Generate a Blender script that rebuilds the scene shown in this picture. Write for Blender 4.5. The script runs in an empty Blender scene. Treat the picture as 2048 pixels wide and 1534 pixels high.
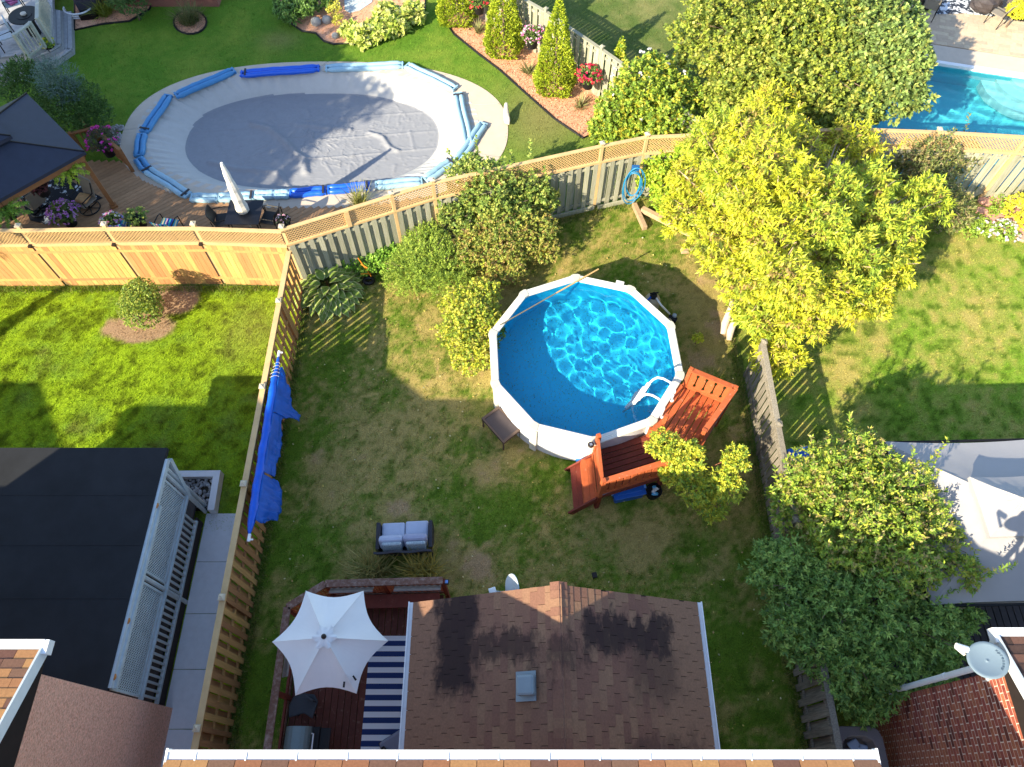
import bpy, bmesh, math, random
import numpy as np
from mathutils import Vector, Matrix, Euler, Quaternion
random.seed(7); RNG = np.random.default_rng(7)
S = bpy.context.scene
R = math.radians
# ---------------------------------------------------------------- camera
CAM_H, PITCH, FPX = 17.0, 60.7, 1469.0
cd = bpy.data.cameras.new('camera'); cam = bpy.data.objects.new('camera', cd)
S.collection.objects.link(cam); S.camera = cam
cam.location = (0, 0, CAM_H); cam.rotation_euler = (R(90 - PITCH), 0, 0)
cd.sensor_width = 36.0; cd.lens = 36.0 * FPX / 2048.0; cd.clip_start = 0.1; cd.clip_end = 400
# ---------------------------------------------------------------- world, sun, exposure
SUN_EL, SUN_AZ = R(29.5), R(225)          # azimuth of the sun, clockwise from +Y
SV = Vector((math.cos(SUN_EL)*math.sin(SUN_AZ), math.cos(SUN_EL)*math.cos(SUN_AZ), math.sin(SUN_EL)))
wd = bpy.data.worlds.new('World'); S.world = wd; wd.use_nodes = True
wn = wd.node_tree.nodes; wl = wd.node_tree.links
sky = wn.new('ShaderNodeTexSky'); sky.sky_type = 'NISHITA'; sky.sun_disc = False
sky.sun_elevation = SUN_EL; sky.sun_rotation = SUN_AZ
sky.air_density = 1.0; sky.dust_density = 0.6; sky.ozone_density = 1.0
bgn = wn['Background']; bgn.inputs['Strength'].default_value = 0.15
wl.new(sky.outputs['Color'], bgn.inputs['Color'])
sd = bpy.data.lights.new('sun', 'SUN'); sun = bpy.data.objects.new('sun', sd); S.collection.objects.link(sun)
sd.energy = 5.0; sd.angle = R(0.53); sd.color = (1.0, 0.875, 0.64)
sun.rotation_euler = SV.to_track_quat('Z', 'Y').to_euler(); sun.location = (-20, -20, 30)
S.view_settings.view_transform = 'Standard'; S.view_settings.look = 'None'
S.view_settings.exposure = 1.2; S.view_settings.gamma = 1.0; S.view_settings.use_curve_mapping = False
S.cycles.max_bounces = 8; S.cycles.transparent_max_bounces = 12
S.cycles.diffuse_bounces = 2; S.cycles.glossy_bounces = 3; S.cycles.transmission_bounces = 6
# ---------------------------------------------------------------- helpers
_p = R(PITCH); _F = Vector((0, math.cos(_p), -math.sin(_p))); _X = Vector((1, 0, 0)); _U = _X.cross(_F)
def G(px, py, z=0.0):
    """survey point of the photograph -> place in the yard at height z"""
    d = _F*FPX + _X*(px-1024) - _U*(py-767); t = (z-CAM_H)/d.z
    return Vector((d.x*t, d.y*t, z))
V = Vector
COL = S.collection
def tag(o, label=None, cat=None, group=None, kind=None):
    if label: o['label'] = label
    if cat: o['category'] = cat
    if group: o['group'] = group
    if kind: o['kind'] = kind
    return o
def adopt(o, parent):
    if parent is not None:
        o.parent = parent
        o.matrix_parent_inverse = parent['_m'] if False else PINV[parent.name]
PINV = {}
def thing(name, label, cat, loc=(0,0,0), group=None):
    o = bpy.data.objects.new(name, None); COL.objects.link(o); o.location = loc; o.empty_display_size = 0.3
    PINV[o.name] = Matrix.Translation(-V(loc))
    return tag(o, label, cat, group)
def link(name, me, parent=None, loc=None, rot=None, scale=None):
    o = bpy.data.objects.new(name, me); COL.objects.link(o)
    if loc is not None: o.location = loc
    if rot is not None: o.rotation_euler = rot
    if scale is not None: o.scale = scale
    if parent is not None:
        o.parent = parent
        o.matrix_parent_inverse = PINV.get(parent.name, Matrix.Identity(4))
    PINV[o.name] = Matrix.LocRotScale(o.location, o.rotation_euler, o.scale).inverted()
    return o
class MB:
    def __init__(s): s.v = []; s.f = []; s.m = []
    def add(s, vs, fs, mi=0):
        n = len(s.v); s.v += [tuple(v) for v in vs]; s.f += [tuple(i+n for i in f) for f in fs]; s.m += [mi]*len(fs); return s
    def box(s, c, size, rz=0.0, rot=None, mi=0):
        hx, hy, hz = size[0]/2, size[1]/2, size[2]/2
        M = rot if rot is not None else Matrix.Rotation(rz, 3, 'Z')
        vs = [V(c) + M @ V((x*hx, y*hy, z*hz)) for z in (-1, 1) for y in (-1, 1) for x in (-1, 1)]
        return s.add(vs, [(0,2,3,1),(4,5,7,6),(0,1,5,4),(2,6,7,3),(0,4,6,2),(1,3,7,5)], mi)
    def beam(s, a, b, w, h, up=(0,0,1), mi=0):
        a = V(a); b = V(b); d = b-a; L = d.length; d = d.normalized(); u = V(up)
        if abs(d.dot(u)) > 0.98: u = V((0,1,0))
        sx = d.cross(u).normalized(); u = sx.cross(d)
        M = Matrix((d, sx, u)).transposed()
        return s.box((a+b)/2, (L, w, h), rot=M, mi=mi)
    def prism(s, poly, z0, z1, mi=0):
        n = len(poly); vs = [(p[0], p[1], z0) for p in poly] + [(p[0], p[1], z1) for p in poly]
        a = sum(poly[i][0]*poly[(i+1) % n][1]-poly[(i+1) % n][0]*poly[i][1] for i in range(n))
        fs = [tuple(range(n-1, -1, -1)), tuple(range(n, 2*n))] + [(i, (i+1) % n, n+(i+1) % n, n+i) for i in range(n)]
        if a < 0: fs = [tuple(reversed(f)) for f in fs]
        return s.add(vs, fs, mi)
    def tube(s, pts, r, n=8, closed=False, caps=True, mi=0):
        pts = [V(p) for p in pts]; m = len(pts); rs = r if isinstance(r, (list, tuple)) else [r]*m
        base = []; prev = None
        for i, p in enumerate(pts):
            if closed: d = pts[(i+1) % m]-pts[i-1]
            else: d = pts[min(i+1, m-1)]-pts[max(i-1, 0)]
            d = d.normalized() if d.length > 1e-9 else V((0,0,1))
            if prev is None: u = d.orthogonal().normalized()
            else:
                u = prev - d*prev.dot(d); u = u.normalized() if u.length > 1e-6 else d.orthogonal().normalized()
            prev = u; w = d.cross(u)
            base += [p + (u*math.cos(2*math.pi*k/n)+w*math.sin(2*math.pi*k/n))*rs[i] for k in range(n)]
        fs = []
        for i in range(m if closed else m-1):
            a = i*n; b = ((i+1) % m)*n
            fs += [(a+k, a+(k+1) % n, b+(k+1) % n, b+k) for k in range(n)]
        if caps and not closed: fs += [tuple(range(n-1, -1, -1)), tuple(range((m-1)*n, m*n))]
        return s.add(base, fs, mi)
    def lathe(s, c, prof, n=16, mi=0):
        vs = []; fs = []
        for r, z in prof: vs += [(c[0]+r*math.cos(2*math.pi*k/n), c[1]+r*math.sin(2*math.pi*k/n), c[2]+z) for k in range(n)]
        for i in range(len(prof)-1): fs += [(i*n+k, i*n+(k+1) % n, (i+1)*n+(k+1) % n, (i+1)*n+k) for k in range(n)]
        fs += [tuple(range(n-1, -1, -1)), tuple(range((len(prof)-1)*n, len(prof)*n))]
        return s.add(vs, fs, mi)
    def blob(s, c, r, nu=10, nv=6, jit=0.0, mi=0, flat=1.0):
        vs = []; fs = []
        for i in range(nv+1):
            th = math.pi*i/nv
            for k in range(nu):
                ph = 2*math.pi*k/nu; q = 1+random.uniform(-jit, jit)
                vs.append((c[0]+r[0]*q*math.sin(th)*math.cos(ph), c[1]+r[1]*q*math.sin(th)*math.sin(ph), c[2]+r[2]*q*math.cos(th)))
        for i in range(nv): fs += [(i*nu+k, (i+1)*nu+k, (i+1)*nu+(k+1) % nu, i*nu+(k+1) % nu) for k in range(nu)]
        return s.add(vs, fs, mi)
    def mesh(s, name, mats, smooth=False):
        me = bpy.data.meshes.new(name); me.from_pydata(s.v, [], s.f)
        for mm in (mats if isinstance(mats, (list, tuple)) else [mats]): me.materials.append(mm)
        if any(s.m): me.polygons.foreach_set('material_index', s.m)
        if smooth: me.polygons.foreach_set('use_smooth', [True]*len(s.f))
        me.update(); return me
    def build(s, name, mats, parent=None, smooth=False, bevel=0.0, subd=0, loc=None):
        me = s.mesh(name, mats, smooth)
        o = link(name, me, parent, loc)
        if bevel: b = o.modifiers.new('bevel', 'BEVEL'); b.width = bevel; b.segments = 2; b.limit_method = 'ANGLE'
        if subd: b = o.modifiers.new('sub', 'SUBSURF'); b.levels = b.render_levels = subd
        return o
def np_mesh(name, verts, faces, mats, col=None, smooth=False, midx=None):
    """fast mesh from numpy; faces (n,k) all the same size; col (nverts,3)"""
    me = bpy.data.meshes.new(name); nv = len(verts); nf, k = faces.shape
    me.vertices.add(nv); me.vertices.foreach_set('co', np.ascontiguousarray(verts, np.float32).ravel())
    me.loops.add(nf*k); me.loops.foreach_set('vertex_index', np.ascontiguousarray(faces, np.int32).ravel())
    me.polygons.add(nf); me.polygons.foreach_set('loop_start', np.arange(0, nf*k, k, dtype=np.int32))
    for mm in (mats if isinstance(mats, (list, tuple)) else [mats]): me.materials.append(mm)
    if midx is not None: me.polygons.foreach_set('material_index', midx.astype(np.int32))
    if smooth: me.polygons.foreach_set('use_smooth', np.ones(nf, bool))
    me.update(calc_edges=True)
    if col is not None:
        a = me.color_attributes.new('Col', 'FLOAT_COLOR', 'POINT')
        c4 = np.ones((nv, 4), np.float32); c4[:, :3] = col; a.data.foreach_set('color', c4.ravel())
    return me
def vnoise(x, y, seed=0):
    """smooth 2D value noise in 0..1"""
    def h(i, j): 
        n = (i*374761393 + j*668265263 + seed*974634777) & 0xffffffff
        n = ((n ^ (n >> 13))*1274126177) & 0xffffffff
        return ((n ^ (n >> 16)) & 0xffff)/65535.0
    xi = np.floor(x).astype(np.int64); yi = np.floor(y).astype(np.int64); fx = x-xi; fy = y-yi
    fx = fx*fx*(3-2*fx); fy = fy*fy*(3-2*fy)
    return (h(xi, yi)*(1-fx)+h(xi+1, yi)*fx)*(1-fy)+(h(xi, yi+1)*(1-fx)+h(xi+1, yi+1)*fx)*fy
def fbm(x, y, seed=0, o=4):
    s = 0; a = .5; t = 0
    for k in range(o): s = s + a*vnoise(x*2**k, y*2**k, seed+k*17); t += a; a *= .55
    return s/t
# ---------------------------------------------------------------- materials
MATS = {}
def srgb(*c): return tuple(((v/255)/12.92 if v/255 <= 0.04045 else ((v/255+0.055)/1.055)**2.4) for v in c)
def M(name, col, rough=0.7, var=0.15, scale=8.0, bump=0.0, bscale=40.0, stretch=None, rnd=0.0, spec=0.3, metal=0.0, col2=None, mask=None, coat=0.0, trans=0.0, huevar=0.0):
    """base colour + noise variation (var), per-object variation (rnd), second colour in noise patches (col2, mask=(scale,threshold,width))"""
    if name in MATS: return MATS[name]
    m = bpy.data.materials.new(name); m.use_nodes = True; MATS[name] = m
    nt = m.node_tree; N = nt.nodes; L = nt.links; b = N['Principled BSDF']
    b.inputs['Roughness'].default_value = rough; b.inputs['Metallic'].default_value = metal
    b.inputs['Specular IOR Level'].default_value = spec
    if coat: b.inputs['Coat Weight'].default_value = coat
    tc = N.new('ShaderNodeTexCoord'); vec = tc.outputs['Object']
    oi = N.new('ShaderNodeObjectInfo')
    if rnd or stretch:
        mp = N.new('ShaderNodeMapping'); L.new(vec, mp.inputs['Vector'])
        if stretch: mp.inputs['Scale'].default_value = stretch
        cmb = N.new('ShaderNodeCombineXYZ'); mu = N.new('ShaderNodeMath'); mu.operation = 'MULTIPLY'; mu.inputs[1].default_value = 37.0
        L.new(oi.outputs['Random'], mu.inputs[0])
        for k in range(3): L.new(mu.outputs[0], cmb.inputs[k])
        L.new(cmb.outputs[0], mp.inputs['Location']); vec = mp.outputs['Vector']
    nz = N.new('ShaderNodeTexNoise'); nz.inputs['Scale'].default_value = scale; nz.inputs['Detail'].default_value = 6; nz.inputs['Roughness'].default_value = 0.65
    L.new(vec, nz.inputs['Vector'])
    mr = N.new('ShaderNodeMapRange'); mr.inputs[1].default_value = 0.25; mr.inputs[2].default_value = 0.75; mr.inputs[3].default_value = 1-var; mr.inputs[4].default_value = 1+var
    L.new(nz.outputs['Fac'], mr.inputs[0]); val = mr.outputs[0]
    if rnd:
        mr2 = N.new('ShaderNodeMapRange'); mr2.inputs[3].default_value = 1-rnd; mr2.inputs[4].default_value = 1+rnd
        L.new(oi.outputs['Random'], mr2.inputs[0]); mm = N.new('ShaderNodeMath'); mm.operation = 'MULTIPLY'
        L.new(val, mm.inputs[0]); L.new(mr2.outputs[0], mm.inputs[1]); val = mm.outputs[0]
    cur = None
    if col2 is not None:
        sc, th, wdt = mask or (3.0, 0.5, 0.1)
        n2 = N.new('ShaderNodeTexNoise'); n2.inputs['Scale'].default_value = sc; n2.inputs['Detail'].default_value = 5; n2.inputs['Roughness'].default_value = 0.7; L.new(vec, n2.inputs['Vector'])
        m2 = N.new('ShaderNodeMapRange'); m2.inputs[1].default_value = th-wdt; m2.inputs[2].default_value = th+wdt; L.new(n2.outputs['Fac'], m2.inputs[0])
        mx = N.new('ShaderNodeMix'); mx.data_type = 'RGBA'; mx.inputs[6].default_value = (*col, 1); mx.inputs[7].default_value = (*col2, 1); L.new(m2.outputs[0], mx.inputs[0]); cur = mx.outputs[2]
    vm = N.new('ShaderNodeVectorMath'); vm.operation = 'SCALE'
    if cur is not None: L.new(cur, vm.inputs[0])
    else: vm.inputs[0].default_value = col
    L.new(val, vm.inputs['Scale'])
    out = vm.outputs[0]
    if huevar:
        hs = N.new('ShaderNodeHueSaturation'); mh = N.new('ShaderNodeMapRange'); mh.inputs[3].default_value = 0.5-huevar; mh.inputs[4].default_value = 0.5+huevar
        L.new(oi.outputs['Random'], mh.inputs[0]); L.new(mh.outputs[0], hs.inputs['Hue']); L.new(out, hs.inputs['Color']); out = hs.outputs[0]
    L.new(out, b.inputs['Base Color'])
    if bump:
        nb = N.new('ShaderNodeTexNoise'); nb.inputs['Scale'].default_value = bscale; nb.inputs['Detail'].default_value = 4; L.new(vec, nb.inputs['Vector'])
        bp = N.new('ShaderNodeBump'); bp.inputs['Strength'].default_value = min(1.0, bump*8); bp.inputs['Distance'].default_value = bump*0.25; L.new(nb.outputs['Fac'], bp.inputs['Height']); L.new(bp.outputs[0], b.inputs['Normal'])
    return m
def MV(name, rough=0.6, trans=0.0, nscale=60.0, nvar=0.2, spec=0.25, bump=0.0):
    """colour from the mesh attribute Col; optional translucent share for thin leaves"""
    if name in MATS: return MATS[name]
    m = bpy.data.materials.new(name); m.use_nodes = True; MATS[name] = m
    nt = m.node_tree; N = nt.nodes; L = nt.links; b = N['Principled BSDF']
    b.inputs['Roughness'].default_value = rough; b.inputs['Specular IOR Level'].default_value = spec
    at = N.new('ShaderNodeAttribute'); at.attribute_name = 'Col'; c = at.outputs['Color']
    if nvar:
        g = N.new('ShaderNodeNewGeometry'); nz = N.new('ShaderNodeTexNoise'); nz.inputs['Scale'].default_value = nscale; nz.inputs['Detail'].default_value = 3; L.new(g.outputs['Position'], nz.inputs['Vector'])
        mr = N.new('ShaderNodeMapRange'); mr.inputs[1].default_value = .3; mr.inputs[2].default_value = .7; mr.inputs[3].default_value = 1-nvar; mr.inputs[4].default_value = 1+nvar; L.new(nz.outputs['Fac'], mr.inputs[0])
        vm = N.new('ShaderNodeVectorMath'); vm.operation = 'SCALE'; L.new(c, vm.inputs[0]); L.new(mr.outputs[0], vm.inputs['Scale']); c = vm.outputs[0]
        if bump:
            bp = N.new('ShaderNodeBump'); bp.inputs['Strength'].default_value = 1.0; bp.inputs['Distance'].default_value = bump; L.new(nz.outputs['Fac'], bp.inputs['Height']); L.new(bp.outputs[0], b.inputs['Normal'])
    L.new(c, b.inputs['Base Color'])
    if trans:
        tb = N.new('ShaderNodeBsdfTranslucent'); L.new(c, tb.inputs['Color']); ms = N.new('ShaderNodeMixShader'); ms.inputs[0].default_value = trans
        L.new(b.outputs[0], ms.inputs[1]); L.new(tb.outputs[0], ms.inputs[2]); L.new(ms.outputs[0], N['Material Output'].inputs['Surface'])
    return m
WOODY = (18, 18, 1.6)
m_tan = M('tan fence wood', srgb(176,132,86), .8, .22, 2.2, .03, 6, WOODY, .22, huevar=.012)
m_orange = M('new orange fence wood', srgb(198,152,96), .7, .28, 2.0, .03, 6, WOODY, .2, huevar=.016, col2=srgb(168,112,60), mask=(1.6,.66,.06))
m_lath = M('lattice wood', srgb(205,170,118), .8, .12, 5, 0, 10)
m_rail = M('pale trim wood', srgb(205,172,124), .75, .15, 3.0, .01, 10)
m_grey = M('weathered grey fence wood', srgb(168,166,150), .85, .25, 2.2, .04, 6, WOODY, .2, col2=srgb(150,150,120), mask=(2,.55,.15))
m_oldgrey = M('old grey fence wood', srgb(150,142,128), .9, .28, 2.2, .04, 6, WOODY, .22, col2=srgb(110,104,92), mask=(2,.55,.15))
m_red = M('red stained deck wood', srgb(178,92,54), .6, .16, 2.4, .02, 6, (3,3,3), .1, col2=srgb(190,140,116), mask=(5,.66,.05))
m_maroon = M('worn red-brown stained deck wood', srgb(118,56,44), .7, .22, 2.4, .03, 6, (3,3,3), .12, col2=srgb(150,120,108), mask=(5,.68,.06))
m_brown = M('dark brown deck wood', srgb(96,52,42), .75, .25, 2.4, .03, 6, (3,3,3), .15, col2=srgb(136,104,92), mask=(4,.66,.08))
m_railbrown = M('weathered brown rail wood', srgb(118,84,70), .8, .25, 3, .03, 8, (4,4,4), .1, col2=srgb(146,128,118), mask=(3,.6,.15))
m_white = M('white painted metal', srgb(238,238,238), .4, .04, 6)
m_black = M('black plastic', srgb(24,24,26), .5, .2, 12)
m_dkmetal = M('black metal', srgb(30,28,28), .4, .1, 12, metal=.3)
# ================================================================ ground and lawns
def mixc(a, b, t):
    t = np.clip(t, 0, 1)[:, None]; return np.asarray(a)[None]*(1-t)+np.asarray(b)[None]*t
def inpoly(x, y, poly):
    ins = np.zeros(x.shape, bool); n = len(poly); j = n-1
    for i in range(n):
        xi, yi = poly[i][:2]; xj, yj = poly[j][:2]
        c = ((yi > y) != (yj > y)) & (x < (xj-xi)*(y-yi)/((yj-yi)+1e-12)+xi); ins ^= c; j = i
    return ins
GREEN, DEEP, LIME, DRY, SOIL = np.array((.115,.20,.018)), np.array((.035,.085,.016)), np.array((.255,.385,.014)), np.array((.44,.35,.115)), np.array((.36,.245,.125))
SPOTS = [(640,912,34,.9),(800,1018,48,.9),(672,985,30,.7),(955,1130,75,1),(930,1110,55,.8),(860,760,70,.5),(1045,888,34,.8),(900,590,50,.6),(1010,560,60,.8),(985,600,40,.8),
    (1440,650,80,1.),(1425,560,70,.8),(950,745,45,.7),(700,1080,70,.5),(965,950,34,.7),(1000,930,40,.6),(1120,1015,26,.7),(1400,720,60,1.),(1480,860,70,.7),(1120,540,60,.5),(1340,600,60,.6),
    (830,640,45,.5),(800,590,30,.7),(880,880,45,.4),(720,930,80,.45),(800,900,110,.4),(1180,1000,30,.7),(1130,1090,60,.35),(1300,1110,60,.4),(1450,1000,60,.6),(1290,1060,50,.35),(1060,1170,40,.4),(720,700,45,.4),(735,640,35,.3),(1500,930,50,.6)]
SPW = [(G(a, b), r/76.0, w) for a, b, r, w in SPOTS]
GSP = [(575,900,60,1),(560,1100,60,1),(600,760,45,.9),(1010,1060,60,.6),(850,1110,40,.8),(940,1080,30,.7),(1180,950,50,.3),(1000,1200,80,.4),(1440,1300,60,.5),(520,1350,60,.9),(640,860,30,.5)]
GSW = [(G(a, b), r/76.0, w) for a, b, r, w in GSP]
def col_center(x, y):
    f = fbm(x*1.3, y*1.3, 3); f2 = fbm(x*5, y*5, 11); f3 = fbm(x*.45, y*.45, 23)
    f4 = fbm(x*13, y*13, 37, 2); d = .34+(f-.5)*1.4+(f2-.5)*1.5+(f3-.5)*.8+(f4-.5)*1.1
    for c, r, w in SPW: d = d+w*.75*np.exp(-((x-c.x)**2+(y-c.y)**2)/(r*r))
    for c, r, w in GSW: d = d-w*.8*np.exp(-((x-c.x)**2+(y-c.y)**2)/(r*r))
    c = mixc(GREEN*1.02, DRY*.80, d)
    c = c*(1-np.clip((.40-f2)*2, 0, .25))[:, None]*(.86+.28*f4)[:, None]
    s = np.zeros_like(x)
    for cc, r, w in SPW: s = np.maximum(s, w*np.exp(-((x-cc.x)**2+(y-cc.y)**2)/(r*r*.5)))
    s = np.clip((s+(f2-.5)*1.2-.62)*3, 0, 1)[:, None]
    return c*(1-s)+SOIL[None]*1.15*s
def col_left(x, y):
    f = fbm(x*1.1, y*1.1, 5); f2 = fbm(x*4, y*4, 13)
    c = mixc(LIME*.95, GREEN*1.3, (f-.42)*2.2+(f2-.5)*1.6)
    f4 = fbm(x*11, y*11, 43, 2); c = c*(1-np.clip((.5-f2)*3.4, 0, .6))[:, None]*(.72+.56*f4)[:, None]
    dry = np.exp(-((x+7.2)**2+(y-11.2)**2)/1.0)*.5+np.clip(f-.62, 0, 1)*2
    b = G(280, 655); b2 = G(345, 590)
    m = np.maximum(np.exp(-(((x-b.x)/1.05)**2+((y-b.y)/.55)**2)**2), np.exp(-(((x-b2.x-.1)/.75)**2+((y-b2.y)/.8)**2)**2))
    m = np.clip((m+(f2-.5)*.5-.35)*4, 0, 1)[:, None]
    c = c*(1-np.clip(dry, 0, .7)[:, None])+np.array((.24,.24,.06))[None]*np.clip(dry, 0, .7)[:, None]
    return c*(1-m)+np.array((.33,.225,.14))[None]*m
def col_right(x, y):
    f = fbm(x*.9, y*.9, 7); f2 = fbm(x*4.5, y*4.5, 17)
    d = .42+(f-.5)*1.7+(f2-.5)*1.7
    c = mixc(GREEN*1.5, np.array((.40,.34,.10)), d)
    return c*(1-np.clip((.44-f2)*3, 0, .45))[:, None]
def col_backl(x, y):
    f = fbm(x*.8, y*.8, 9); f2 = fbm(x*4, y*4, 19)
    c = mixc(np.array((.10,.21,.02)), np.array((.19,.27,.035)), .2+(f-.45)*1.6+(f2-.5)*1.2)
    s = G(1085, 235); s2 = G(560, 80)
    d = .8*np.exp(-(((x-s.x)/1.6)**2+((y-s.y)/1.8)**2))+.55*np.exp(-(((x-s2.x)/.7)**2+((y-s2.y)/.5)**2))
    return mixc((0,0,0), (1,1,1), 1-np.clip(d,0,1))*c + np.array((.24,.21,.08))[None]*np.clip(d,0,1)[:, None]
def col_backr(x, y):
    f = fbm(x*.9, y*.9, 29); f2 = fbm(x*4, y*4, 31)
    return mixc(np.array((.10,.15,.035)), np.array((.23,.23,.085)), .4+(f-.5)*1.8+(f2-.5)*1.2)
m_lawn = MV('lawn turf', .9, 0, 55, .35, .1, .02)
m_blade = MV('grass blade', .7, .25, 20, .15, .15)
def lawn(name, poly, fn, step, dens, blabel, bbox=None):
    xs = [p[0] for p in poly]; ys = [p[1] for p in poly]
    x0, x1, y0, y1 = min(xs), max(xs), min(ys), max(ys)
    nx = int((x1-x0)/step)+1; ny = int((y1-y0)/step)+1
    gx, gy = np.meshgrid(np.linspace(x0, x1, nx), np.linspace(y0, y1, ny)); gx = gx.ravel(); gy = gy.ravel()
    idx = np.arange(nx*ny).reshape(ny, nx)
    q = np.stack([idx[:-1, :-1], idx[:-1, 1:], idx[1:, 1:], idx[1:, :-1]], -1).reshape(-1, 4)
    cx = gx[q].mean(1); cy = gy[q].mean(1); q = q[inpoly(cx, cy, poly)]
    z = .004+.012*fbm(gx*2, gy*2, 41)
    me = np_mesh(name, np.stack([gx, gy, z], 1), q, m_lawn, fn(gx, gy), True)
    o = tag(link(name, me), kind='structure')
    bx0, bx1, by0, by1 = bbox or (x0, x1, y0, y1)
    n = int((bx1-bx0)*(by1-by0)*dens); x = RNG.uniform(bx0, bx1, n); y = RNG.uniform(by0, by1, n)
    k = inpoly(x, y, poly); c = fn(x, y)
    dryk = c[:, 0] > c[:, 1]*1.15
    k &= ~(dryk & (RNG.random(n) < .72)); x = x[k]; y = y[k]; c = c[k]; n = len(x)
    a = RNG.uniform(0, 2*np.pi, n); L = RNG.uniform(.035, .085, n); t = RNG.uniform(.25, 1.2, n); w = RNG.uniform(.006, .012, n)
    dx = np.cos(a)*np.sin(t)*L; dy = np.sin(a)*np.sin(t)*L; dz = np.cos(t)*L
    px = -np.sin(a)*w; py = np.cos(a)*w; zz = np.full(n, .006)
    vv = np.stack([np.stack([x-px, y-py, zz], 1), np.stack([x+px, y+py, zz], 1), np.stack([x+dx, y+dy, zz+dz], 1)], 1).reshape(-1, 3)
    br = RNG.uniform(.75, 1.5, n)[:, None]; yl = RNG.uniform(0, .25, n)[:, None]
    c = c*br; c = c*(1-yl)+c*np.array((1.5, 1.15, .8))[None]*yl
    me = np_mesh(name+'_grass', vv, np.arange(n*3).reshape(-1, 3), m_blade, np.repeat(c, 3, 0))
    tag(link('grass', me), blabel, 'grass', kind='stuff')
gm = M('rough grass ground', (.12,.17,.035), .95, .35, 3)
gb = MB(); gb.box((0, 20, -0.25), (300, 300, 0.3))
# the covered pool is a pit in the ground: build the ground as a frame of sheets around it
def sheet(name, pts, z, mat, kind='structure', parent=None, label=None):
    b = MB(); b.add([(p[0], p[1], z) for p in pts], [tuple(range(len(pts)))]); 
    o = b.build(name, mat, parent)
    if kind: tag(o, kind=kind)
    return o
PIT = (-12.2, -1.5, 16.1, 22.0)      # x0 x1 y0 y1 of the pit
PIT2 = (G(1700, 240).x, 24.0, 16.6, 23.0)
b = MB()
def rect(x0, x1, y0, y1, z=-.006): b.add([(x0, y0, z), (x1, y0, z), (x1, y1, z), (x0, y1, z)], [(0, 1, 2, 3)])
rect(-150, 150, -150, PIT[2]); rect(-150, PIT[0], PIT[2], 22.0); rect(PIT[1], PIT2[0], PIT[2], 22.0); rect(PIT2[0], PIT2[1], PIT[2], PIT2[2]); rect(PIT2[1], 150, PIT[2], 22.0); rect(-150, PIT2[0], 22.0, PIT2[3]); rect(PIT2[1], 150, 22.0, PIT2[3]); rect(-150, 150, PIT2[3], 150)
tag(b.build('ground', gm), kind='structure')
BF = [V((-5.95, 12.72, 0)), V((-3.2, 13.9, 0)), V((-2.13, 14.36, 0)), V((2.5, 15.75, 0)), V((3.78, 16.1, 0))]   # back fence line
BR = [V((3.78, 16.1, 0)), V((6.2, 16.25, 0)), V((9.6, 16.42, 0)), V((12.0, 16.3, 0)), V((14.45, 16.1, 0)), V((18, 15.8, 0))]
TF = [V((-.9, 24.6, 0)), V((1.13, 22.72, 0)), V((2.87, 20.78, 0)), V((4.7, 18.7, 0)), V((6.2, 16.5, 0))]
XL, XR = -5.9, 6.18
PC = (1.83, 9.66, 2.45)     # above-ground pool centre and radius
cen = [(XL+.05, -3), (XR-.04, -3), (XR-.04, 16.1), (3.78, 16.1), (2.5, 15.75), (-2.13, 14.34), (-5.85, 12.72)]
lawn('lawn_middle', cen, col_center, .07, 520, 'patchy half dry grass around the round pool')
lawn('lawn_left', [(-24, -3), (XL-.05, -3), (XL-.05, 12.74), (-24, 12.74)], col_left, .09, 900, 'bright green lawn grass around the clipped bush', (-15.5, XL, 5.5, 12.7))
lawn('lawn_right', [(XR+.05, -3), (24, -3), (24, 15.6), (14.5, 16.0), (9.6, 16.3), (XR+.05, 16.1)], col_right, .09, 420, 'yellow green lawn grass beside the grey canopy', (XR, 16.5, 4, 15))
# ================================================================ fences
def unit(name, size, mat, bevel=False):
    """shared mesh with its base centre at the origin (x thick, y wide, z tall)"""
    return MB().box((0, 0, size[2]/2), size).mesh(name, mat)
def lattice(parent, a, b, z0, z1, mat, pitch=.064, w=.021, th=.008):
    a = V(a); b = V(b); d = (b-a); L = d.length; d = d.normalized(); n = V((-d.y, d.x, 0)); H = z1-z0; mb = MB()
    for sgn, off in ((1, .006), (-1, -.006)):
        k = -H
        while k < L:
            s0, s1 = k, k+H; t0, t1 = z0, z1
            if sgn < 0: t0, t1 = z1, z0
            q0 = max(s0, 0); q1 = min(s1, L)
            if q1-q0 > .03:
                f0 = (q0-s0)/H; f1 = (q1-s0)/H
                mb.beam(a+d*q0+n*off+V((0,0,t0+(t1-t0)*f0)), a+d*q1+n*off+V((0,0,t0+(t1-t0)*f1)), th, w, up=d.cross(n))
            k += pitch*1.4142
    o = mb.build('lattice', mat, parent); tag(o, kind='stuff'); return o
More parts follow.
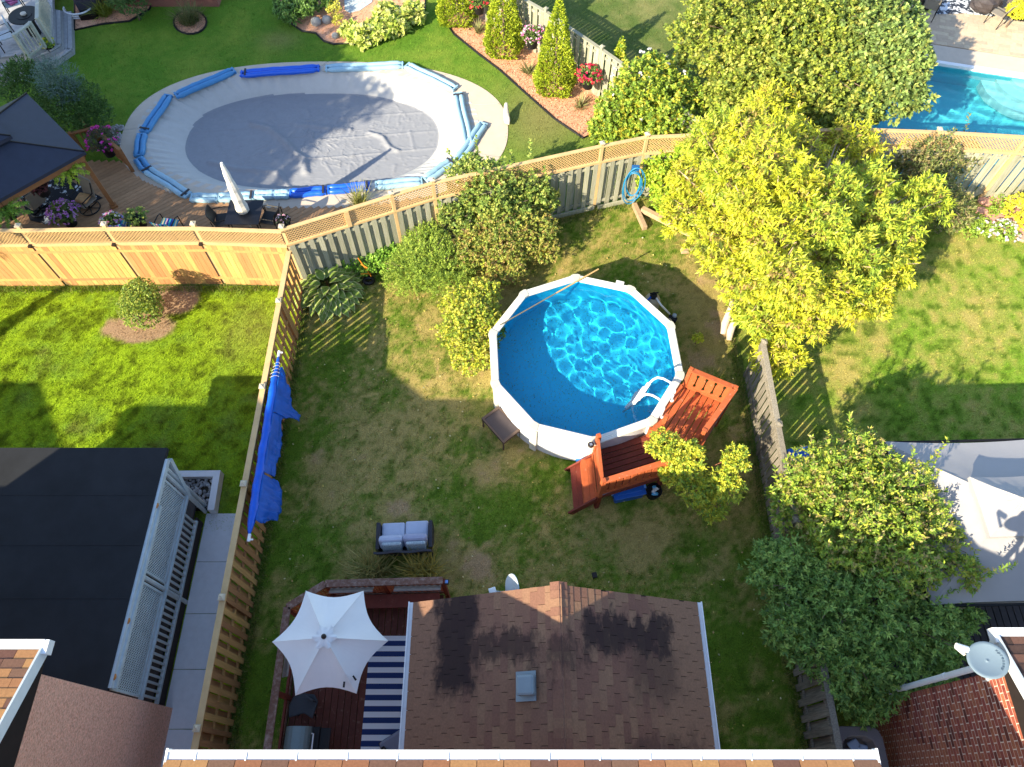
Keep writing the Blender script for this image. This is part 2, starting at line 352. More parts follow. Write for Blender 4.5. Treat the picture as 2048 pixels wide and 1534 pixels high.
def fence(name, label, pts, style, group=None):
    base = pts[0].copy(); t = thing(name, label, 'fence', base, group)
    st = style; H = st['h']
    for i in range(len(pts)-1):
        a, b = pts[i], pts[i+1]; d = b-a; L = d.length; d = d.normalized(); ang = math.atan2(d.y, d.x); n = V((-d.y, d.x, 0))
        bz = st.get('z0', .012); bh = st['boards']-bz; bw, pitch = st['bw'], st['pitch']
        me = st['mesh_b']; k = 0; nb = int((L-.1)/pitch)
        for j in range(nb):
            s = .05+(L-.1)*(j+.5)/nb; off = 0
            if st.get('shadowbox'): off = .036 if j % 2 else -.036
            if st.get('miss') and random.random() < st['miss']: continue
            p = a+d*s+n*off; wob = st.get('wob', 0)
            link('board', me, t, (p.x, p.y, bz+random.uniform(-wob, wob)), (random.uniform(-wob, wob)*.4, random.uniform(-wob, wob)*.3, ang), (1, 1, bh))
        for z in st['rails']:
            mb = MB().beam(a+V((0,0,z)), b+V((0,0,z)), .04, .085); mb.build('rail', st['mat'], t)
        if st.get('top'):
            zt = st['boards']
            MB().beam(a+V((0,0,zt+.02)), b+V((0,0,zt+.02)), .13, .036).build('cap_rail', st['topmat'], t, bevel=.004)
        if st.get('lattice'):
            z0, z1 = st['lattice']; m = st['topmat']
            lattice(t, a+d*.06, b-d*.06, z0+.05, z1-.03, m_lath)
            MB().beam(a+V((0,0,z0+.01)), b+V((0,0,z0+.01)), .11, .07).build('lattice_rail', m, t, bevel=.004)
            MB().beam(a+V((0,0,z1)), b+V((0,0,z1)), .11, .04).build('cap_rail', m, t, bevel=.004)
            k = 1
    for i, p in enumerate(pts):
        if i in st.get('nopost', ()): continue
        q = pts[min(i+1, len(pts)-1)]-pts[max(i-1, 0)]; ang = math.atan2(q.y, q.x)
        po = st.get('postoff', 0); pp = p+V((-math.sin(ang), math.cos(ang), 0))*po
        o = MB().box((pp.x, pp.y, H/2), (.095, .095, H), ang).build('post', st['postmat'], t, bevel=.005)
        c = MB(); c.box((pp.x, pp.y, H+.02), (.135, .135, .03), ang)
        w = .055; vs = [V((pp.x, pp.y, H+.035))+Matrix.Rotation(ang, 3, 'Z') @ V((x*w, y*w, 0)) for x, y in ((-1,-1),(1,-1),(1,1),(-1,1))]+[V((pp.x, pp.y, H+.075))]
        c.add(vs, [(0,1,4),(1,2,4),(2,3,4),(3,0,4)]); c.build('post_cap', st['capmat'], o)
    return t
bd = lambda n, w, m: unit(n, (.018, w, 1.0), m)
# boards are laid with their wide side along the fence: x along, y thick
def bmesh_(n, w, m): return MB().box((0, 0, .5), (w, .018, 1.0)).mesh(n, m)
m_cap = M('pale post cap', srgb(200,186,160), .7, .1, 8)
sideL = [V((XL, 12.55, 0))]+[V((XL, y, 0)) for y in (10.9, 8.42, 5.98, 3.52, 1.1, -1.35)]
fence('side_fence', 'tan shadowbox board fence carrying the rolled blue solar cover', sideL,
      dict(h=1.84, boards=1.76, bw=.14, pitch=.12, mesh_b=bmesh_('side_board', .118, m_tan), shadowbox=True, rails=(.28, 1.0, 1.62), mat=m_tan, postmat=m_tan, capmat=m_cap, top=True, topmat=m_rail, wob=.006, nopost=(0,)))
LB = [V((-17.5, 12.72, 0)), V((-15.05, 12.74, 0)), V((-12.75, 12.75, 0)), V((-10.55, 12.8, 0)), V((-8.25, 12.82, 0)), V((-5.95, 12.72, 0))]
tb = fence('lattice_top_fence', 'new orange wooden fence with lattice top behind the clipped bush', LB,
      dict(h=2.46, boards=1.78, bw=.14, pitch=.142, mesh_b=bmesh_('new_board', .139, m_orange), rails=(.3, 1.5), mat=m_orange, postmat=m_rail, capmat=m_cap, lattice=(1.8, 2.36), topmat=m_rail, postoff=.075))
m_solar = M('dark solar lamp plastic', srgb(46,38,34), .35, .1, 10)
for i, p in enumerate(LB[1:-1]):
    b = MB(); b.box((p.x, p.y-.07, 1.83), (.1, .1, .05)); b.box((p.x, p.y-.06, 1.785), (.07, .06, .05)); 
    o = b.build('post_light', m_solar, bevel=.006)
    tag(o, ['small dark lamp on the leftmost lattice post, at the frame edge', 'small dark lamp on the orange fence above the tree shadow', 'small dark lamp on the orange fence post behind the clipped bush', 'small dark lamp on the orange fence nearest the side fence'][i], 'lamp', 'lamps on the orange fence')
greyst = dict(h=2.52, boards=1.80, bw=.14, pitch=.125, mesh_b=bmesh_('grey_board', .135, m_grey), shadowbox=True, rails=(.25, 1.65), mat=m_grey, postmat=m_rail, capmat=m_cap, lattice=(1.84, 2.42), topmat=m_rail, wob=.008, z0=.1, nopost=(0,))
bfence = fence('back_fence', 'weathered grey board fence with tan lattice top behind the round pool', BF, greyst)
for a, b2 in ((BF[3], BF[4]), (BF[2], BF[3])):
    MB().beam(a+V((.1,-.12,.1)), b2+V((0,-.12,.1)), .05, .14).build('kickboard', m_grey, bfence)
p = BF[0].lerp(BF[1], .57); MB().box((p.x+.02, p.y-.02, 2.13), (.12, .1, .56), .4).build('lattice_post', m_rail, bfence)
greyst2 = dict(greyst); greyst2['mesh_b'] = bmesh_('grey_board_right', .135, m_grey)
fence('back_fence', 'grey board fence with lattice top beneath the turquoise pool', BR, greyst2)
# top of the picture, between the two back gardens
fence('divider_fence', 'pale grey board fence behind the pointed cedars', TF,
      dict(h=1.86, boards=1.74, bw=.14, pitch=.14, mesh_b=bmesh_('pale_board', .128, m_grey), shadowbox=True, rails=(.3, 1.55), mat=m_grey, postmat=m_grey, capmat=m_grey, top=True, topmat=m_grey, wob=.01))
# right hand side fence: two stretches, the gap between them under the shrubs
fence('side_fence', 'old grey board fence with capped rail under the big yellow-green tree', [V((XR+.03, 9.75, 0)), V((XR, 7.5, 0)), V((XR-.02, 5.2, 0))],
      dict(h=1.72, boards=1.64, bw=.14, pitch=.2, mesh_b=bmesh_('old_board', .148, m_oldgrey), rails=(.3, 1.4), mat=m_oldgrey, postmat=m_oldgrey, capmat=m_oldgrey, top=True, topmat=m_oldgrey, wob=.012))
fence('side_fence', 'short ladder-like run of spaced old grey fence boards by the brick house', [V((XR-.03, 2.75, 0)), V((XR-.05, .2, 0)), V((XR-.05, -2.2, 0))],
      dict(h=1.70, boards=1.62, bw=.14, pitch=.145, mesh_b=bmesh_('old_board_low', .14, m_oldgrey), shadowbox=True, rails=(.3, 1.4), mat=m_oldgrey, postmat=m_oldgrey, capmat=m_oldgrey, top=True, topmat=m_oldgrey, wob=.012, nopost=(0,)))
# ================================================================ houses
m_shing = M('brown asphalt shingle', srgb(122,88,72), .95, .22, 30, .03, 120, (1,1,1), .16, huevar=.01)
m_shingdk = M('mildewed asphalt shingle', srgb(54,42,42), .95, .3, 30, .03, 120, (1,1,1), .2)
m_shingdk2 = M('half mildewed asphalt shingle', srgb(88,66,58), .95, .35, 9, .03, 120, (1,1,1), .25)
m_shingor = M('tan asphalt shingle', srgb(168,118,80), .95, .2, 30, .03, 120, (1,1,1), .2, huevar=.012)
m_under = M('roof deck felt', srgb(40,32,30), .95, .15, 10)
m_gut = M('white gutter metal', srgb(228,230,232), .35, .05, 10, spec=.5)
m_pink = M('rough pink brick wall', srgb(240,188,166), .9, .34, 22, .12, 30, (1,1,2.2), 0, col2=srgb(206,140,116), mask=(30,.56,.08))
m_fascia = M('white fascia paint', srgb(214,220,222), .5, .06, 6)
def roofplane(parent, O, u, v, W, Lg, tab, exp_, mats, pick, maxparts, name='shingle', key=None):
    """shingle courses on the plane O + u*s + v*t; pick(P) -> index into mats; the nearest maxparts are parts, the rest one joined part"""
    u = V(u).normalized(); v = V(v).normalized(); n = u.cross(v)
    if n.z < 0: O = O+u*W; u = -u; n = -n
    Mx = Matrix((u, v, n)).transposed()
    mes = [MB().box((0, 0, 0), (tab-.009, exp_*1.16, .011)).mesh('shingle', m) for m in mats]
    items = []; rows = int(math.ceil(Lg/exp_))
    for r in range(rows):
        off = (r % 2)*.5*tab+(r % 3)*.04; s = -off
        while s < W:
            a = max(s, 0); b_ = min(s+tab, W)
            if b_-a > .05: items.append((O+u*((a+b_)/2)+v*((r+.5)*exp_)+n*.008, b_-a))
            s += tab
    items.sort(key=(lambda q: key(q[0])) if key else (lambda q: -q[0].z))
    tilt = Matrix.Rotation(-.06, 3, 'X')
    rest = [MB() for _ in mats]
    order = list(range(len(items))); random.shuffle(order) if len(items) <= maxparts else None
    for k, (P, w) in enumerate(items):
        mi = pick(P); e = (Mx @ tilt).to_euler()
        if k < maxparts: link(name, mes[mi], parent, P+n*random.uniform(0, .003), e, (w/tab, 1, 1))
        else: rest[mi].box(P+n*random.uniform(0, .003), (w-.009, exp_*1.16, .011), rot=Mx @ tilt)
    for mi, mb in enumerate(rest):
        if mb.f: tag(mb.build('shingles', mats[mi], parent), kind='stuff')
# ---- own house: rear extension with a gable roof, and the main roof edge above it
hz, ez = 5.92, 3.0
house = thing('house', 'house with brown shingled rear gable roof below the deck umbrella', 'house', (0, -4, 0))
xl, xr, yr = -4.66, 4.93, .40
MB().prism([(-4.4, -8.8), (4.65, -8.8), (4.65, .1), (-4.4, .1)], 0, 5.8).build('wall', m_pink, house)
pit = .42; ry = -4.3; rz_ = hz+(yr-ry)*pit
b = MB(); b.add([(xl, yr, hz), (xr, yr, hz), (xr, ry, rz_), (xl, ry, rz_), (xl, -9, hz), (xr, -9, hz), (xl, yr, hz-.15), (xr, yr, hz-.15), (xl, -9, hz-.15), (xr, -9, hz-.15)],
     [(0,1,2,3), (3,2,5,4), (0,6,7,1), (4,5,9,8), (0,3,4,8,6), (1,7,9,5,2), (6,8,9,7)])
roof = b.build('roof', m_under, house)
roofplane(roof, V((xl, yr, hz)), (1,0,0), (0,-1,pit), xr-xl, 5.05, .36, .16, [m_shingor, m_shing], lambda P: 0 if random.random() < .75 else 1, 300, key=lambda P: P.z)
b = MB(); b.box(((xl+xr)/2, yr+.075, hz-.05), (xr-xl, .12, .11)); b.box(((xl+xr)/2, yr+.128, hz+.012), (xr-xl+.02, .025, .02)); g = b.build('gutter', m_gut, house)
for k in range(14): MB().box((xl+.4+k*.68, yr+.06, hz+.014), (.02, .13, .008)).build('gutter_strap', m_gut, g)
MB().box((xl+.01, yr+.06, hz-.04), (.03, .2, .13)).build('gutter_end', m_gut, house)
MB().box((xr-.01, yr+.06, hz-.04), (.03, .2, .13)).build('gutter_end', m_gut, house)
ax0, ax1, ay1, rx, rzz = -1.83, 3.45, 3.16, .80, 4.32
MB().prism([(ax0+.3, .12), (ax1-.3, .12), (ax1-.3, ay1-.25), (ax0+.3, ay1-.25)], 0, ez-.05).build('extension_wall', m_pink, house)
b = MB(); vs = []
for y in (ay1, .11): vs += [(ax0, y, ez), (rx, y, rzz), (ax1, y, ez), (ax1, y, ez-.13), (rx, y, rzz-.13), (ax0, y, ez-.13)]
b.add(vs, [(0,6,7,1), (1,7,8,2), (0,1,4,5), (1,2,3,4), (6,11,10,7), (7,10,9,8), (5,4,10,11), (4,3,9,10), (0,5,11,6), (2,8,9,3)])
eroof = b.build('extension_roof', m_under, house)
# soft mildew stains across the extension roof: one material, stain placed in yard coordinates
m_est = M('stained brown asphalt shingle', srgb(132,98,80), .95, .22, 30, .03, 120, (1,1,1), .15, huevar=.01)
def add_stain(m, boxes, dark):
    nt = m.node_tree; N = nt.nodes; L = nt.links; b = N['Principled BSDF']; src = b.inputs['Base Color'].links[0].from_socket
    g = N.new('ShaderNodeNewGeometry'); nz = N.new('ShaderNodeTexNoise'); nz.inputs['Scale'].default_value = 2.6; nz.inputs['Detail'].default_value = 6; nz.inputs['Roughness'].default_value = .7; mp = N.new('ShaderNodeMapping'); mp.inputs['Scale'].default_value = (1.6, .8, 1); L.new(g.outputs['Position'], mp.inputs['Vector']); L.new(mp.outputs[0], nz.inputs['Vector'])
    vs = N.new('ShaderNodeVectorMath'); vs.operation = 'MULTIPLY_ADD'; L.new(nz.outputs['Color'], vs.inputs[0]); vs.inputs[1].default_value = (.8, 1.5, 0); L.new(g.outputs['Position'], vs.inputs[2])
    sx = N.new('ShaderNodeSeparateXYZ'); L.new(vs.outputs[0], sx.inputs[0]); tot = None
    def mr(sock, a, b_):
        m_ = N.new('ShaderNodeMapRange'); m_.interpolation_type = 'SMOOTHSTEP'; m_.inputs[1].default_value = a; m_.inputs[2].default_value = b_; L.new(sock, m_.inputs[0]); return m_.outputs[0]
    def mul(a, b_, op='MULTIPLY'):
        q = N.new('ShaderNodeMath'); q.operation = op
        for k, v in enumerate((a, b_)):
            if isinstance(v, float): q.inputs[k].default_value = v
            else: L.new(v, q.inputs[k])
        return q.outputs[0]
    ox, oy = .40, .75
    for x0, x1, y0, y1, w, st in boxes:
        k = mul(mul(mr(sx.outputs['X'], x0+ox-w*.5, x0+ox+w*.5), mr(sx.outputs['X'], x1+ox+w*.5, x1+ox-w*.5)), mul(mr(sx.outputs['Y'], y0+oy-w, y0+oy+w), mr(sx.outputs['Y'], y1+oy+w*.6, y1+oy-w*.6))); k = mul(k, float(st)); tot = k if tot is None else mul(tot, k, 'MAXIMUM')
    mx = N.new('ShaderNodeMix'); mx.data_type = 'RGBA'; L.new(tot, mx.inputs[0]); L.new(src, mx.inputs[6]); mx.inputs[7].default_value = (*dark, 1); L.new(mx.outputs[2], b.inputs['Base Color'])
add_stain(m_est, [(-1.36, -.6, 1.45, 3.3, .25, .92), (-.7, .45, 1.95, 2.45, .2, .75), (1.15, 2.85, 2.1, 2.75, .2, .88), (2.0, 2.95, 1.45, 2.2, .35, .5), (.5, 1.1, 1.75, 2.3, .2, .6), (1.8, 3.3, .2, .8, .3, .45)], srgb(44,34,36))
def stain(P): return 0
slope = V((rx-ax0, 0, rzz-ez)); sl2 = V((rx-ax1, 0, rzz-ez))
roofplane(eroof, V((ax0, .12, ez)), (0,1,0), slope, ay1-.12, slope.length-.02, .31, .142, [m_est], stain, 150)
roofplane(eroof, V((ax1, .12, ez)), (0,1,0), sl2, ay1-.12, sl2.length-.02, .31, .142, [m_est], stain, 150)
for k in range(21):
    y = .2+k*.143; b = MB(); w = .15; dz = w*(rzz-ez)/(rx-ax0)
    b.add([(rx-w, y, rzz-dz+.026), (rx, y, rzz+.03), (rx+w, y, rzz-dz+.026), (rx-w, y+.15, rzz-dz+.034), (rx, y+.15, rzz+.038), (rx+w, y+.15, rzz-dz+.034), (rx-w, y+.15, rzz-dz+.015), (rx+w, y+.15, rzz-dz+.015)], [(0,1,4,3), (1,2,5,4), (3,4,5,7,6)])
    b.build('ridge_cap', m_est, eroof)
for x, s in ((ax0, -1), (ax1, 1)):
    b = MB(); b.box((x+s*.05, (ay1+.12)/2, ez-.07), (.1, ay1-.12, .1)); b.box((x+s*.098, (ay1+.12)/2, ez-.005), (.022, ay1-.1, .03)); gg = b.build('gutter', m_gut, house)
    for k in range(4): MB().box((x+s*.05, .6+k*.75, ez-.012), (.11, .02, .008)).build('gutter_strap', m_gut, gg)
# roof vent on the extension
vp = G(1052, 1372, 4.12); b = MB(); b.box((0,0,.0), (.36, .46, .02)); o = b.build('base_plate', M('grey vent metal', srgb(128,142,150), .45, .06, 8, spec=.5), None)
vt = thing('roof_vent', 'grey square metal vent on the brown extension roof', 'vent', vp)
o.parent = vt; o.rotation_euler = (0, -R(26.6), 0); o.location = (0, 0, -.02)
b = MB(); b.box((.03, 0, .09), (.3, .32, .14)); o = b.build('hood', MATS['grey vent metal'], None, bevel=.04); o.parent = vt; o.rotation_euler = (0, -R(20), 0)
# ---- left neighbour's house
nh = thing('neighbour_house', 'pink brick house with white gutter corner at the lower left', 'house', (-12, -3, 0))
MB().prism([(-16.6, -9), (-7.2, -9), (-7.2, 1.62), (-16.6, 1.62)], 0, 5.55).build('wall', m_pink, nh)
nx0, nx1, ny, nz, npit = -16.95, -6.96, 1.86, 5.62, .40
nr = -4.4; nrz = nz+(ny-nr)*npit
b = MB(); b.add([(nx0, ny, nz), (nx1, ny, nz), (nx1, nr, nrz), (nx0, nr, nrz), (nx0, -10, nz), (nx1, -10, nz), (nx0, ny, nz-.2), (nx1, ny, nz-.2), (nx0, -10, nz-.2), (nx1, -10, nz-.2)],
     [(0,1,2,3), (3,2,5,4), (0,6,7,1), (4,5,9,8), (0,3,4,8,6), (1,7,9,5,2), (6,8,9,7)])
nroof = b.build('roof', m_under, nh)
roofplane(nroof, V((nx1-9.9, ny, nz)), (1,0,0), (0,-1,npit), 9.9, 6.6, .33, .15, [m_shingor, m_shing], lambda P: 0 if random.random() < .8 else 1, 300, key=lambda P: (P-V((nx1, ny, nz))).length)
b = MB(); b.beam((nx1+.015, ny+.02, nz-.07), (nx1+.015, nr, nrz-.07), .03, .2); b.build('rake_board', m_fascia, nh)
b = MB(); b.box((nx1-2.5, ny+.09, nz-.04), (5.05, .13, .12)); b.box((nx1-2.5, ny+.15, nz+.025), (5.07, .025, .02)); b.build('gutter', m_gut, nh)
b = MB(); b.box((nx1+.06, ny+.06, nz-.05), (.09, .2, .15)); b.build('gutter_end', m_gut, nh)
b = MB(); b.box((-7.19, -.0, 2.7), (.03, .14, 5.4)); 
gx_, gz_ = -12.6, 7.05       # rear cross gable of the same house
b = MB(); gp0 = [(-14.24, nz), (-14.24, 6.75), (-13.3, 7.2), (-9.05, nz)]; b.add([(x, ny+.03, z) for x, z in gp0]+[(x, -1.9, z) for x, z in gp0], [(3,2,1,0), (4,5,6,7), (0,1,5,4), (1,2,6,5), (2,3,7,6)])
b.build('gable_roof', m_shing, nh)
# the next house along
fh = thing('neighbour_house', 'house further along the row, outside the left edge, shading the lawn corner', 'house', (-25, -3, 0))
MB().prism([(-30, -9), (-19.9, -9), (-19.9, 2.3), (-30, 2.3)], 0, 5.5).build('wall', m_pink, fh)
b = MB(); b.add([(-30.3, 2.6, 5.6), (-19.5, 2.6, 5.6), (-19.5, -4, 7.6), (-30.3, -4, 7.6), (-30.3, -9.3, 5.6), (-19.5, -9.3, 5.6)], [(0,1,2,3), (3,2,5,4), (0,3,4), (1,5,2), (0,4,5,1)]); b.build('roof', m_shing, fh)
# flat roofed sunroom of the left neighbour
m_flat = M('black roll roofing', srgb(34,36,40), .85, .35, 1.3, .02, 60)
sr = thing('sunroom', 'flat black roofed porch with lattice side and white railing', 'porch', (-12, 4, 0))
fx1 = -7.36; fy0, fy1, fz = 1.66, 6.48, 2.6
MB().box(((fx1-11.15)/2, (fy0+fy1)/2, fz), (fx1+11.15, fy1-fy0, .1)).build('flat_roof', m_flat, sr)
for k in range(3): 
    sm = MB().box(((fx1-11.15)/2, fy1-1.05*(k+1), fz+.053), (fx1+11.15, .05, .006)); sm.build('roofing_seam', m_flat, sr)
m_pw = M('pale grey-blue painted wood', srgb(178,190,196), .7, .14, 6, .01, 30)
MB().box((fx1+.03, (fy0+fy1)/2-.1, fz-.03), (.06, fy1-fy0-.3, .12)).build('fascia', m_pw, sr)
MB().box((fx1+.08, (fy0+fy1)/2-.6, fz-.1), (.05, fy1-fy0-1.3, .09)).build('trim_board', m_pw, sr)
px = -7.40
def pane_lat(y0, y1, z0, z1):
    a = V((px, y0, 0)); b_ = V((px, y1, 0))
    o = lattice(sr, a, b_, z0, z1, m_pw, .055, .02, .006)
    for z in (z0, z1): MB().beam((px, y0, z), (px, y1, z), .05, .05).build('panel_rail', m_pw, sr)
    for y in (y0, y1): MB().beam((px, y, z0), (px, y, z1), .05, .05).build('panel_stile', m_pw, sr)
pane_lat(3.95, 5.85, 1.28, 2.5); pane_lat(1.72, 3.72, 1.28, 2.5)
MB().beam((px+.02, fy0, 1.2), (px+.02, 6.0, 1.2), .09, .05).build('hand_rail', m_pw, sr)
MB().beam((px+.02, fy0, .45), (px+.02, 5.6, .45), .07, .07).build('bottom_rail', m_pw, sr)
bal = MB().box((0,0,.37), (.035, .045, .74)).mesh('baluster', m_pw)
k = 0
while 1.75+k*.135 < 5.55: link('baluster', bal, sr, (px+.02, 1.75+k*.135, .46)); k += 1
MB().box((px-.02, (fy0+5.7)/2, .2), (.05, 5.7-fy0, .42)).build('skirt_board', M('dark brown skirt', srgb(52,44,44), .8, .1, 8), sr)
MB().beam((px+.02, 5.95, 1.1), (px+.02, 6.3, 2.4), .1, .1).build('corner_brace', m_pw, sr)
for y in (3.83, 5.98, 6.1): MB().tube([(px, y, 0), (px, y, 2.5)], .05, 8).build('post', m_pw, sr)
m_slab = M('porch floor', srgb(70,66,66), .9, .1, 5); MB().box((-9.3, 4, .38), (3.6, 4.6, .08)).build('porch_floor', m_slab, sr)
for y in (5.2, 2.9, 1.9): MB().blob((fx1+.045, y, fz+.0), (.055, .07, .03), 8, 4).build('wood_block', M('orange wood block', srgb(176,118,64), .7, .1, 9), sr)
# raised stone bed and walk
m_conc = M('grey concrete', srgb(212,214,218), .85, .07, 6, .01, 60)
pl = thing('stone_planter', 'grey timber edged bed of round pebbles beside the black roofed porch', 'planter', (-7.2, 6.3, 0))
P0 = [G(330, 948, .3), G(435, 947, .3), G(425, 1012, .3)]
ptx = [(P0[0].x, P0[0].y), (P0[1].x, P0[1].y), (P0[2].x, P0[2].y)]
MB().beam(P0[0]-V((0,0,.12)), P0[1]-V((0,0,.12)), .16, .26).build('edge_timber', m_conc, pl)
MB().beam(P0[1]-V((.02,-.08,.121)), P0[2]-V((.02,.1,.121)), .16, .26).build('edge_timber', m_conc, pl)
MB().prism([(-8.7, 6.0), (P0[1].x, 6.0), (P0[1].x, P0[1].y), (-8.7, P0[1].y)], .0, .14).build('soil', M('dark soil', srgb(58,50,40), .95, .3, 20), pl)
m_peb = M('grey pebble', srgb(150,146,146), .75, .12, 12, 0, 20, None, .35, huevar=.02)
pebs = [MB().blob((0,0,0), (1, .8, .6), 8, 5, .12).mesh('pebble', m_peb) for _ in range(3)]
for me in pebs: me.polygons.foreach_set('use_smooth', [True]*len(me.polygons))
for k in range(290):
    x = random.uniform(-8.6, P0[1].x-.1); y = random.uniform(6.04, P0[1].y-.1); r = random.uniform(.025, .06)
    link('pebble', random.choice(pebs), pl, (x, y, .15+random.uniform(0, .03)), (0, 0, random.uniform(0, 6)), (r, r, r))
walk = [(-7.16, -3), (-6.58, -3), (-6.58, 5.93), (-7.16, 5.93)]
for k in range(8):
    y1 = 5.93-k*1.18; o = MB().prism([(-7.36, y1-1.168), (-6.58, y1-1.168), (-6.58, y1), (-7.36, y1)], 0, .035).build('path_slab', m_conc, bevel=.006)
    if k == 0: wroot = thing('path', None, None, (-6.9, 0, 0)); tag(wroot, kind='structure')
    o.parent = wroot; o.matrix_parent_inverse = PINV[wroot.name]
# ---- right neighbour's brick house
bh = thing('brick_house', 'red brick house corner with white downpipe at the lower right', 'house', (12, -3, 0))
m_mort = M('pale mortar', srgb(232,214,196), .95, .1, 20)
wx, wy = 7.66, 1.72
MB().prism([(wx-.012, -9), (17, -9), (17, wy-.012), (wx-.012, wy-.012)], 0, 5.2).build('wall', m_mort, bh)
m_brick = M('red brick', srgb(160,90,70), .85, .2, 14, .02, 60, (1,1,1), .2, col2=srgb(128,62,48), mask=(5,.6,.1), huevar=.012)
m_brickd = M('dark red brick', srgb(112,58,48), .85, .2, 14, .02, 60, (1,1,1), .25)
bl, bh_, mj = .205, .072, .018
bme = MB().box((0,0,0), (.03, bl, bh_)).mesh('brick', m_brick); bmd = MB().box((0,0,0), (.03, bl, bh_)).mesh('brick', m_brickd)
cand = []
for r in range(int(5.15/(bh_+mj))):
    z = .04+r*(bh_+mj); y = wy-(r % 2)*(bl+mj)/2
    if r % 2: cand.append((wy-(bl/2-mj)/2-.001, z, .46))
    while y-bl > -1.2: cand.append((y-bl/2, z, 1.0)); y -= bl+mj
cand.sort(key=lambda q: -(q[1]*1.0+q[0]*3.0))
rest = MB()
for k, (y, z, sc) in enumerate(cand):
    dk = random.random() < .14
    if k < 300: link('brick', bmd if dk else bme, bh, (wx-.004+random.uniform(-.002,.002), y, z), None, (1, sc, 1))
    else: rest.box((wx-.004, y, z), (.03, bl*sc, bh_))
tag(rest.build('bricks', m_brick, bh), kind='stuff')
ex, ey, ezz = 7.5, 2.12, 5.22
b = MB(); b.add([(ex, ey, ezz), (17, ey, ezz), (17, -4, ezz+2.4), (ex, -4, ezz+2.4), (ex, -10, ezz), (17, -10, ezz), (ex, ey, ezz-.16), (ex, -4, ezz+2.24), (ex, -10, ezz-.16), (17, ey, ezz-.16)], [(0,1,2,3), (3,2,5,4), (0,3,7,6), (3,4,8,7), (0,6,9,1), (6,7,8)])
br_ = b.build('roof', m_under, bh)
roofplane(br_, V((ex, ey, ezz)), (1,0,0), (0,-1,.392), 9.4, 6.4, .33, .15, [m_shing, m_shingdk2], lambda P: 0 if random.random() < .75 else 1, 300, key=lambda P: (P-V((ex, ey, ezz))).length)
b = MB(); b.beam((ex-.02, ey, ezz-.06), (ex-.02, -4, ezz+2.34), .03, .2); b.build('rake_board', m_fascia, bh)
b = MB(); b.box((ex+1.5, ey+.08, ezz-.04), (3.1, .12, .11)); b.box((ex+1.5, ey+.138, ezz+.02), (3.12, .02, .02)); b.build('gutter', m_gut, bh)
b = MB(); b.box((ex-.03, ey+.04, ezz-.05), (.09, .22, .15)); b.build('gutter_end', m_gut, bh)
cx_, cy_ = wx-.09, wy+.1
b = MB(); b.tube([(ex+.05, ey+.02, ezz-.12), (ex+.05, ey-.02, ezz-.25), (cx_, cy_, 4.72), (cx_, cy_, 4.4), (cx_, cy_, .1)], .055, 8); b.build('downpipe', m_gut, bh)
for z in (3.3, 1.8): MB().tube([(cx_, cy_, z-.03), (cx_, cy_, z+.03)], .062, 8).build('pipe_strap', m_gut, bh)
# ================================================================ above-ground pool
pcx, pcy, pr = PC
pool = thing('round_pool', 'white ten-sided above-ground pool filled with blue water', 'pool', (pcx, pcy, 0))
m_pwall = M('white pool wall vinyl', srgb(226,230,236), .5, .04, 5, .004, 30)
m_prim = M('pale ridged pool rail', srgb(222,220,210), .45, .05, 5)
PZ = 1.30; nseg = 72
def ring(r, z, n=nseg): return [(pcx+r*math.cos(2*math.pi*k/n), pcy+r*math.sin(2*math.pi*k/n), z) for k in range(n)]
b = MB(); b.add(ring(2.36, 0)+ring(2.36, PZ-.04), [(k, (k+1) % nseg, nseg+(k+1) % nseg, nseg+k) for k in range(nseg)]); b.build('wall', m_pwall, pool, smooth=True)
m_liner = bpy.data.materials.new('blue pool liner'); m_liner.use_nodes = True
N = m_liner.node_tree.nodes; L = m_liner.node_tree.links; bs = N['Principled BSDF']; bs.inputs['Roughness'].default_value = .6
nz_ = N.new('ShaderNodeTexNoise'); nz_.inputs['Scale'].default_value = 40; nz_.inputs['Detail'].default_value = 4
cr = N.new('ShaderNodeValToRGB'); cr.color_ramp.elements[0].position = .3; cr.color_ramp.elements[0].color = (.005, .55, 1.0, 1); cr.color_ramp.elements[1].position = .75; cr.color_ramp.elements[1].color = (.02, .68, 1.0, 1)
tc = N.new('ShaderNodeTexCoord'); L.new(tc.outputs['Object'], nz_.inputs['Vector']); L.new(nz_.outputs['Fac'], cr.inputs[0]); L.new(cr.outputs[0], bs.inputs['Base Color'])
b = MB(); b.add(ring(2.345, .03)+ring(2.345, PZ-.045), [(k, nseg+k, nseg+(k+1) % nseg, (k+1) % nseg) for k in range(nseg)]+[tuple(range(nseg))]); liner = b.build('liner', m_liner, pool)
def wave_disk(c, rmax, z, amp, seed, nr=110, na=260, wl=.34):
    """round water sheet with crossing ripples"""
    rr = np.linspace(0, 1, nr+1)[1:]**.9*rmax; aa = np.linspace(0, 2*np.pi, na, endpoint=False)
    X = np.concatenate([[0], (rr[:, None]*np.cos(aa)[None]).ravel()]); Y = np.concatenate([[0], (rr[:, None]*np.sin(aa)[None]).ravel()])
    rg = np.random.default_rng(seed); Z = np.zeros_like(X)
    for k in range(26):
        t = rg.uniform(0, 2*np.pi); w = wl*rg.uniform(.55, 1.9); ph = rg.uniform(0, 6.28); q = 2*np.pi/w
        Z += amp*(w/wl)**1.1*np.sin(q*(X*np.cos(t)+Y*np.sin(t))+ph+1.2*np.sin(1.7*X+.9*Y+k))
    v = np.stack([X+c[0], Y+c[1], Z/5+z], 1)
    idx = 1+np.arange(nr*na).reshape(nr, na); nx = np.roll(idx, -1, 1)
    q = np.stack([idx[:-1], idx[1:], nx[1:], nx[:-1]], -1).reshape(-1, 4)
    f0 = np.stack([np.zeros(na, int), idx[0], nx[0], nx[0]], -1)
    return v, q, f0
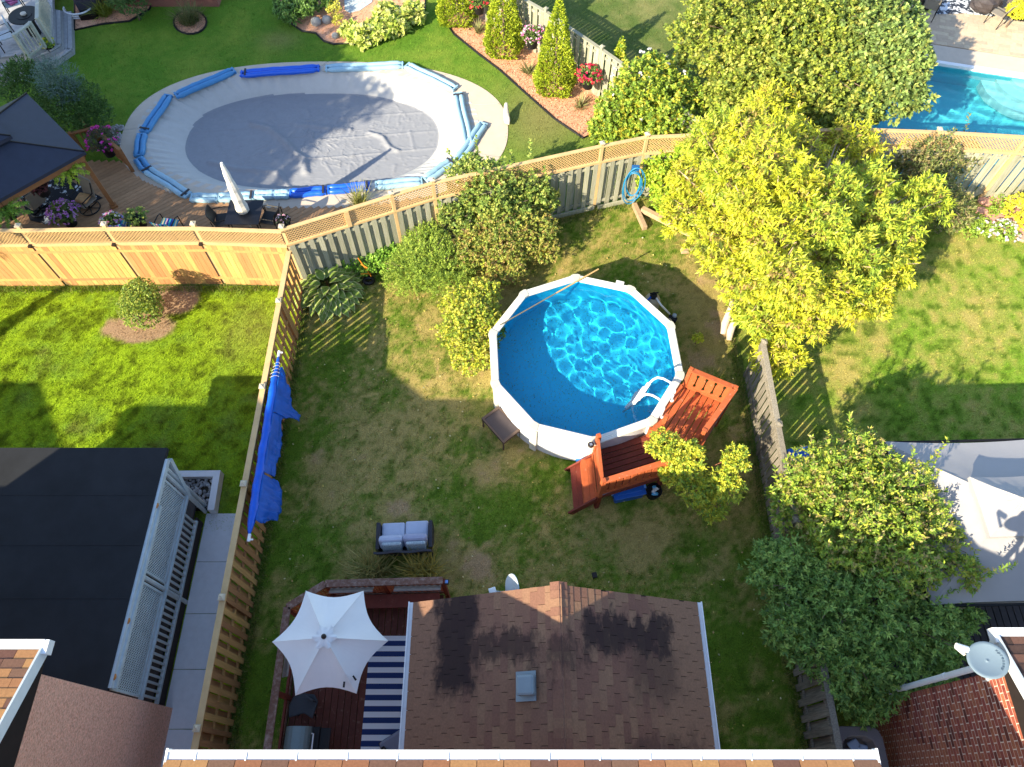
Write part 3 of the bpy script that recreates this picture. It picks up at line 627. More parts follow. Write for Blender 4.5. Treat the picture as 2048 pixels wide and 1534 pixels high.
def water_mat(name, tint):
    m = bpy.data.materials.new(name); m.use_nodes = True; n = m.node_tree.nodes; bs = n['Principled BSDF']
    bs.inputs['Base Color'].default_value = (*tint, 1); bs.inputs['Roughness'].default_value = 0.0; bs.inputs['IOR'].default_value = 1.33; bs.inputs['Transmission Weight'].default_value = 1.0
    return m
m_water = water_mat('pool water', (.93, .985, 1.0))
v, q, f0 = wave_disk((pcx, pcy), 2.34, 1.12, .0046, 4)
me = np_mesh('water', v, q, m_water, None, True); water = link('water', me, pool)
sd.cycles.is_caustics_light = True; water.cycles.is_caustics_caster = True; liner.cycles.is_caustics_receiver = True
ang0 = R(93)
VT = [V((pcx+pr*math.cos(ang0-k*R(36)), pcy+pr*math.sin(ang0-k*R(36)), PZ)) for k in range(10)]
for k in range(10):
    a, c = VT[k], VT[(k+1) % 10]; d = (c-a).normalized(); n = V((pcx, pcy, PZ))-(a+c)/2; n = V((n.x, n.y, 0)).normalized()
    b = MB(); prof = [(-.045, -.05), (-.045, 0), (-.02, .012), (.0, .004), (.02, .012), (.045, .004), (.07, .012), (.095, .004), (.12, .012), (.145, .0), (.145, -.04)]
    e0 = a+d*.07; e1 = c-d*.07
    vs = [e0+n*o+V((0,0,h)) for o, h in prof]+[e1+n*o+V((0,0,h)) for o, h in prof]; m_ = len(prof)
    # mitre towards the centre
    for i, (o, h) in enumerate(prof): vs[i] = vs[i]+d*(o*.32); vs[m_+i] = vs[m_+i]-d*(o*.32)
    b.add(vs, [(i, m_+i, m_+i+1, i+1) for i in range(m_-1)]+[tuple(range(m_)), tuple(range(2*m_-1, m_-1, -1))]); b.build('top_rail', m_prim, pool)
    p = a; out = V((p.x-pcx, p.y-pcy, 0)).normalized(); s = V((-out.y, out.x, 0))
    b = MB(); pl_ = [p+out*.055+s*.06, p+out*.055-s*.06, p+out*.02-s*.13, p-out*.17-s*.075, p-out*.17+s*.075, p+out*.02+s*.13]
    b.prism([(t.x, t.y) for t in pl_], PZ-.06, PZ+.022); b.build('corner_plate', M('pool corner plate', srgb(196,192,178), .5, .06, 8), pool, bevel=.012)
    b = MB(); c0 = V((pcx, pcy, 0))+out*2.40; b.box((c0.x, c0.y, (PZ-.06)/2), (.07, .19, PZ-.06), math.atan2(out.y, out.x)); b.build('upright', m_prim, pool, bevel=.012)
# faint maker's word on the left rail
def text(body, loc, rot, size, mat, parent, name='lettering', ext=.0015):
    cu = bpy.data.curves.new(name, 'FONT'); cu.body = body; cu.size = size; cu.extrude = ext; cu.align_x = 'CENTER'; cu.align_y = 'CENTER'
    cu.materials.append(mat); tmp = bpy.data.objects.new('tmp', cu); COL.objects.link(tmp); me = bpy.data.meshes.new_from_object(tmp); bpy.data.objects.remove(tmp)
    if not me.materials: me.materials.append(mat)
    o = link(name, me, parent, loc, rot)
    return o
# skimmer lid
p = G(1240, 566, PZ+.03); b = MB(); b.box((p.x, p.y, PZ+.03), (.22, .14, .03), -.3); b.build('skimmer_lid', m_prim, pool, bevel=.02)
# ---------------------------------------------------------------- red stained pool deck
pd = thing('pool_deck', 'red stained two-level wooden deck with steps beside the round pool', 'deck', tuple(G(1260, 900, 0)))
def q4(a, b, c, d, z): return [G(*a, z), G(*b, z), G(*c, z), G(*d, z)]
def planks(parent, O, u, v, n, mat, th=.035, gap=.02, name='plank'):
    """n boards side by side: O corner, u = board length vector, v = total width vector"""
    O = V(O); u = V(u); v = V(v); w = v.length/n; ang = math.atan2(u.y, u.x); Lu = u.length; vd = v.normalized()
    me = MB().box((0, 0, 0), (Lu, w-gap, th)).mesh(name, mat)
    for k in range(n):
        c = O+u/2+vd*(w*(k+.5)); link(name, me, parent, (c.x, c.y, O.z-th/2+random.uniform(-.002, .002)), (0, 0, ang+random.uniform(-.002, .002)))
def post(parent, p, z0, z1, w=.09, ang=0, mat=None, name='post'):
    b = MB(); b.box((p.x, p.y, (z0+z1)/2), (w, w, z1-z0), ang); return b.build(name, mat or m_red, parent, bevel=.006)
def fancy(w, h, th, mat):
    """board baluster with a waisted outline"""
    e = [(0, .5), (.08, .5), (.1, .38), (.18, .33), (.26, .36), (.3, .42), (.5, .43), (.7, .42), (.74, .36), (.82, .33), (.9, .38), (.92, .5), (1, .5)]
    pts = [(x*w, y*h) for y, x in e]+[(-x*w, y*h) for y, x in reversed(e)]; n = len(pts)
    b = MB(); b.add([(x, -th/2, z) for x, z in pts]+[(x, th/2, z) for x, z in pts], [tuple(range(n)), tuple(range(2*n-1, n-1, -1))]+[(i, n+i, n+(i+1) % n, (i+1) % n) for i in range(n)])
    return b.mesh('baluster', mat)
def railing(parent, a, b, z0, z1, n, mat):
    a = V(a); b = V(b); d = b-a; d.z = 0; L = d.length; d = d.normalized(); ang = math.atan2(d.y, d.x)
    MB().beam(V((a.x, a.y, z1)), V((b.x, b.y, z1)), .13, .04).build('hand_rail', mat, parent, bevel=.005)
    MB().beam(V((a.x, a.y, z0+.08)), V((b.x, b.y, z0+.08)), .045, .09).build('bottom_rail', mat, parent)
    me = fancy(L/n, z1-z0-.14, .028, mat)
    for k in range(n): p = a+d*(L*(k+.5)/n); link('baluster', me, parent, (p.x, p.y, z0+.12), (0, 0, ang))
UZ, LZ = 1.22, .80
A, B_, C_, D_ = q4((1303,856), (1357,765), (1455,806), (1401,896), UZ)
u = ((B_-A)+(C_-D_))/2; v_ = ((D_-A)+(C_-B_))/2
planks(pd, A, u, v_, 8, m_red)
MB().beam(A-V((0,0,.11)), D_-V((0,0,.11)), .04, .14).build('rim_joist', m_red, pd); MB().beam(D_-V((0,0,.111)), C_-V((0,0,.111)), .04, .14).build('rim_joist', m_railbrown, pd)
MB().beam(B_-V((0,0,.11)), C_-V((0,0,.11)), .04, .14).build('rim_joist', m_red, pd)
ua = math.atan2(u.y, u.x)
for p in (A, B_, C_, D_): post(pd, p, 0, UZ-.05, .1, ua)
r0 = B_+(C_-B_)*.13-u.normalized()*.06; r1 = C_-u.normalized()*.06
post(pd, r0, UZ, 2.12, .095, ua); post(pd, r1, UZ, 2.12, .095, ua); railing(pd, r0, r1, UZ, 2.06, 5, m_red)
r2 = D_-v_.normalized()*.1; post(pd, r2, UZ, 2.1, .095, ua); 
railing(pd, r1, r2, UZ, 2.06, 7, m_red)
post(pd, G(1320, 864, UZ), UZ, 2.1, .1, ua)
E0, E1, E2, E3 = q4((1190,903), (1305,866), (1335,950), (1199,990), LZ)
lu = ((E1-E0)+(E2-E3))/2; lv = ((E3-E0)+(E2-E1))/2; la = math.atan2(lu.y, lu.x)
planks(pd, E0, lu, lv, 8, m_maroon)
for p, q in ((E0, E3), (E3, E3+lu), (E0, E1)): MB().beam(p-V((0,0,.12)), q-V((0,0,.12)), .04, .16).build('rim_joist', m_maroon, pd)
for p in (E0, E3, E3+lu, E0+lu): post(pd, p, 0, LZ-.04, .1, la, m_maroon)
post(pd, E0, LZ, 1.72, .1, la); post(pd, E3, LZ-.4, 1.74, .1, la); e3r = E3+lu*.97; post(pd, e3r, LZ, 1.7, .1, la)
railing(pd, E3, e3r, LZ, 1.66, 9, m_red)
gd = (E3-E0).normalized(); gl = (E3-E0).length      # closed gate at the head of the steps
gme = MB().box((0,0,.42), ((gl-.14)/5-.006, .025, .84)).mesh('gate_board', m_red)
for k in range(5): p = E0+gd*(.08+(gl-.14)*(k+.5)/5); link('gate_board', gme, pd, (p.x, p.y, LZ+.04), (0, 0, math.atan2(gd.y, gd.x)))
for z in (LZ+.12, 1.62): MB().beam(V((E0.x, E0.y, z))-lu.normalized()*.03, V((E3.x, E3.y, z))-lu.normalized()*.03, .04, .09).build('gate_rail', m_red, pd)
sl_ = -lu.normalized(); sw = E3-E0                         # steps go down away from the gate
for k, (z, m) in enumerate(((.54, m_red), (.28, m_maroon))):
    o0 = E0+sl_*(.06+k*.27); o0 = V((o0.x, o0.y, z)); planks(pd, o0+sl_*.27, sw, -sl_*.27, 2, m, .035, .01, 'tread')
    MB().beam(V((o0.x, o0.y, z+.11)), V((o0.x+sw.x, o0.y+sw.y, z+.11)), .025, .2).build('riser', m_red, pd)
for off in (V((0,0,0)), sw):
    a = E0+off; MB().beam(V((a.x, a.y, .58)), V((a.x, a.y, .12))+sl_*.68, .04, .24).build('stringer', m_maroon, pd)
sp = G(1182, 889, 1.45); b = MB(); b.lathe((sp.x, sp.y, 1.40), [(.05, 0), (.075, .01), (.075, .05), (.06, .06)], 14); o = tag(b.build('solar_light', m_solar, smooth=False), 'round black solar lamp on the gate post of the red deck', 'lamp')
MB().box((sp.x, sp.y, 1.465), (.06, .06, .012), .3).build('solar_panel', M('solar cell', srgb(120,130,150), .2, .1, 5), o)
# ladder over the rim
ld = thing('pool_ladder', 'white tubular A-frame ladder over the pool rim', 'ladder', tuple(G(1330, 815, UZ)))
f0_, f1_ = G(1343, 800, UZ), G(1322, 833, UZ); tang = (f1_-f0_).normalized(); inw = V((tang.y, -tang.x, 0)); 
if inw.dot(V((pcx, pcy, 0))-f0_) < 0: inw = -inw
m_lad = M('white ladder plastic', srgb(240,240,240), .35, .03, 6)
for f in (f0_, f1_):
    pts = [f+V((0,0,.0)), f+V((0,0,.45)), f+V((0,0,.62))+inw*.06, f+V((0,0,.70))+inw*.2, f+V((0,0,.70))+inw*.36, f+V((0,0,.62))+inw*.5, f+V((0,0,.45))+inw*.58, f+V((0,0,-.3))+inw*.78, f+V((0,0,-1.0))+inw*.92]
    MB().tube(pts, .028, 10).build('rail_tube', m_lad, ld, smooth=True); MB().lathe((f.x, f.y, UZ), [(.06, 0), (.06, .015), (.035, .03)], 12).build('foot', m_lad, ld)
for z, o in ((.18, .655), (-.1, .73), (-.38, .8), (-.66, .86)):
    a = f0_+V((0,0,z))+inw*o; c = f1_+V((0,0,z))+inw*o; MB().beam(a, c, .1, .035).build('rung', m_lad, ld, bevel=.01)
# leaf net pole lying across the pool
pa, pb = G(1000, 650, 1.36), G(1197, 538, 1.42); po_ = thing('pool_pole', 'long thin pole lying across the pool rim under the shrub', 'pole', tuple(pa))
pm_ = pa.lerp(pb, .56); MB().tube([pa, pm_], .016, 8).build('handle_section', M('grey pole', srgb(120,112,92), .5, .1, 9), po_); MB().tube([pm_, pb], .02, 8).build('wooden_section', M('pale wooden pole', srgb(206,166,112), .6, .1, 9), po_)
# filter and pump behind the pool
fc = G(1305, 600, .5); ft = thing('pool_filter', 'round beige sand filter tank with black valve behind the pool', 'filter', (fc.x, fc.y, 0))
MB().lathe((fc.x, fc.y, .05), [(.16, 0), (.2, .05), (.22, .2), (.22, .42), (.19, .54), (.1, .6)], 20).build('tank', M('beige tank', srgb(176,162,134), .5, .06, 6), ft, smooth=True)
b = MB(); b.lathe((fc.x, fc.y, .64), [(.1, 0), (.1, .08), (.07, .12), (.07, .14)], 14); b.beam((fc.x-.12, fc.y, .8), (fc.x+.12, fc.y+.03, .8), .03, .03); b.build('valve', m_black, ft)
pq = G(1338, 632, .25); MB().tube([(fc.x+.05, fc.y-.05, .7), (fc.x+.2, fc.y-.25, .6), (pq.x, pq.y, .35)], .028, 8).build('pipe', m_white, ft, smooth=True)
MB().tube([(fc.x-.08, fc.y-.04, .7), (fc.x-.3, fc.y-.2, .5), (fc.x-.4, fc.y-.3, .5)], .03, 8).build('blue_hose', M('blue hose', srgb(30,90,190), .4, .05, 5), ft, smooth=True)
pu = thing('pool_pump', 'small dark pump with strainer beside the pool wall', 'pump', (pq.x, pq.y, 0))
MB().tube([(pq.x, pq.y, .2), (pq.x+.2, pq.y-.12, .2)], [.09, .08], 12).build('motor', m_black, pu); MB().lathe((pq.x-.05, pq.y-.2, .05), [(.09, 0), (.1, .2), (.1, .26), (.06, .3)], 14).build('strainer', M('beige tank', srgb(176,162,134)), pu)
MB().lathe((pq.x+.14, pq.y-.02, .25), [(.06, 0), (.06, .08), (.04, .1)], 12).build('cap', M('pale grey plastic', srgb(160,176,190), .4, .05, 5), pu)
# tote, bucket, tarp, foam noodle by the deck
m_tote = M('blue tote plastic', srgb(34,92,178), .35, .06, 6, spec=.5)
tp = G(1252, 986, .0); tt = thing('storage_tote', 'blue plastic storage tote pushed under the red deck', 'tote', tuple(tp)); ta = .22
MB().box((tp.x, tp.y, .16), (.72, .42, .32), ta).build('bin', m_tote, tt, bevel=.03)
b = MB(); b.box((tp.x, tp.y, .34), (.8, .5, .04), ta); b.box((tp.x, tp.y, .37), (.62, .32, .03), ta); b.build('lid', m_tote, tt, bevel=.015)
for s in (-1, 1): MB().box((tp.x+s*.41*math.cos(ta), tp.y+s*.41*math.sin(ta), .33), (.05, .2, .06), ta).build('lid_latch', M('pale blue plastic', srgb(110,160,220), .35, .05, 5), tt)
bp = G(1304, 990, 0); bk = thing('bucket', 'black bucket of blue pool oddments beside the tote', 'bucket', tuple(bp)); MB().lathe((bp.x, bp.y, 0), [(.14, 0), (.18, .3), (.195, .3), (.195, .33), (.17, .33), (.16, .28)], 18).build('pail', m_black, bk)
for k in range(7): MB().blob((bp.x+random.uniform(-.1,.1), bp.y+random.uniform(-.1,.1), .33), (.06, .045, .04), 7, 4, .2).build('oddment', M('aqua plastic' if k % 2 else 'white plastic bits', srgb(90,170,214) if k % 2 else srgb(210,214,214), .4, .1, 5), bk)
n0, n1 = G(1200, 990, .78), G(1236, 977, .78); tag(MB().tube([n0, n0.lerp(n1, .5)+V((0,0,.01)), n1], .03, 8).build('foam_bar', M('pale blue foam', srgb(150,170,205), .6, .05, 5), smooth=True), 'pale blue foam bar resting along the foot of the deck railing', 'foam bar')
tq = G(1168, 920, .1); b = MB()
for k in range(6): b.blob((tq.x+random.uniform(-.16,.16), tq.y+random.uniform(-.12,.12), random.uniform(.05,.16)), (.15, .12, .12), 9, 6, .3)
tag(b.build('crumpled_tarp', M('blue tarp', srgb(40,120,200), .35, .35, 12)), 'crumpled blue tarp between the pool wall and the red steps', 'tarp')
# rattan coffee table
T = q4((963,836), (997,812), (1043,858), (1007,886), .48); m_rat = M('brown rattan', srgb(92,76,68), .6, .2, 60, .01, 140)
ct = thing('coffee_table', 'brown rattan coffee table standing against the pool wall', 'table', tuple(G(1003, 850, 0)))
tc_ = sum(T, V((0,0,0)))/4; Ti = [tc_+(p-tc_)*.86 for p in T]
b = MB(); b.add([p+V((0,0,.0)) for p in T]+[p for p in Ti]+[p-V((0,0,.1)) for p in T]+[p-V((0,0,.02)) for p in Ti], [(i, (i+1) % 4, 4+(i+1) % 4, 4+i) for i in range(4)]+[(8+i, 8+(i+1) % 4, (i+1) % 4, i) for i in range(4)]+[(4+i, 4+(i+1) % 4, 12+(i+1) % 4, 12+i) for i in range(4)]); b.build('frame', m_rat, ct)
b = MB(); b.add([p-V((0,0,.02)) for p in Ti], [(0,1,2,3)]); b.build('top', M('dark woven top', srgb(70,62,64), .45, .25, 90, .004, 200), ct)
for p in T: q = tc_+(p-tc_)*.93; MB().beam(V((q.x, q.y, 0)), V((q.x, q.y, .4)), .04, .04).build('leg', m_rat, ct)
# loveseat
la_, lb_ = G(755, 1050, .42), G(866, 1045, .42); lw = (lb_-la_); ld_ = lw.normalized(); lback = V((ld_.y, -ld_.x, 0)); lwid = lw.length; dep = .66
ls = thing('loveseat', 'dark rattan loveseat with pale blue-grey cushions on the dry lawn', 'sofa', tuple(V((la_.x, la_.y, 0))+ld_*lwid/2+lback*.35))
def LP(s, t, z): p = la_+ld_*s+lback*t; return V((p.x, p.y, z))
m_dr = M('charcoal rattan', srgb(56,54,60), .55, .25, 60, .01, 140); m_cu = M('pale blue-grey cushion', srgb(186,194,214), .9, .06, 9, .01, 16); m_cu2 = M('grey-lilac cushion', srgb(168,172,196), .9, .1, 7, .015, 12)
la2 = math.atan2(ld_.y, ld_.x)
def lbox(name, s, t, z, size, mat, bev=.0, sub=None): 
    c = LP(s, t, z); return MB().box(c, size, la2).build(name, mat, ls, bevel=bev)
lbox('base', lwid/2, dep/2, .2, (lwid, dep, .2), m_dr, .01)
for s in (.045, lwid-.045): lbox('arm', s, dep/2-.02, .38, (.09, dep-.02, .4), m_dr, .015)
b = MB(); ns = 14
for t0, z0, t1, z1 in ((dep-.03, .3, dep+.09, .8),):
    vs = []
    for k in range(ns+1):
        s = lwid*k/ns; w = .018*math.sin(4*math.pi*k/ns); vs += [LP(s, t0, z0), LP(s, t1+w, z1+w), LP(s, t1+w+.05, z1+w), LP(s, t0+.05, z0)]
    b.add(vs, [(4*k+i, 4*k+(i+1) % 4, 4*k+4+(i+1) % 4, 4*k+4+i) for k in range(ns) for i in range(4)]+[(3,2,1,0), (4*ns, 4*ns+1, 4*ns+2, 4*ns+3)])
b.build('back', m_dr, ls)
hw = (lwid-.2)/2
for i in (0, 1):
    c = LP(.1+hw*(i+.5), .24-.02*i, .37); MB().box(c, (hw-.012, .56, .15), la2).build('seat_cushion', m_cu, ls, bevel=.045)
    c = LP(.1+hw*(i+.5)-.01, .46+.015*(1-i), .58); b = MB(); rot = Matrix.Rotation(la2, 3, 'Z') @ Matrix.Rotation(R(-18), 3, 'X')
    b.box(c, (hw+.01, .17, .38), rot=rot); o = b.build('back_cushion', m_cu2 if i else m_cu, ls, bevel=.07)
    c = LP(.1+hw*(i+.5)+.015, .6, .62); b = MB(); b.box(c, (hw-.1, .09, .3), rot=Matrix.Rotation(la2, 3, 'Z') @ Matrix.Rotation(R(-15), 3, 'X'))
    m_pl = M('grey white plaid', srgb(196,206,210), .9, .1, 4, 0, 9, (30,1,3), 0, col2=srgb(130,150,160), mask=(6,.5,.05)); b.build('plaid_pillow', m_pl, ls, bevel=.035)
for s in (.05, lwid-.05):
    for t in (.04, dep): a = LP(s, t, 0); MB().beam(a, a+V((0,0,.12)), .05, .05).build('leg', m_dr, ls)
# rolled blue solar cover on the side fence
c0, c1 = G(557, 712, 1.72), G(499, 1070, 1.72); sc = thing('solar_cover_reel', 'blue pool solar cover rolled on a pole along the tan side fence', 'pool cover', tuple((c0+c1)/2-V((0,0,1.7))))
m_sol = M('blue solar cover film', srgb(22,92,206), .35, .18, 5, .02, 18, spec=.5); m_sol2 = M('thin blue cover film', srgb(14,84,172), .45, .25, 4, .02, 14)
dd = (c1-c0); n_ = 40; pts = []; rs = []
for k in range(n_+1):
    t = k/n_; pts.append(c0+dd*t+V((.008*math.sin(t*31), 0, .006*math.sin(t*47)))); rs.append(.02+.08*min(1, t*5, (1-t)*12)+.006*math.sin(t*60))
MB().tube(pts, rs, 12).build('roll', m_sol, sc, smooth=True)
for a, e in ((c0, -1), (c1, 1)): 
    MB().tube([a-dd.normalized()*.02*e, a+dd.normalized()*.14*e], .034, 10).build('end_fitting', m_white, sc); MB().tube([a+dd.normalized()*.1*e, a+dd.normalized()*.1*e+V((.09,0,0))], .02, 8).build('handle', m_white, sc)
def flap(prof, drop, seed):
    """prof: (t along the roll, free width) pairs; the sheet hangs from the roll and falls over the fence boards"""
    nu, nv = 46, 12; ts = np.linspace(prof[0][0], prof[-1][0], nu+1); ws = np.interp(ts, [p[0] for p in prof], [p[1] for p in prof]); vs = []
    for i in range(nu+1):
        base = c0+dd*float(ts[i]); w = float(ws[i])
        for j in range(nv+1):
            q = j/nv; n1 = float(fbm(np.array([i*.16+seed*7]), np.array([j*.28]), 91, 3)[0]-.5); n2 = float(fbm(np.array([i*.4+seed*5]), np.array([j*.12+3]), 93, 3)[0]-.5)
            vs.append(base+V((.09+(w*.42+.05)*q+.16*n1*q, .22*n2*q, .05-w*drop*q**1.2+.16*n2*q)))
    b = MB(); b.add(vs, [(i*(nv+1)+j, (i+1)*(nv+1)+j, (i+1)*(nv+1)+j+1, i*(nv+1)+j+1) for i in range(nu) for j in range(nv)])
    o = b.build('loose_flap', m_sol2, sc, smooth=True); md = o.modifiers.new('thick', 'SOLIDIFY'); md.thickness = .004
flap([(.08, .05), (.16, .35), (.25, .6), (.29, .95), (.325, .9), (.345, .4)], .7, 1); flap([(.345, .28), (.5, .34), (.68, .26)], 1.1, 2); flap([(.69, .3), (.72, .62), (.8, .72), (.88, .62), (.93, .2)], .75, 3)
for k in range(5):
    t = .05+k*.022; c = c0+dd*t; r_ = .03+.075*min(1, t*9); MB().tube([c+V((r_*1.08*math.cos(a)*1, .02*math.sin(a*2), r_*1.08*math.sin(a))) for a in [i*math.pi/6 for i in range(12)]], .004, 5, True).build('tie_cord', m_white, sc)
# ---------------------------------------------------------------- patio deck behind the house
dk = thing('patio_deck', 'brown plank deck with weathered railing under the white umbrella', 'deck', (-3.1, 2, 0))
FZ = .6
def vplanks(parent, x0, x1, n, yfun, z, mat):
    w = (x1-x0)/n; 
    for k in range(n):
        y0, y1 = yfun(x0+w*(k+.5)); me = MB().box((0, 0, 0), (w-.011, y1-y0, .035)).mesh('plank', mat); link('plank', me, parent, (x0+w*(k+.5), (y0+y1)/2, z-.018))
vplanks(dk, -4.56, -1.5, 22, lambda x: (-.05, 3.86 if x > -3.9 else 3.36+(x+4.6)/.7*.46), FZ, m_brown)
RZ = 1.58; rp = [V((-4.6, -.1, RZ)), V((-4.62, 3.38, RZ)), V((-3.9, 3.86, RZ)), V((-1.45, 3.93, RZ))]
for a, c in zip(rp[:-1], rp[1:]):
    MB().beam(a, c, .15, .04).build('cap_rail', m_railbrown, dk, bevel=.005); MB().beam(a-V((0,0,.98)), c-V((0,0,.98)), .05, .17).build('rim_board', m_railbrown, dk)
    MB().beam(a-V((0,0,.8)), c-V((0,0,.8)), .045, .08).build('bottom_rail', m_maroon, dk)
lattice(dk, V((rp[1].x+.02,rp[1].y-.03,0)), V((rp[2].x+.02,rp[2].y-.03,0)), .8, 1.5, m_red, .09, .035); lattice(dk, V((rp[2].x,rp[2].y-.03,0)), V((rp[3].x,rp[3].y-.03,0)), .8, 1.5, m_red, .09, .035)
for p, q, f in ((rp[2], rp[3], (.03, .4)), (rp[2], rp[3], (.58, .98)), (rp[0], rp[1], (.62, .8))):
    a = p.lerp(q, f[0]); c = p.lerp(q, f[1]); inn = V(((a.y-c.y), (c.x-a.x), 0)).normalized()*-1
    if inn.dot(V((-3, 2, 0))-V((a.x, a.y, 0))) < 0: inn = -inn
    MB().beam(V((a.x, a.y, 1.42))+inn*.1, V((c.x, c.y, 1.42))+inn*.1, .03, .22, up=(inn.x, inn.y, 1.2)).build('bench_back', M('grey weathered plank', srgb(146,138,134), .9, .2, 4, .03, 10, (2,2,2)), dk)
a = rp[2]; MB().beam(V((-3.85, 3.6, 1.0)), V((-1.55, 3.66, 1.0)), .28, .04).build('bench_seat', m_maroon, dk)
for k in range(6): x = -3.7+k*.42; MB().beam((x, 3.62, FZ), (x, 3.62, .98), .05, .09).build('bench_leg', m_maroon, dk)
for p in (rp[1], rp[2], rp[3], V((-4.6, 1.75, RZ)), V((-2.7, 3.9, RZ)), V((-4.6, .1, RZ))): post(dk, V((p.x, p.y, 0)), 0, RZ-.02, .09, 0, m_maroon)
slp = G(893, 1164, 1.5); o = MB().box((slp.x, slp.y, 1.5), (.1, .1, .05)).build('solar_light', m_solar, bevel=.008); tag(o, 'small blue-square solar lamp at the end of the deck rail', 'lamp'); MB().box((slp.x, slp.y, 1.53), (.065, .065, .01)).build('solar_panel', M('blue solar cell', srgb(120,160,225), .2, .1, 5), o)
# umbrella
uc = G(651, 1276, 2.92); um = thing('patio_umbrella', 'large open white hexagonal umbrella over the brown deck', 'umbrella', (uc.x, uc.y, FZ))
m_umb = M('white umbrella cloth', srgb(236,236,236), .85, .03, 3, .004, 8)
tips = [G(545,1284,2.42), G(612,1182,2.42), G(727,1182,2.42), G(776,1282,2.42), G(713,1387,2.42), G(591,1391,2.42)]
b = MB(); top = V((uc.x, uc.y, 2.92)); nr, ns = 8, 8; vs = []; fs = []
for i in range(6):
    a, c = tips[i], tips[(i+1) % 6]; o = len(vs)
    for r in range(nr+1):
        q = .1+.9*r/nr
        for s in range(ns+1):
            t = s/ns; e = a.lerp(c, t); bow = 4*t*(1-t); e = e+(top-e)*.135*bow; e.z = a.z+.03*bow
            p = top.lerp(e, q); p.z = top.z-(top.z-e.z)*(q**1.12)-.05*bow*q*(1-q)*2; vs.append(p)
    fs += [(o+r*(ns+1)+s, o+(r+1)*(ns+1)+s, o+(r+1)*(ns+1)+s+1, o+r*(ns+1)+s+1) for r in range(nr) for s in range(ns)]
b.add(vs, fs); o = b.build('canopy', m_umb, um, smooth=False); md = o.modifiers.new('thick', 'SOLIDIFY'); md.thickness = .004
for i in range(6): MB().tube([top.lerp(tips[i], q)+V((0,0,.008-(top.z-tips[i].z)*(q**1.12-q))) for q in (.1, .3, .5, .7, .85, 1)], .007, 6).build('rib_seam', m_umb, um)
vs = []; n = 36; fs = []
for r, z in ((.03, .075), (.12, .06), (.2, .035)):
    for k in range(n): a = 2*math.pi*k/n; q = r*(1+(.16*math.cos(6*a) if r > .1 else 0)); vs.append((top.x+q*math.cos(a), top.y+q*math.sin(a), top.z+z+.05+(.03*math.cos(12*a) if r > .15 else 0)))
fs = [(r*n+k, (r+1)*n+k, (r+1)*n+(k+1) % n, r*n+(k+1) % n) for r in range(2) for k in range(n)]
b = MB(); b.add(vs, fs); o = b.build('vent_cap', m_umb, um, smooth=True)
MB().lathe((top.x, top.y, top.z+.11), [(.045, 0), (.048, .05), (.03, .085), (.005, .09)], 14).build('finial', m_solar, um, smooth=True)
MB().tube([(top.x, top.y, FZ), (top.x, top.y, top.z+.05)], .022, 10).build('pole', m_dkmetal, um); MB().lathe((top.x, top.y, FZ), [(.26, 0), (.26, .05), (.05, .1)], 20).build('base', m_black, um)
s0 = G(686, 1355, 2.62); MB().tube([s0, G(690, 1346, 2.63), G(696, 1350, 2.63), G(706, 1355, 2.6)], .006, 5).build('tie_strap', m_umb, um)
for p, c in (((688,1369),0), ((709,1356),.7)): q = G(*p, 2.58); MB().box(q, (.035, .1, .012), c).build('strap_buckle', m_black, um)
# striped rug
m_rug = bpy.data.materials.new('navy and white stripes'); m_rug.use_nodes = True; N = m_rug.node_tree.nodes; L = m_rug.node_tree.links
g = N.new('ShaderNodeNewGeometry'); sx = N.new('ShaderNodeSeparateXYZ'); L.new(g.outputs['Position'], sx.inputs[0]); mu = N.new('ShaderNodeMath'); mu.operation = 'MULTIPLY_ADD'; mu.inputs[1].default_value = 1/.214; mu.inputs[2].default_value = .5; L.new(sx.outputs['Y'], mu.inputs[0])
fr = N.new('ShaderNodeMath'); fr.operation = 'FRACT'; L.new(mu.outputs[0], fr.inputs[0]); gt = N.new('ShaderNodeMath'); gt.operation = 'GREATER_THAN'; gt.inputs[1].default_value = .5; L.new(fr.outputs[0], gt.inputs[0])
mx = N.new('ShaderNodeMix'); mx.data_type = 'RGBA'; mx.inputs[6].default_value = (*srgb(226,226,228), 1); mx.inputs[7].default_value = (*srgb(30,52,104), 1); L.new(gt.outputs[0], mx.inputs[0]); L.new(mx.outputs[2], N['Principled BSDF'].inputs['Base Color']); N['Principled BSDF'].inputs['Roughness'].default_value = .95
tag(MB().box((-2.32, 1.6, FZ+.008), (1.42, 2.78, .012)).build('rug', m_rug), 'navy and white striped outdoor rug along the extension wall', 'rug')
# grill
gp = G(590, 1490, 1.2); gr = thing('barbecue_grill', 'grey-lidded gas grill with side shelf against the deck railing', 'grill', (gp.x, gp.y, FZ)); m_lid = M('hammered grey lid', srgb(120,136,138), .4, .12, 60, .01, 120, metal=.4)
MB().box((gp.x+.12, gp.y, 1.0), (.62, .66, .22), 0).build('firebox', m_black, gr, bevel=.02); MB().box((gp.x+.12, gp.y, FZ+.16), (.55, .55, .3)).build('cabinet', m_black, gr)
vs = []; nn = 10
for s in (-.33, .33):
    for k in range(nn+1): a = math.pi*k/nn; vs.append((gp.x+.02-.26*math.cos(a), gp.y+s, 1.1+.2*math.sin(a)))
b = MB(); b.add(vs, [(k, k+1, nn+2+k, nn+1+k) for k in range(nn)]+[tuple(range(nn, -1, -1)), tuple(range(nn+1, 2*nn+2))]); b.build('lid', m_lid, gr, bevel=.01)
MB().tube([(gp.x+.29, gp.y-.2, 1.2), (gp.x+.33, gp.y-.2, 1.2), (gp.x+.33, gp.y+.2, 1.2), (gp.x+.29, gp.y+.2, 1.2)], .014, 8).build('handle', m_gut, gr)
MB().box((gp.x+.5, gp.y+.0, 1.05), (.26, .62, .03)).build('side_shelf', m_black, gr)
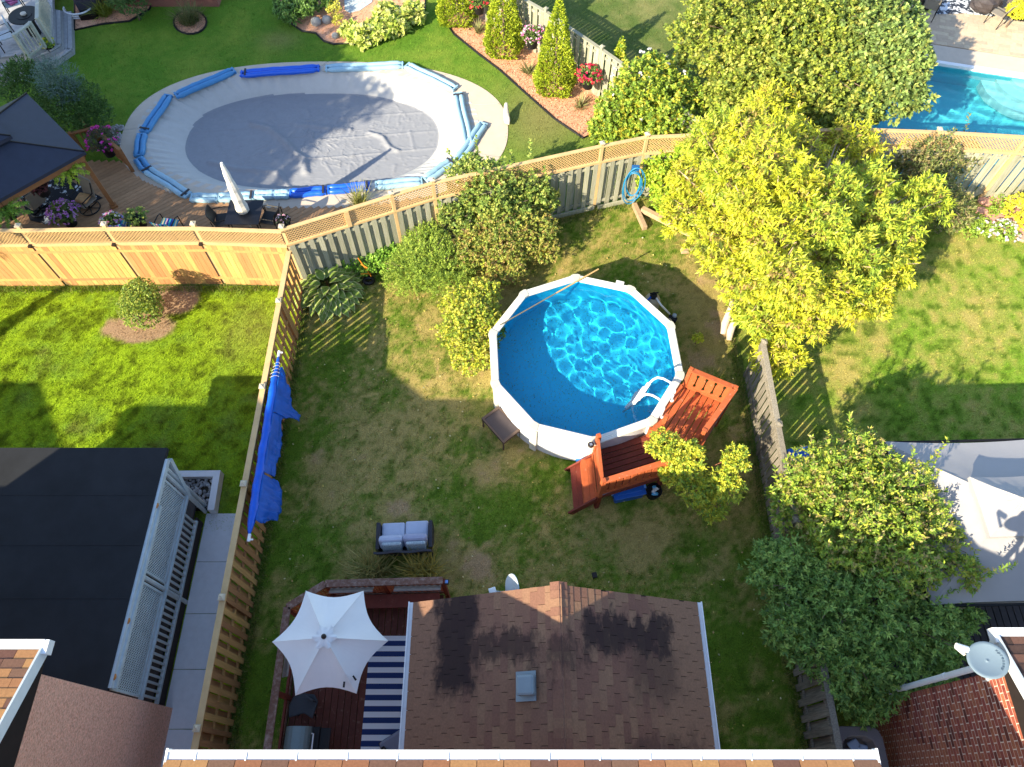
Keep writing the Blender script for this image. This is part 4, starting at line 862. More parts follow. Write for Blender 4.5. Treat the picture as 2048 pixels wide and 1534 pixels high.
q = G(625, 1490, 1.1); b = MB(); b.beam((q.x-.02, q.y-.13, 1.085), (q.x+.0, q.y+.2, 1.085), .025, .012); b.box((q.x-.03, q.y-.16, 1.085), (.07, .14, .012)); tag(b.build('spatula', M('pale wooden utensil', srgb(214,206,196), .6, .05, 5)), 'pale spatula lying on the grill side shelf', 'spatula')
q = G(617, 1487, 1.1); tag(MB().box((q.x, q.y, 1.085), (.07, .2, .03), .1).build('lighter', m_dkmetal), 'dark narrow tool lying next to the spatula on the grill', 'tool')
sq = G(606, 1415, 1.1); st_ = thing('side_chair', 'dark moulded plastic chair tucked behind the grill', 'chair', (sq.x, sq.y, FZ)); m_ch = M('charcoal plastic', srgb(58,62,68), .6, .08, 20)
b = MB(); ol = [(-.28, -.18), (-.3, .05), (-.24, .2), (-.05, .27), (.18, .25), (.27, .12), (.2, -.2), (.02, -.1)]; b.prism([(sq.x+x, sq.y+y) for x, y in ol], 1.0, 1.05); b.build('seat_shell', m_ch, st_, bevel=.02)
b = MB(); b.beam((sq.x+.05, sq.y+.2, 1.2), (sq.x+.24, sq.y+.1, 1.2), .03, .3); b.build('back', m_ch, st_, bevel=.01)
for x, y in ((-.2, -.1), (-.2, .15), (.15, -.1), (.15, .15)): MB().tube([(sq.x+x, sq.y+y, FZ), (sq.x+x*.9, sq.y+y*.9, 1.0)], .018, 6).build('leg', m_dkmetal, st_)
hq = G(788, 1492, .95); hc = thing('armchair', 'grey cushioned armchair half hidden under the extension eave', 'chair', (hq.x, hq.y, FZ)); rz = .55
MB().box((hq.x+.12, hq.y-.05, .98), (.62, .6, .14), rz).build('cushion', M('slate grey cushion', srgb(128,130,146), .9, .06, 8, .01, 14), hc, bevel=.05); MB().box((hq.x+.12, hq.y-.05, .78), (.66, .64, .2), rz).build('base', m_dr, hc)
MB().beam((hq.x-.2, hq.y-.02, 1.1), (hq.x-.02, hq.y-.36, 1.1), .07, .05).build('arm', m_dkmetal, hc, bevel=.01); MB().beam((hq.x-.16, hq.y-.06, FZ), (hq.x-.16, hq.y-.06, 1.08), .05, .05).build('leg', m_dkmetal, hc)
# small dish on the extension gable
sp = G(1030, 1177, 3.55); sdh = thing('satellite_dish', 'small pale satellite dish edge-on above the extension roof', 'dish', tuple(sp)); m_dish = M('pale grey dish', srgb(196,206,212), .4, .04, 6)
def dish(c, nrm, r, depth, mat, parent, name='reflector', ry=1.0):
    n = V(nrm).normalized(); uu = n.orthogonal().normalized(); ww = n.cross(uu); vs = []; fs = []; na, nr = 28, 6
    for i in range(nr+1):
        q = i/nr
        for k in range(na): a = 2*math.pi*k/na; vs.append(V(c)+(uu*math.cos(a)+ww*math.sin(a)*ry)*r*q+n*depth*q*q)
    fs = [(i*na+k, i*na+(k+1) % na, (i+1)*na+(k+1) % na, (i+1)*na+k) for i in range(nr) for k in range(na)]
    b = MB(); b.add(vs, fs); o = b.build(name, mat, parent, smooth=True); md = o.modifiers.new('t', 'SOLIDIFY'); md.thickness = .02; return o, uu, ww, n
dish(sp, (-.75, -.15, .35), .27, .05, m_dish, sdh)
l0 = G(985, 1182, 3.5); MB().tube([sp-V((0,0,.2)), sp+V((-.25,0,-.25)), l0], .015, 6).build('feed_arm', m_dish, sdh); MB().box(l0, (.13, .11, .09), .3).build('receiver', m_white, sdh, bevel=.01); MB().tube([sp-V((0,0,.1)), V((sp.x+.05, ay1-.2, 2.9))], .025, 8).build('mast', m_gut, sdh)
gq = G(1187, 1158, 0); gs = thing('garden_spotlight', 'small dark spotlight stake alone on the shaded lawn', 'lamp', tuple(gq)); MB().tube([gq, gq+V((0,0,.22))], .014, 6).build('stake', m_black, gs); MB().box(gq+V((0,.02,.26)), (.11, .13, .07), .2).build('lamp_head', m_solar, gs, bevel=.012)
# ================================================================ gardens beyond the fences
def pxpoly(pts, z=0): return [(G(a, b, z).x, G(a, b, z).y) for a, b in pts]
tfp = [(p.x, p.y) for p in TF]
POOLC, PA, PB = (-6.45, 19.08), 6.32, 3.42
INC, IA, IB = (-6.72, 19.22), 5.25, 2.82
def sup(c, a, b, e=2.35, n=120):
    r = []
    for k in range(n):
        t = 2*math.pi*k/n; ct, st = math.cos(t), math.sin(t)
        r.append((c[0]+a*math.copysign(abs(ct)**(2/e), ct), c[1]+b*math.copysign(abs(st)**(2/e), st)))
    return r
outer = sup(POOLC, PA, PB); inner = sup(INC, IA, IB)
def hole_lawn(poly, hole):     # a lawn cut along y so that the pit stays open
    return poly
_ib = inpoly
def col_bl(x, y): return col_backl(x, y)
BLP = [(-24, 12.85), (-5.9, 12.85), (-3.2, 14.05), (-2.13, 14.5), (2.5, 15.9), (3.7, 16.25), (6.0, 16.6), (4.6, 18.6), (2.8, 20.7), (1.05, 22.6), (-1.0, 24.5), (-6, 31), (-24, 31)]
def lawn_hole(name, poly, hole, fn, step, dens, lab, bbox):
    global inpoly
    old = inpoly; inpoly = lambda x, y, p: old(x, y, p) & ~old(x, y, hole)
    lawn(name, poly, fn, step, dens, lab, bbox); inpoly = old
lawn_hole('lawn_behind', BLP, sup(POOLC, PA-.06, PB-.06), col_bl, .1, 260, 'green lawn grass around the covered oval pool', (-15.5, 4, 14, 26))
BRP = [(6.3, 16.6), (4.8, 18.8), (3.0, 20.9), (1.2, 22.8), (-.9, 24.7), (-6, 31), (16, 31), (9.0, 21.6), (8.0, 16.6)]
lawn('lawn_corner', BRP, col_backr, .12, 160, 'dry grass behind the divider fence', (-1, 10, 18, 26))
# concrete surround in slabs, joints between
m_surr = M('pale pool deck concrete', srgb(196,182,166), .85, .08, 3, .006, 40)
n = len(outer); joints = [6, 17, 30, 42, 50, 60, 68, 76, 84, 93, 105, 114]
ps = thing('pool_surround', None, None, (POOLC[0], POOLC[1], 0)); tag(ps, kind='structure')
for i, j in enumerate(joints):
    e = joints[(i+1) % len(joints)]; ks = [(j+q) % n for q in range(((e-j) % n)+1)]; g = .06 if True else 0
    op = [V((*outer[k], 0)) for k in ks]; ip = [V((*inner[k], 0)) for k in ks]
    op[0] = op[0].lerp(op[1], g); ip[0] = ip[0].lerp(ip[1], g)
    m_ = len(ks); b = MB(); vs = [(p.x, p.y, .03) for p in op]+[(p.x, p.y, .03) for p in ip]+[(p.x, p.y, -.05) for p in op]+[(p.x, p.y, -.4) for p in ip]
    b.add(vs, [(k, k+1, m_+k+1, m_+k) for k in range(m_-1)]+[(2*m_+k, 2*m_+k+1, k+1, k) for k in range(m_-1)]+[(m_+k, m_+k+1, 3*m_+k+1, 3*m_+k) for k in range(m_-1)]); b.build('slab', m_surr, ps)
jb = MB(); o_ = sup(POOLC, PA-.01, PB-.01); i_ = sup(INC, IA+.01, IB+.01); b = MB(); b.add([(*p, .012) for p in o_]+[(*p, .012) for p in i_], [(k, (k+1) % n, n+(k+1) % n, n+k) for k in range(n)]); b.build('joint_bed', M('white joint', srgb(226,226,226), .8, .04, 4), ps)
# winter cover, sunk in the middle
nr, na = 130, 420; rr = np.linspace(0, 1.07, nr); tt = np.linspace(0, 2*np.pi, na, endpoint=False)
Rr, Tt = np.meshgrid(rr, tt, indexing='ij'); ex_ = 2/2.35
X = INC[0]+Rr*IA*np.sign(np.cos(Tt))*np.abs(np.cos(Tt))**ex_; Y = INC[1]+Rr*IB*np.sign(np.sin(Tt))*np.abs(np.sin(Tt))**ex_
fl = .80+.012*np.sin(3*Tt+1); s_ = np.clip((Rr-fl)/(1-fl), 0, 1); Z = -.50+.53*s_**.8
fold = np.sin(Tt*97+6*np.sin(Tt*5))*.5+np.sin(Tt*61+4*np.sin(Tt*3)+Rr*9)*.5
Z = Z+.055*fold*np.clip((Rr-fl-.02)*6, 0, 1)*np.clip((1.03-Rr)*20, 0.25, 1)
f1 = fbm(X.ravel()*2.2, Y.ravel()*2.2, 51).reshape(X.shape); f2 = fbm(X.ravel()*7, Y.ravel()*5, 53).reshape(X.shape)
wr = np.abs(f1-.5); wr2 = np.abs(f2-.5)
flo = np.clip((fl+.04-Rr)*14, 0, 1)
Z = Z+flo*(.018*np.exp(-(wr/.02)**2)+.006*np.exp(-(wr2/.03)**2)+.004*fbm(X.ravel()*14, Y.ravel()*14, 57).reshape(X.shape))
def ridge(pts, h, w):
    global Z
    P = [G(a, b_, -.5) for a, b_ in pts]
    D = np.full(X.shape, 9.0)
    for a, c in zip(P[:-1], P[1:]):
        dx, dy = c.x-a.x, c.y-a.y; t = np.clip(((X-a.x)*dx+(Y-a.y)*dy)/(dx*dx+dy*dy), 0, 1); D = np.minimum(D, np.hypot(X-a.x-t*dx, Y-a.y-t*dy))
    Z = Z+h*np.exp(-(D/w)**2)
ridge([(505,250), (540,258), (572,285), (592,308), (608,318), (612,345)], .11, .11); ridge([(420,325), (470,338), (556,345), (575,372), (580,380)], .07, .09); ridge([(595,250), (650,256), (700,260)], .06, .1); ridge([(738,266), (765,275), (780,296), (795,302)], .07, .08)
ridge([(612,318), (700,312), (870,296)], .02, .04); ridge([(560,250), (640,238), (860,224)], .02, .04); ridge([(350,267), (450,260), (520,255)], .02, .03); ridge([(610,282), (700,275), (870,262)], .018, .04)
for q in ((700,330,700,360), (790,330,788,345), (820,262,828,300), (650,325,665,350), (500,330,520,350), (560,340,548,360)): ridge([(q[0], q[1]), (q[2], q[3])], .02, .04)
for _ in range(170):
    a = random.uniform(0, 6.28); q = random.uniform(0, .75); cx = INC[0]+q*IA*math.cos(a); cy = INC[1]+q*IB*math.sin(a); t = random.gauss(1.3, .5); l = random.uniform(.12, .45); dx, dy = math.cos(t)*l, math.sin(t)*l
    u_ = np.clip(((X-cx)*dx+(Y-cy)*dy)/(l*l), 0, 1); D = np.hypot(X-cx-u_*dx, Y-cy-u_*dy); Z = Z+random.uniform(.006, .014)*np.exp(-(D/.035)**2)
idx = np.arange(nr*na).reshape(nr, na); nx_ = np.roll(idx, -1, 1)
q = np.stack([idx[:-1], idx[1:], nx_[1:], nx_[:-1]], -1).reshape(-1, 4); qr = np.repeat((Rr[:-1]-fl[:-1]).ravel()[:, None], 1, 1).ravel()
m_cov = M('grey winter cover', srgb(140,142,148), .62, .07, 4, .003, 80); m_cov2 = M('pale silver cover edge', srgb(188,186,182), .6, .06, 4, .003, 80)
wc = thing('winter_pool_cover', 'grey sunken winter cover stretched over the oval pool', 'pool cover', (INC[0], INC[1], 0))
me = np_mesh('cover_sheet', np.stack([X.ravel(), Y.ravel(), Z.ravel()], 1), q, [m_cov, m_cov2], None, True, (qr > 0).astype(int)); link('cover_sheet', me, wc)
# water tubes round the edge: double chambers
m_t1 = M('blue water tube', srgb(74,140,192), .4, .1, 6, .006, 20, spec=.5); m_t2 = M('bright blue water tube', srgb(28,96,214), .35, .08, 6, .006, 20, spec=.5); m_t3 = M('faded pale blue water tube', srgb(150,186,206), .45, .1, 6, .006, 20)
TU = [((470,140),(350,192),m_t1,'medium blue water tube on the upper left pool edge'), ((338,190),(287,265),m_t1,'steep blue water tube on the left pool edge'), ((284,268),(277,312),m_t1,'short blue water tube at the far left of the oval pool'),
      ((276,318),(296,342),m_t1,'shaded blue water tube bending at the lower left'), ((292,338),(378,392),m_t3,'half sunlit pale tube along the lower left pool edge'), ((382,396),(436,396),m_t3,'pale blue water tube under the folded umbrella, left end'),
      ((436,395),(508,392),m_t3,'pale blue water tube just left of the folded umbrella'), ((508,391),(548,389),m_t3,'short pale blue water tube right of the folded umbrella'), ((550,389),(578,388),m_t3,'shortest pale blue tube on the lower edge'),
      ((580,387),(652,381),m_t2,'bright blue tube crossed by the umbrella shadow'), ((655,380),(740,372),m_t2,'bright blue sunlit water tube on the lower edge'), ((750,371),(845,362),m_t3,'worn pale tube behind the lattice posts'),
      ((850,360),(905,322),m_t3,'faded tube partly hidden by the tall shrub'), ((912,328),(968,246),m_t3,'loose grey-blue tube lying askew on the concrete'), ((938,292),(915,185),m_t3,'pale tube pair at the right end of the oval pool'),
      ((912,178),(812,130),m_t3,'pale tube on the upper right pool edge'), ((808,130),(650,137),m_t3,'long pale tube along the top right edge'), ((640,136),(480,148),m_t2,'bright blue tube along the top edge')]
for a, c, mt, lab in TU:
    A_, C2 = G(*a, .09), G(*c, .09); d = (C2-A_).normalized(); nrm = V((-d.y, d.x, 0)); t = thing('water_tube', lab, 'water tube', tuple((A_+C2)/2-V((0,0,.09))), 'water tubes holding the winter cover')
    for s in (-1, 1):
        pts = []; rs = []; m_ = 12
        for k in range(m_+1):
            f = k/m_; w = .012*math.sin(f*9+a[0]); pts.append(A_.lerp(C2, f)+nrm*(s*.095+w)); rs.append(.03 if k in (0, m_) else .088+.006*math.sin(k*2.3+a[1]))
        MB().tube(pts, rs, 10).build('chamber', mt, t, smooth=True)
    for f in (.02, .98): MB().box(A_.lerp(C2, f), (.05, .3, .09), math.atan2(d.y, d.x)).build('end_seam', mt, t)
    if random.random() < .5: MB().box(A_.lerp(C2, .93)+V((0,0,.075)), (.07, .34, .03), math.atan2(d.y, d.x)).build('strap', m_dr, t, bevel=.01)
# stone animal on the concrete
sp = G(1012, 238, .03); sa = thing('garden_statue', 'weathered pale stone animal statue standing on the pool concrete', 'statue', tuple(sp)); m_st = M('weathered stone', srgb(196,188,176), .9, .2, 14, .03, 30)
skb = bpy.data.meshes.new('body'); jv = [(0,0,.16), (.02,-.12,.17), (.03,-.25,.16), (.0,.14,.22), (.0,.22,.32), (.02,.3,.33), (.05,.02,.02), (-.05,.02,.02), (.07,-.22,.02), (-.03,-.22,.02), (.1,-.33,.08)]; sc_ = 1.15
skb.from_pydata([(sp.x+x*sc_, sp.y+y*sc_, .03+z*sc_) for x, y, z in jv], [(0,1), (1,2), (0,3), (3,4), (4,5), (0,6), (0,7), (2,8), (2,9), (2,10)], [])
so = link('body', skb, sa); so.modifiers.new('skin', 'SKIN'); so.modifiers.new('s', 'SUBSURF').render_levels = 2
for k, v2 in enumerate(skb.skin_vertices[0].data): r_ = [.1,.1,.1,.09,.07,.05,.04,.04,.045,.045,.025][k]; v2.radius = (r_, r_)
skb.skin_vertices[0].data[0].use_root = True; skb.materials.append(m_st)
# ---- wooden deck with the table, behind the orange fence
bd_ = thing('pool_side_deck', 'honey brown plank deck between the orange fence and the oval pool', 'deck', tuple(G(250, 420)))
m_deckw = M('honey brown deck wood', srgb(166,128,94), .75, .18, 2.2, .02, 6, (3,3,3), .14)
u0 = G(0, 405); dirv = (G(300, 352)-G(120, 442)); dirv.z = 0; dirv = dirv.normalized(); nv_ = V((dirv.y, -dirv.x, 0))
inn_ = sup(POOLC, PA+.01, PB+.01); opx = [(p[0], p[1]) for p in inn_]
def clip_seg(p, d, L=14):
    """part of the board line that lies on the deck: behind the fence, outside the pool surround"""
    sv = np.arange(int(L/.06))*.06; x = p.x+d.x*sv; y = p.y+d.y*sv; fy = np.where(x < -5.9, 12.95, 12.95+(x+5.9)*.43)
    ss = list((fy < y) & (y < 17.6) & (x > -17) & (x < -2.6) & ~inpoly(x, y, opx) & ~((y > 16.6) & (x > -10)))
    segs = []; st = None
    for k, v2 in enumerate(ss+[False]):
        if v2 and st is None: st = k
        if not v2 and st is not None:
            if k-st > 4: segs.append((st*.06, k*.06))
            st = None
    return segs
for k in range(-60, 60):
    p = V((-17.5, 12.0, .05))+nv_*(k*.145)
    for s0_, s1_ in clip_seg(p, dirv):
        a = p+dirv*s0_; c = p+dirv*s1_; MB().beam(a, c, .135, .035).build('plank', m_deckw, bd_)
# folded umbrella, table and chairs
m_cl = M('white folded cloth', srgb(226,224,216), .9, .08, 5, .02, 14)
ub, ut = G(488, 424, .72), G(457, 351, 2.55); tb_ = G(478, 430, .72)
ut = V((ub.x-.02, ub.y+.03, 2.6)); tb_ = thing('patio_table', 'black rectangular mesh table around the folded umbrella', 'table', (ub.x, ub.y, .07)); 
b = MB(); b.box((ub.x, ub.y, .71), (1.0, .95, .025)); b.build('top', M('black mesh top', srgb(44,46,54), .4, .3, 50, .005, 120, metal=.3), tb_, bevel=.06)
for x, y in ((-.42,-.4), (.42,-.4), (-.42,.4), (.42,.4)): MB().tube([(ub.x+x, ub.y+y, .06), (ub.x+x, ub.y+y, .7)], .018, 6).build('leg', m_dkmetal, tb_)
fu = thing('folded_umbrella', 'closed white patio umbrella standing through the black table', 'umbrella', (ub.x, ub.y, .07)); MB().tube([(ub.x, ub.y, .07), (ub.x, ub.y, 2.62)], .018, 8).build('pole', m_white, fu)
pts = []; rs = []
for k in range(15): f = k/14; pts.append(V((ub.x, ub.y, .8)).lerp(ut, f)); rs.append((.15*(1-f)**.7+.035)*(1+.08*math.sin(k*1.9)))
b = MB(); b.tube(pts, rs, 9); b.build('folded_canopy', m_cl, fu)
def mesh_chair(c, ang, lab, seat=None, group='black mesh chairs at the table', back=.42):
    t = thing('patio_chair', lab, 'chair', (c.x, c.y, .07), group); Mr = Matrix.Rotation(ang, 3, 'Z')
    def W(x, y, z): q = Mr @ V((x, y, 0)); return V((c.x+q.x, c.y+q.y, z+.05))
    sm = seat or M('black chair mesh', srgb(38,36,38), .5, .3, 60, .004, 150)
    MB().box(W(0, 0, .42), (.5, .48, .03), ang).build('seat', sm, t, bevel=.012)
    b = MB(); nn = 6; vs = []
    for k in range(nn+1):
        x = -.25+.5*k/nn; cv = .05*(1-(x/.25)**2); vs += [W(x, -.22-cv, .44), W(x, -.34-cv, .44+back)]
    b.add(vs, [(2*k, 2*k+2, 2*k+3, 2*k+1) for k in range(nn)]); o = b.build('back', sm, t); md = o.modifiers.new('t', 'SOLIDIFY'); md.thickness = .025
    for s in (-.27, .27):
        MB().tube([W(s, .24, 0), W(s, .22, .62), W(s, .1, .66), W(s, -.26, .64)], .016, 6).build('arm', m_dkmetal, t); MB().tube([W(s, -.26, 0), W(s, -.3, .66)], .016, 6).build('leg', m_dkmetal, t)
    return t
mesh_chair(G(448, 440, .45), R(-80), 'black mesh chair on the left of the folded umbrella table'); mesh_chair(G(540, 437, .45), R(80), 'black mesh chair on the right of the folded umbrella table')
m_strp = bpy.data.materials.new('teal striped towel'); m_strp.use_nodes = True; N = m_strp.node_tree.nodes; L = m_strp.node_tree.links; g = N.new('ShaderNodeNewGeometry'); sx = N.new('ShaderNodeSeparateXYZ'); L.new(g.outputs['Position'], sx.inputs[0]); mu = N.new('ShaderNodeMath'); mu.operation = 'MULTIPLY'; mu.inputs[1].default_value = 2.6; L.new(sx.outputs['X'], mu.inputs[0]); fr = N.new('ShaderNodeMath'); fr.operation = 'FRACT'; L.new(mu.outputs[0], fr.inputs[0])
cr = N.new('ShaderNodeValToRGB'); cr.color_ramp.interpolation = 'CONSTANT'; el = cr.color_ramp.elements; cols = [(40,60,140), (40,150,170), (200,200,150), (30,120,160), (210,170,180), (60,60,150), (40,160,170), (30,70,150)]
for k, c in enumerate(cols):
    e = el[k] if k < 2 else el.new(k/8); e.position = k/8; e.color = (*srgb(*c), 1)
L.new(fr.outputs[0], cr.inputs[0]); L.new(cr.outputs[0], N['Principled BSDF'].inputs['Base Color']); N['Principled BSDF'].inputs['Roughness'].default_value = .9
mesh_chair(G(333, 444, .6), R(-10), 'low chair with teal striped cover behind the orange fence', m_strp, 'striped chairs on the plank deck'); mesh_chair(G(240, 447, .6), R(8), 'striped chair half hidden by bright potted flowers', m_strp, 'striped chairs on the plank deck')
# ---- dark hardtop gazebo at the left
gz = thing('gazebo', 'dark navy two-tier roofed gazebo with wooden posts', 'gazebo', tuple(G(60, 330)))
m_gz = M('dark slate gazebo cloth', srgb(52,58,74), .6, .12, 4, .006, 40); Ce = G(170, 303, 2.25); Cb = G(68, 201, 2.25); e1_ = Cb-Ce; e1_.z = 0
fr_ = G(0, 405, 2.25)-Ce; fr_.z = 0; fr_ = fr_.normalized(); fr_ = (fr_-e1_.normalized()*fr_.dot(e1_.normalized())).normalized(); sl = e1_.length*1.15; Cb = Ce+e1_.normalized()*sl
Cf = Ce+fr_*sl*1.2; Cg = Cb+fr_*sl*1.2; cen_ = (Ce+Cg)/2
def pyr(corners, apex_z, shrink, zt, name, mat, thick=.05):
    c = sum(corners, V((0,0,0)))/4; t = [V((c.x, c.y, zt))+(V((p.x, p.y, 0))-V((c.x, c.y, 0)))*shrink for p in corners]
    b = MB(); vs = list(corners)+t+[p-V((0,0,.1)) for p in corners]; b.add(vs, [(0,1,5,4), (1,2,6,5), (2,3,7,6), (3,0,4,7), (4,5,6,7), (0,8,9,1), (1,9,10,2), (2,10,11,3), (3,11,8,0)]); o = b.build(name, mat, gz)
    for p, q in zip(corners, t): MB().tube([p+V((0,0,.015)), q+V((0,0,.015))], .022, 6).build('roof_rib', m_dkmetal, gz)
    return t
t_ = pyr([Ce, Cb, Cg, Cf], 3, .35, 2.75, 'lower_roof', m_gz); t2 = [p+(p-V((cen_.x, cen_.y, p.z)))*.12+V((0,0,.2)) for p in t_]; pyr(t2, 3, .03, 3.2, 'upper_roof', m_gz)
for p, q in ((Ce, Cb), (Ce, Cf), (Cb, Cg)): MB().beam(p+(cen_-p)*.06-V((0,0,.2)), q+(cen_-q)*.06-V((0,0,.2)), .1, .16).build('beam', M('brown timber', srgb(150,104,66), .75, .2, 4, .02, 10, (2,2,2)), gz)
m_timb = MATS['brown timber']
for p in (Ce, Cb, Cf, Cg): q = p+(cen_-p)*.08; MB().box((q.x, q.y, 1.05), (.12, .12, 2.1), .6).build('post', m_timb, gz); MB().box((q.x, q.y, .1), (.2, .2, .1), .6).build('post_base', m_timb, gz)
# railing beside it with pebbles
ra, rb, rc = G(140, 268, .9), G(186, 256, .9), G(240, 300, .9); rl = thing('deck_railing', 'brown wooden corner railing behind the magenta flowers', 'railing', tuple(V((rb.x, rb.y, 0))))
for a, c in ((ra, rb), (rb, rc)):
    MB().beam(a, c, .1, .05).build('hand_rail', m_timb, rl); MB().beam(a-V((0,0,.7)), c-V((0,0,.7)), .05, .06).build('bottom_rail', m_timb, rl); L_ = (c-a).length
    for k in range(int(L_/.14)): p = a.lerp(c, (k+.5)/int(L_/.14)); MB().box((p.x, p.y, .55), (.04, .04, .68), .5).build('baluster', m_timb, rl)
for p in (ra, rb, rc): MB().box((p.x, p.y, .48), (.1, .1, .96), .5).build('post', m_timb, rl)
def flakes(poly, n, size, cols, z=.01, flat=.5):
    """loose chips lying on a bed: small tilted quads; returns verts, faces, colours"""
    xs = [p[0] for p in poly]; ys = [p[1] for p in poly]; x = RNG.uniform(min(xs), max(xs), n*3); y = RNG.uniform(min(ys), max(ys), n*3); k = inpoly(x, y, poly); x = x[k][:n]; y = y[k][:n]; n = len(x)
    a = RNG.uniform(0, 6.28, n); s = RNG.uniform(.5, 1.3, n)*size; tl = RNG.normal(0, flat, n); zz = z+RNG.uniform(0, size*.5, n)
    ux = np.cos(a)*s; uy = np.sin(a)*s; vx = -np.sin(a)*s*.6*np.cos(tl); vy = np.cos(a)*s*.6*np.cos(tl); vz = np.sin(tl)*s*.6
    vv = np.stack([np.stack([x+i*ux+j*vx, y+i*uy+j*vy, zz+j*vz+size*.3], 1) for i, j in ((-.5,-.5), (.5,-.5), (.5,.5), (-.5,.5))], 1).reshape(-1, 3)
    c = np.array(cols)[RNG.integers(0, len(cols), n)]*RNG.uniform(.75, 1.2, n)[:, None]
    return vv, np.arange(n*4).reshape(-1, 4), np.repeat(c, 4, 0)
m_chip = MV('loose chips', .85, 0, 60, .15)
def bed(name, label, cat, pxs, base, cols, n, size, edge=True, z=.03):
    t = thing(name, label, cat, tuple(G(*pxs[0]))); poly = pxpoly(pxs)
    MB().prism(poly, -.02, z).build('soil', base, t); v_, f_, c_ = flakes(poly, n, size, cols, z); tag(link('chips', np_mesh('chips', v_, f_, m_chip, c_), t), kind='stuff')
    if edge: MB().tube([(p[0], p[1], .04) for p in poly], .035, 6, True).build('edging', m_black, t)
    return t
m_mulch = M('red mulch', srgb(214,160,128), .95, .25, 14, .02, 30); mul = [srgb(224,166,130), srgb(204,140,108), srgb(236,190,156), srgb(170,108,82)]
bed('mulch_bed', 'orange-red chip bed with pointed cedars along the divider fence', 'flower bed', [(885,36), (908,70), (955,108), (1000,142), (1060,196), (1110,240), (1166,278), (1200,262), (1210,215), (1185,170), (1130,120), (1085,70), (1040,30), (1005,-30), (890,-30)], m_mulch, mul, 9000, .035)
bed('mulch_bed', 'red chip bed under the pale hostas at the top', 'flower bed', [(556,24), (575,44), (605,64), (632,68), (648,84), (668,90), (700,88), (735,82), (770,68), (820,44), (850,20), (852,-30), (552,-30)], m_mulch, mul, 3500, .03)
bed('mulch_bed', 'small round chip ring holding the ornamental grass clump', 'flower bed', [(381+33*math.cos(k*.35), 46+24*math.sin(k*.35)) for k in range(18)], m_mulch, [srgb(170,140,120), srgb(140,104,84)], 900, .03)
bed('mulch_bed', 'chip bed below the brick house at the top left', 'flower bed', [(150,62), (205,50), (260,44), (300,20), (312,-20), (150,-20)], m_mulch, [srgb(150,104,84), srgb(120,80,66)], 1500, .03)
pb_ = thing('pebble_patch', 'patch of grey river pebbles beside the brown corner railing', 'pebbles', tuple(G(240, 268)))
for k in range(120):
    p = G(random.uniform(222, 256), random.uniform(252, 290)); r_ = random.uniform(.04, .075)
    if not inpoly(np.array([p.x]), np.array([p.y]), opx)[0]: link('pebble', random.choice(pebs), pb_, (p.x, p.y, .03), (0,0,random.uniform(0,6)), (r_, r_, r_))
# rocks and ornament in the top bed
for (a, b_, r_, lab) in ((634,50,.2,'squat grey boulder in the red chip bed'), (655,46,.19,'upright pale grey boulder beside the squat one'), (672,76,.14,'small grey stone near the hosta edge')):
    p = G(a, b_); b = MB(); b.blob((p.x, p.y, r_*.6), (r_, r_*.8, r_*.9), 12, 8, .08); tag(b.build('boulder', M('grey boulder', srgb(150,150,148), .9, .2, 9, .03, 20), smooth=True), lab, 'rock')
slp_ = pxpoly([(688,-25), (690,22), (700,28), (722,22), (745,6), (745,-25)]); tag(MB().prism(slp_, 0, .05).build('stepping_slab', M('blue-grey slate', srgb(176,188,192), .8, .1, 5)), 'blue-grey slate slab among the pale hostas', 'slab')
# ---- weathered steps and deck at the top left
td = thing('stepped_deck', 'weathered grey stepped deck at the top left corner', 'deck', tuple(G(60, 80))); m_wd = M('bleached grey deck wood', srgb(164,164,166), .85, .22, 2.4, .03, 6, (3,3,3), .1)
lev = [([(-60,168), (0,164), (60,142), (106,126), (145,99), (143,22), (100,16), (-60,0)], .0, .2), ([(-60,146), (0,140), (64,118), (100,104), (123,90), (121,20), (90,10), (-60,-20)], .2, .4), ([(-60,122), (0,116), (56,108), (98,84), (104,76), (103,-60), (-60,-60)], .4, .6)]
for pl2, z0, z1 in lev: MB().prism(pxpoly(pl2, z1), z0, z1-.04).build('step_body', m_wd, td)
for li, (pl2, z0, z1) in enumerate(lev):
    pp = pxpoly(pl2, z1); 
    for a, c in zip(pp[:-3], pp[1:-2]):
        a = V((*a, z1)); c = V((*c, z1)); d = (c-a).normalized(); inn = V((d.y, -d.x, 0)); inn = -inn if inn.dot(V((G(20, 40).x, G(20, 40).y, 0))-a) < 0 else inn
        nb = 2 if li < 2 else 16
        for k in range(nb): MB().beam(a+inn*(.075+k*.15)-d*(-.03-k*.07), c+inn*(.075+k*.15)-d*(.03+k*.07), .138, .035).build('plank', m_wd, td) if (c-a).length > .3+k*.14 else None
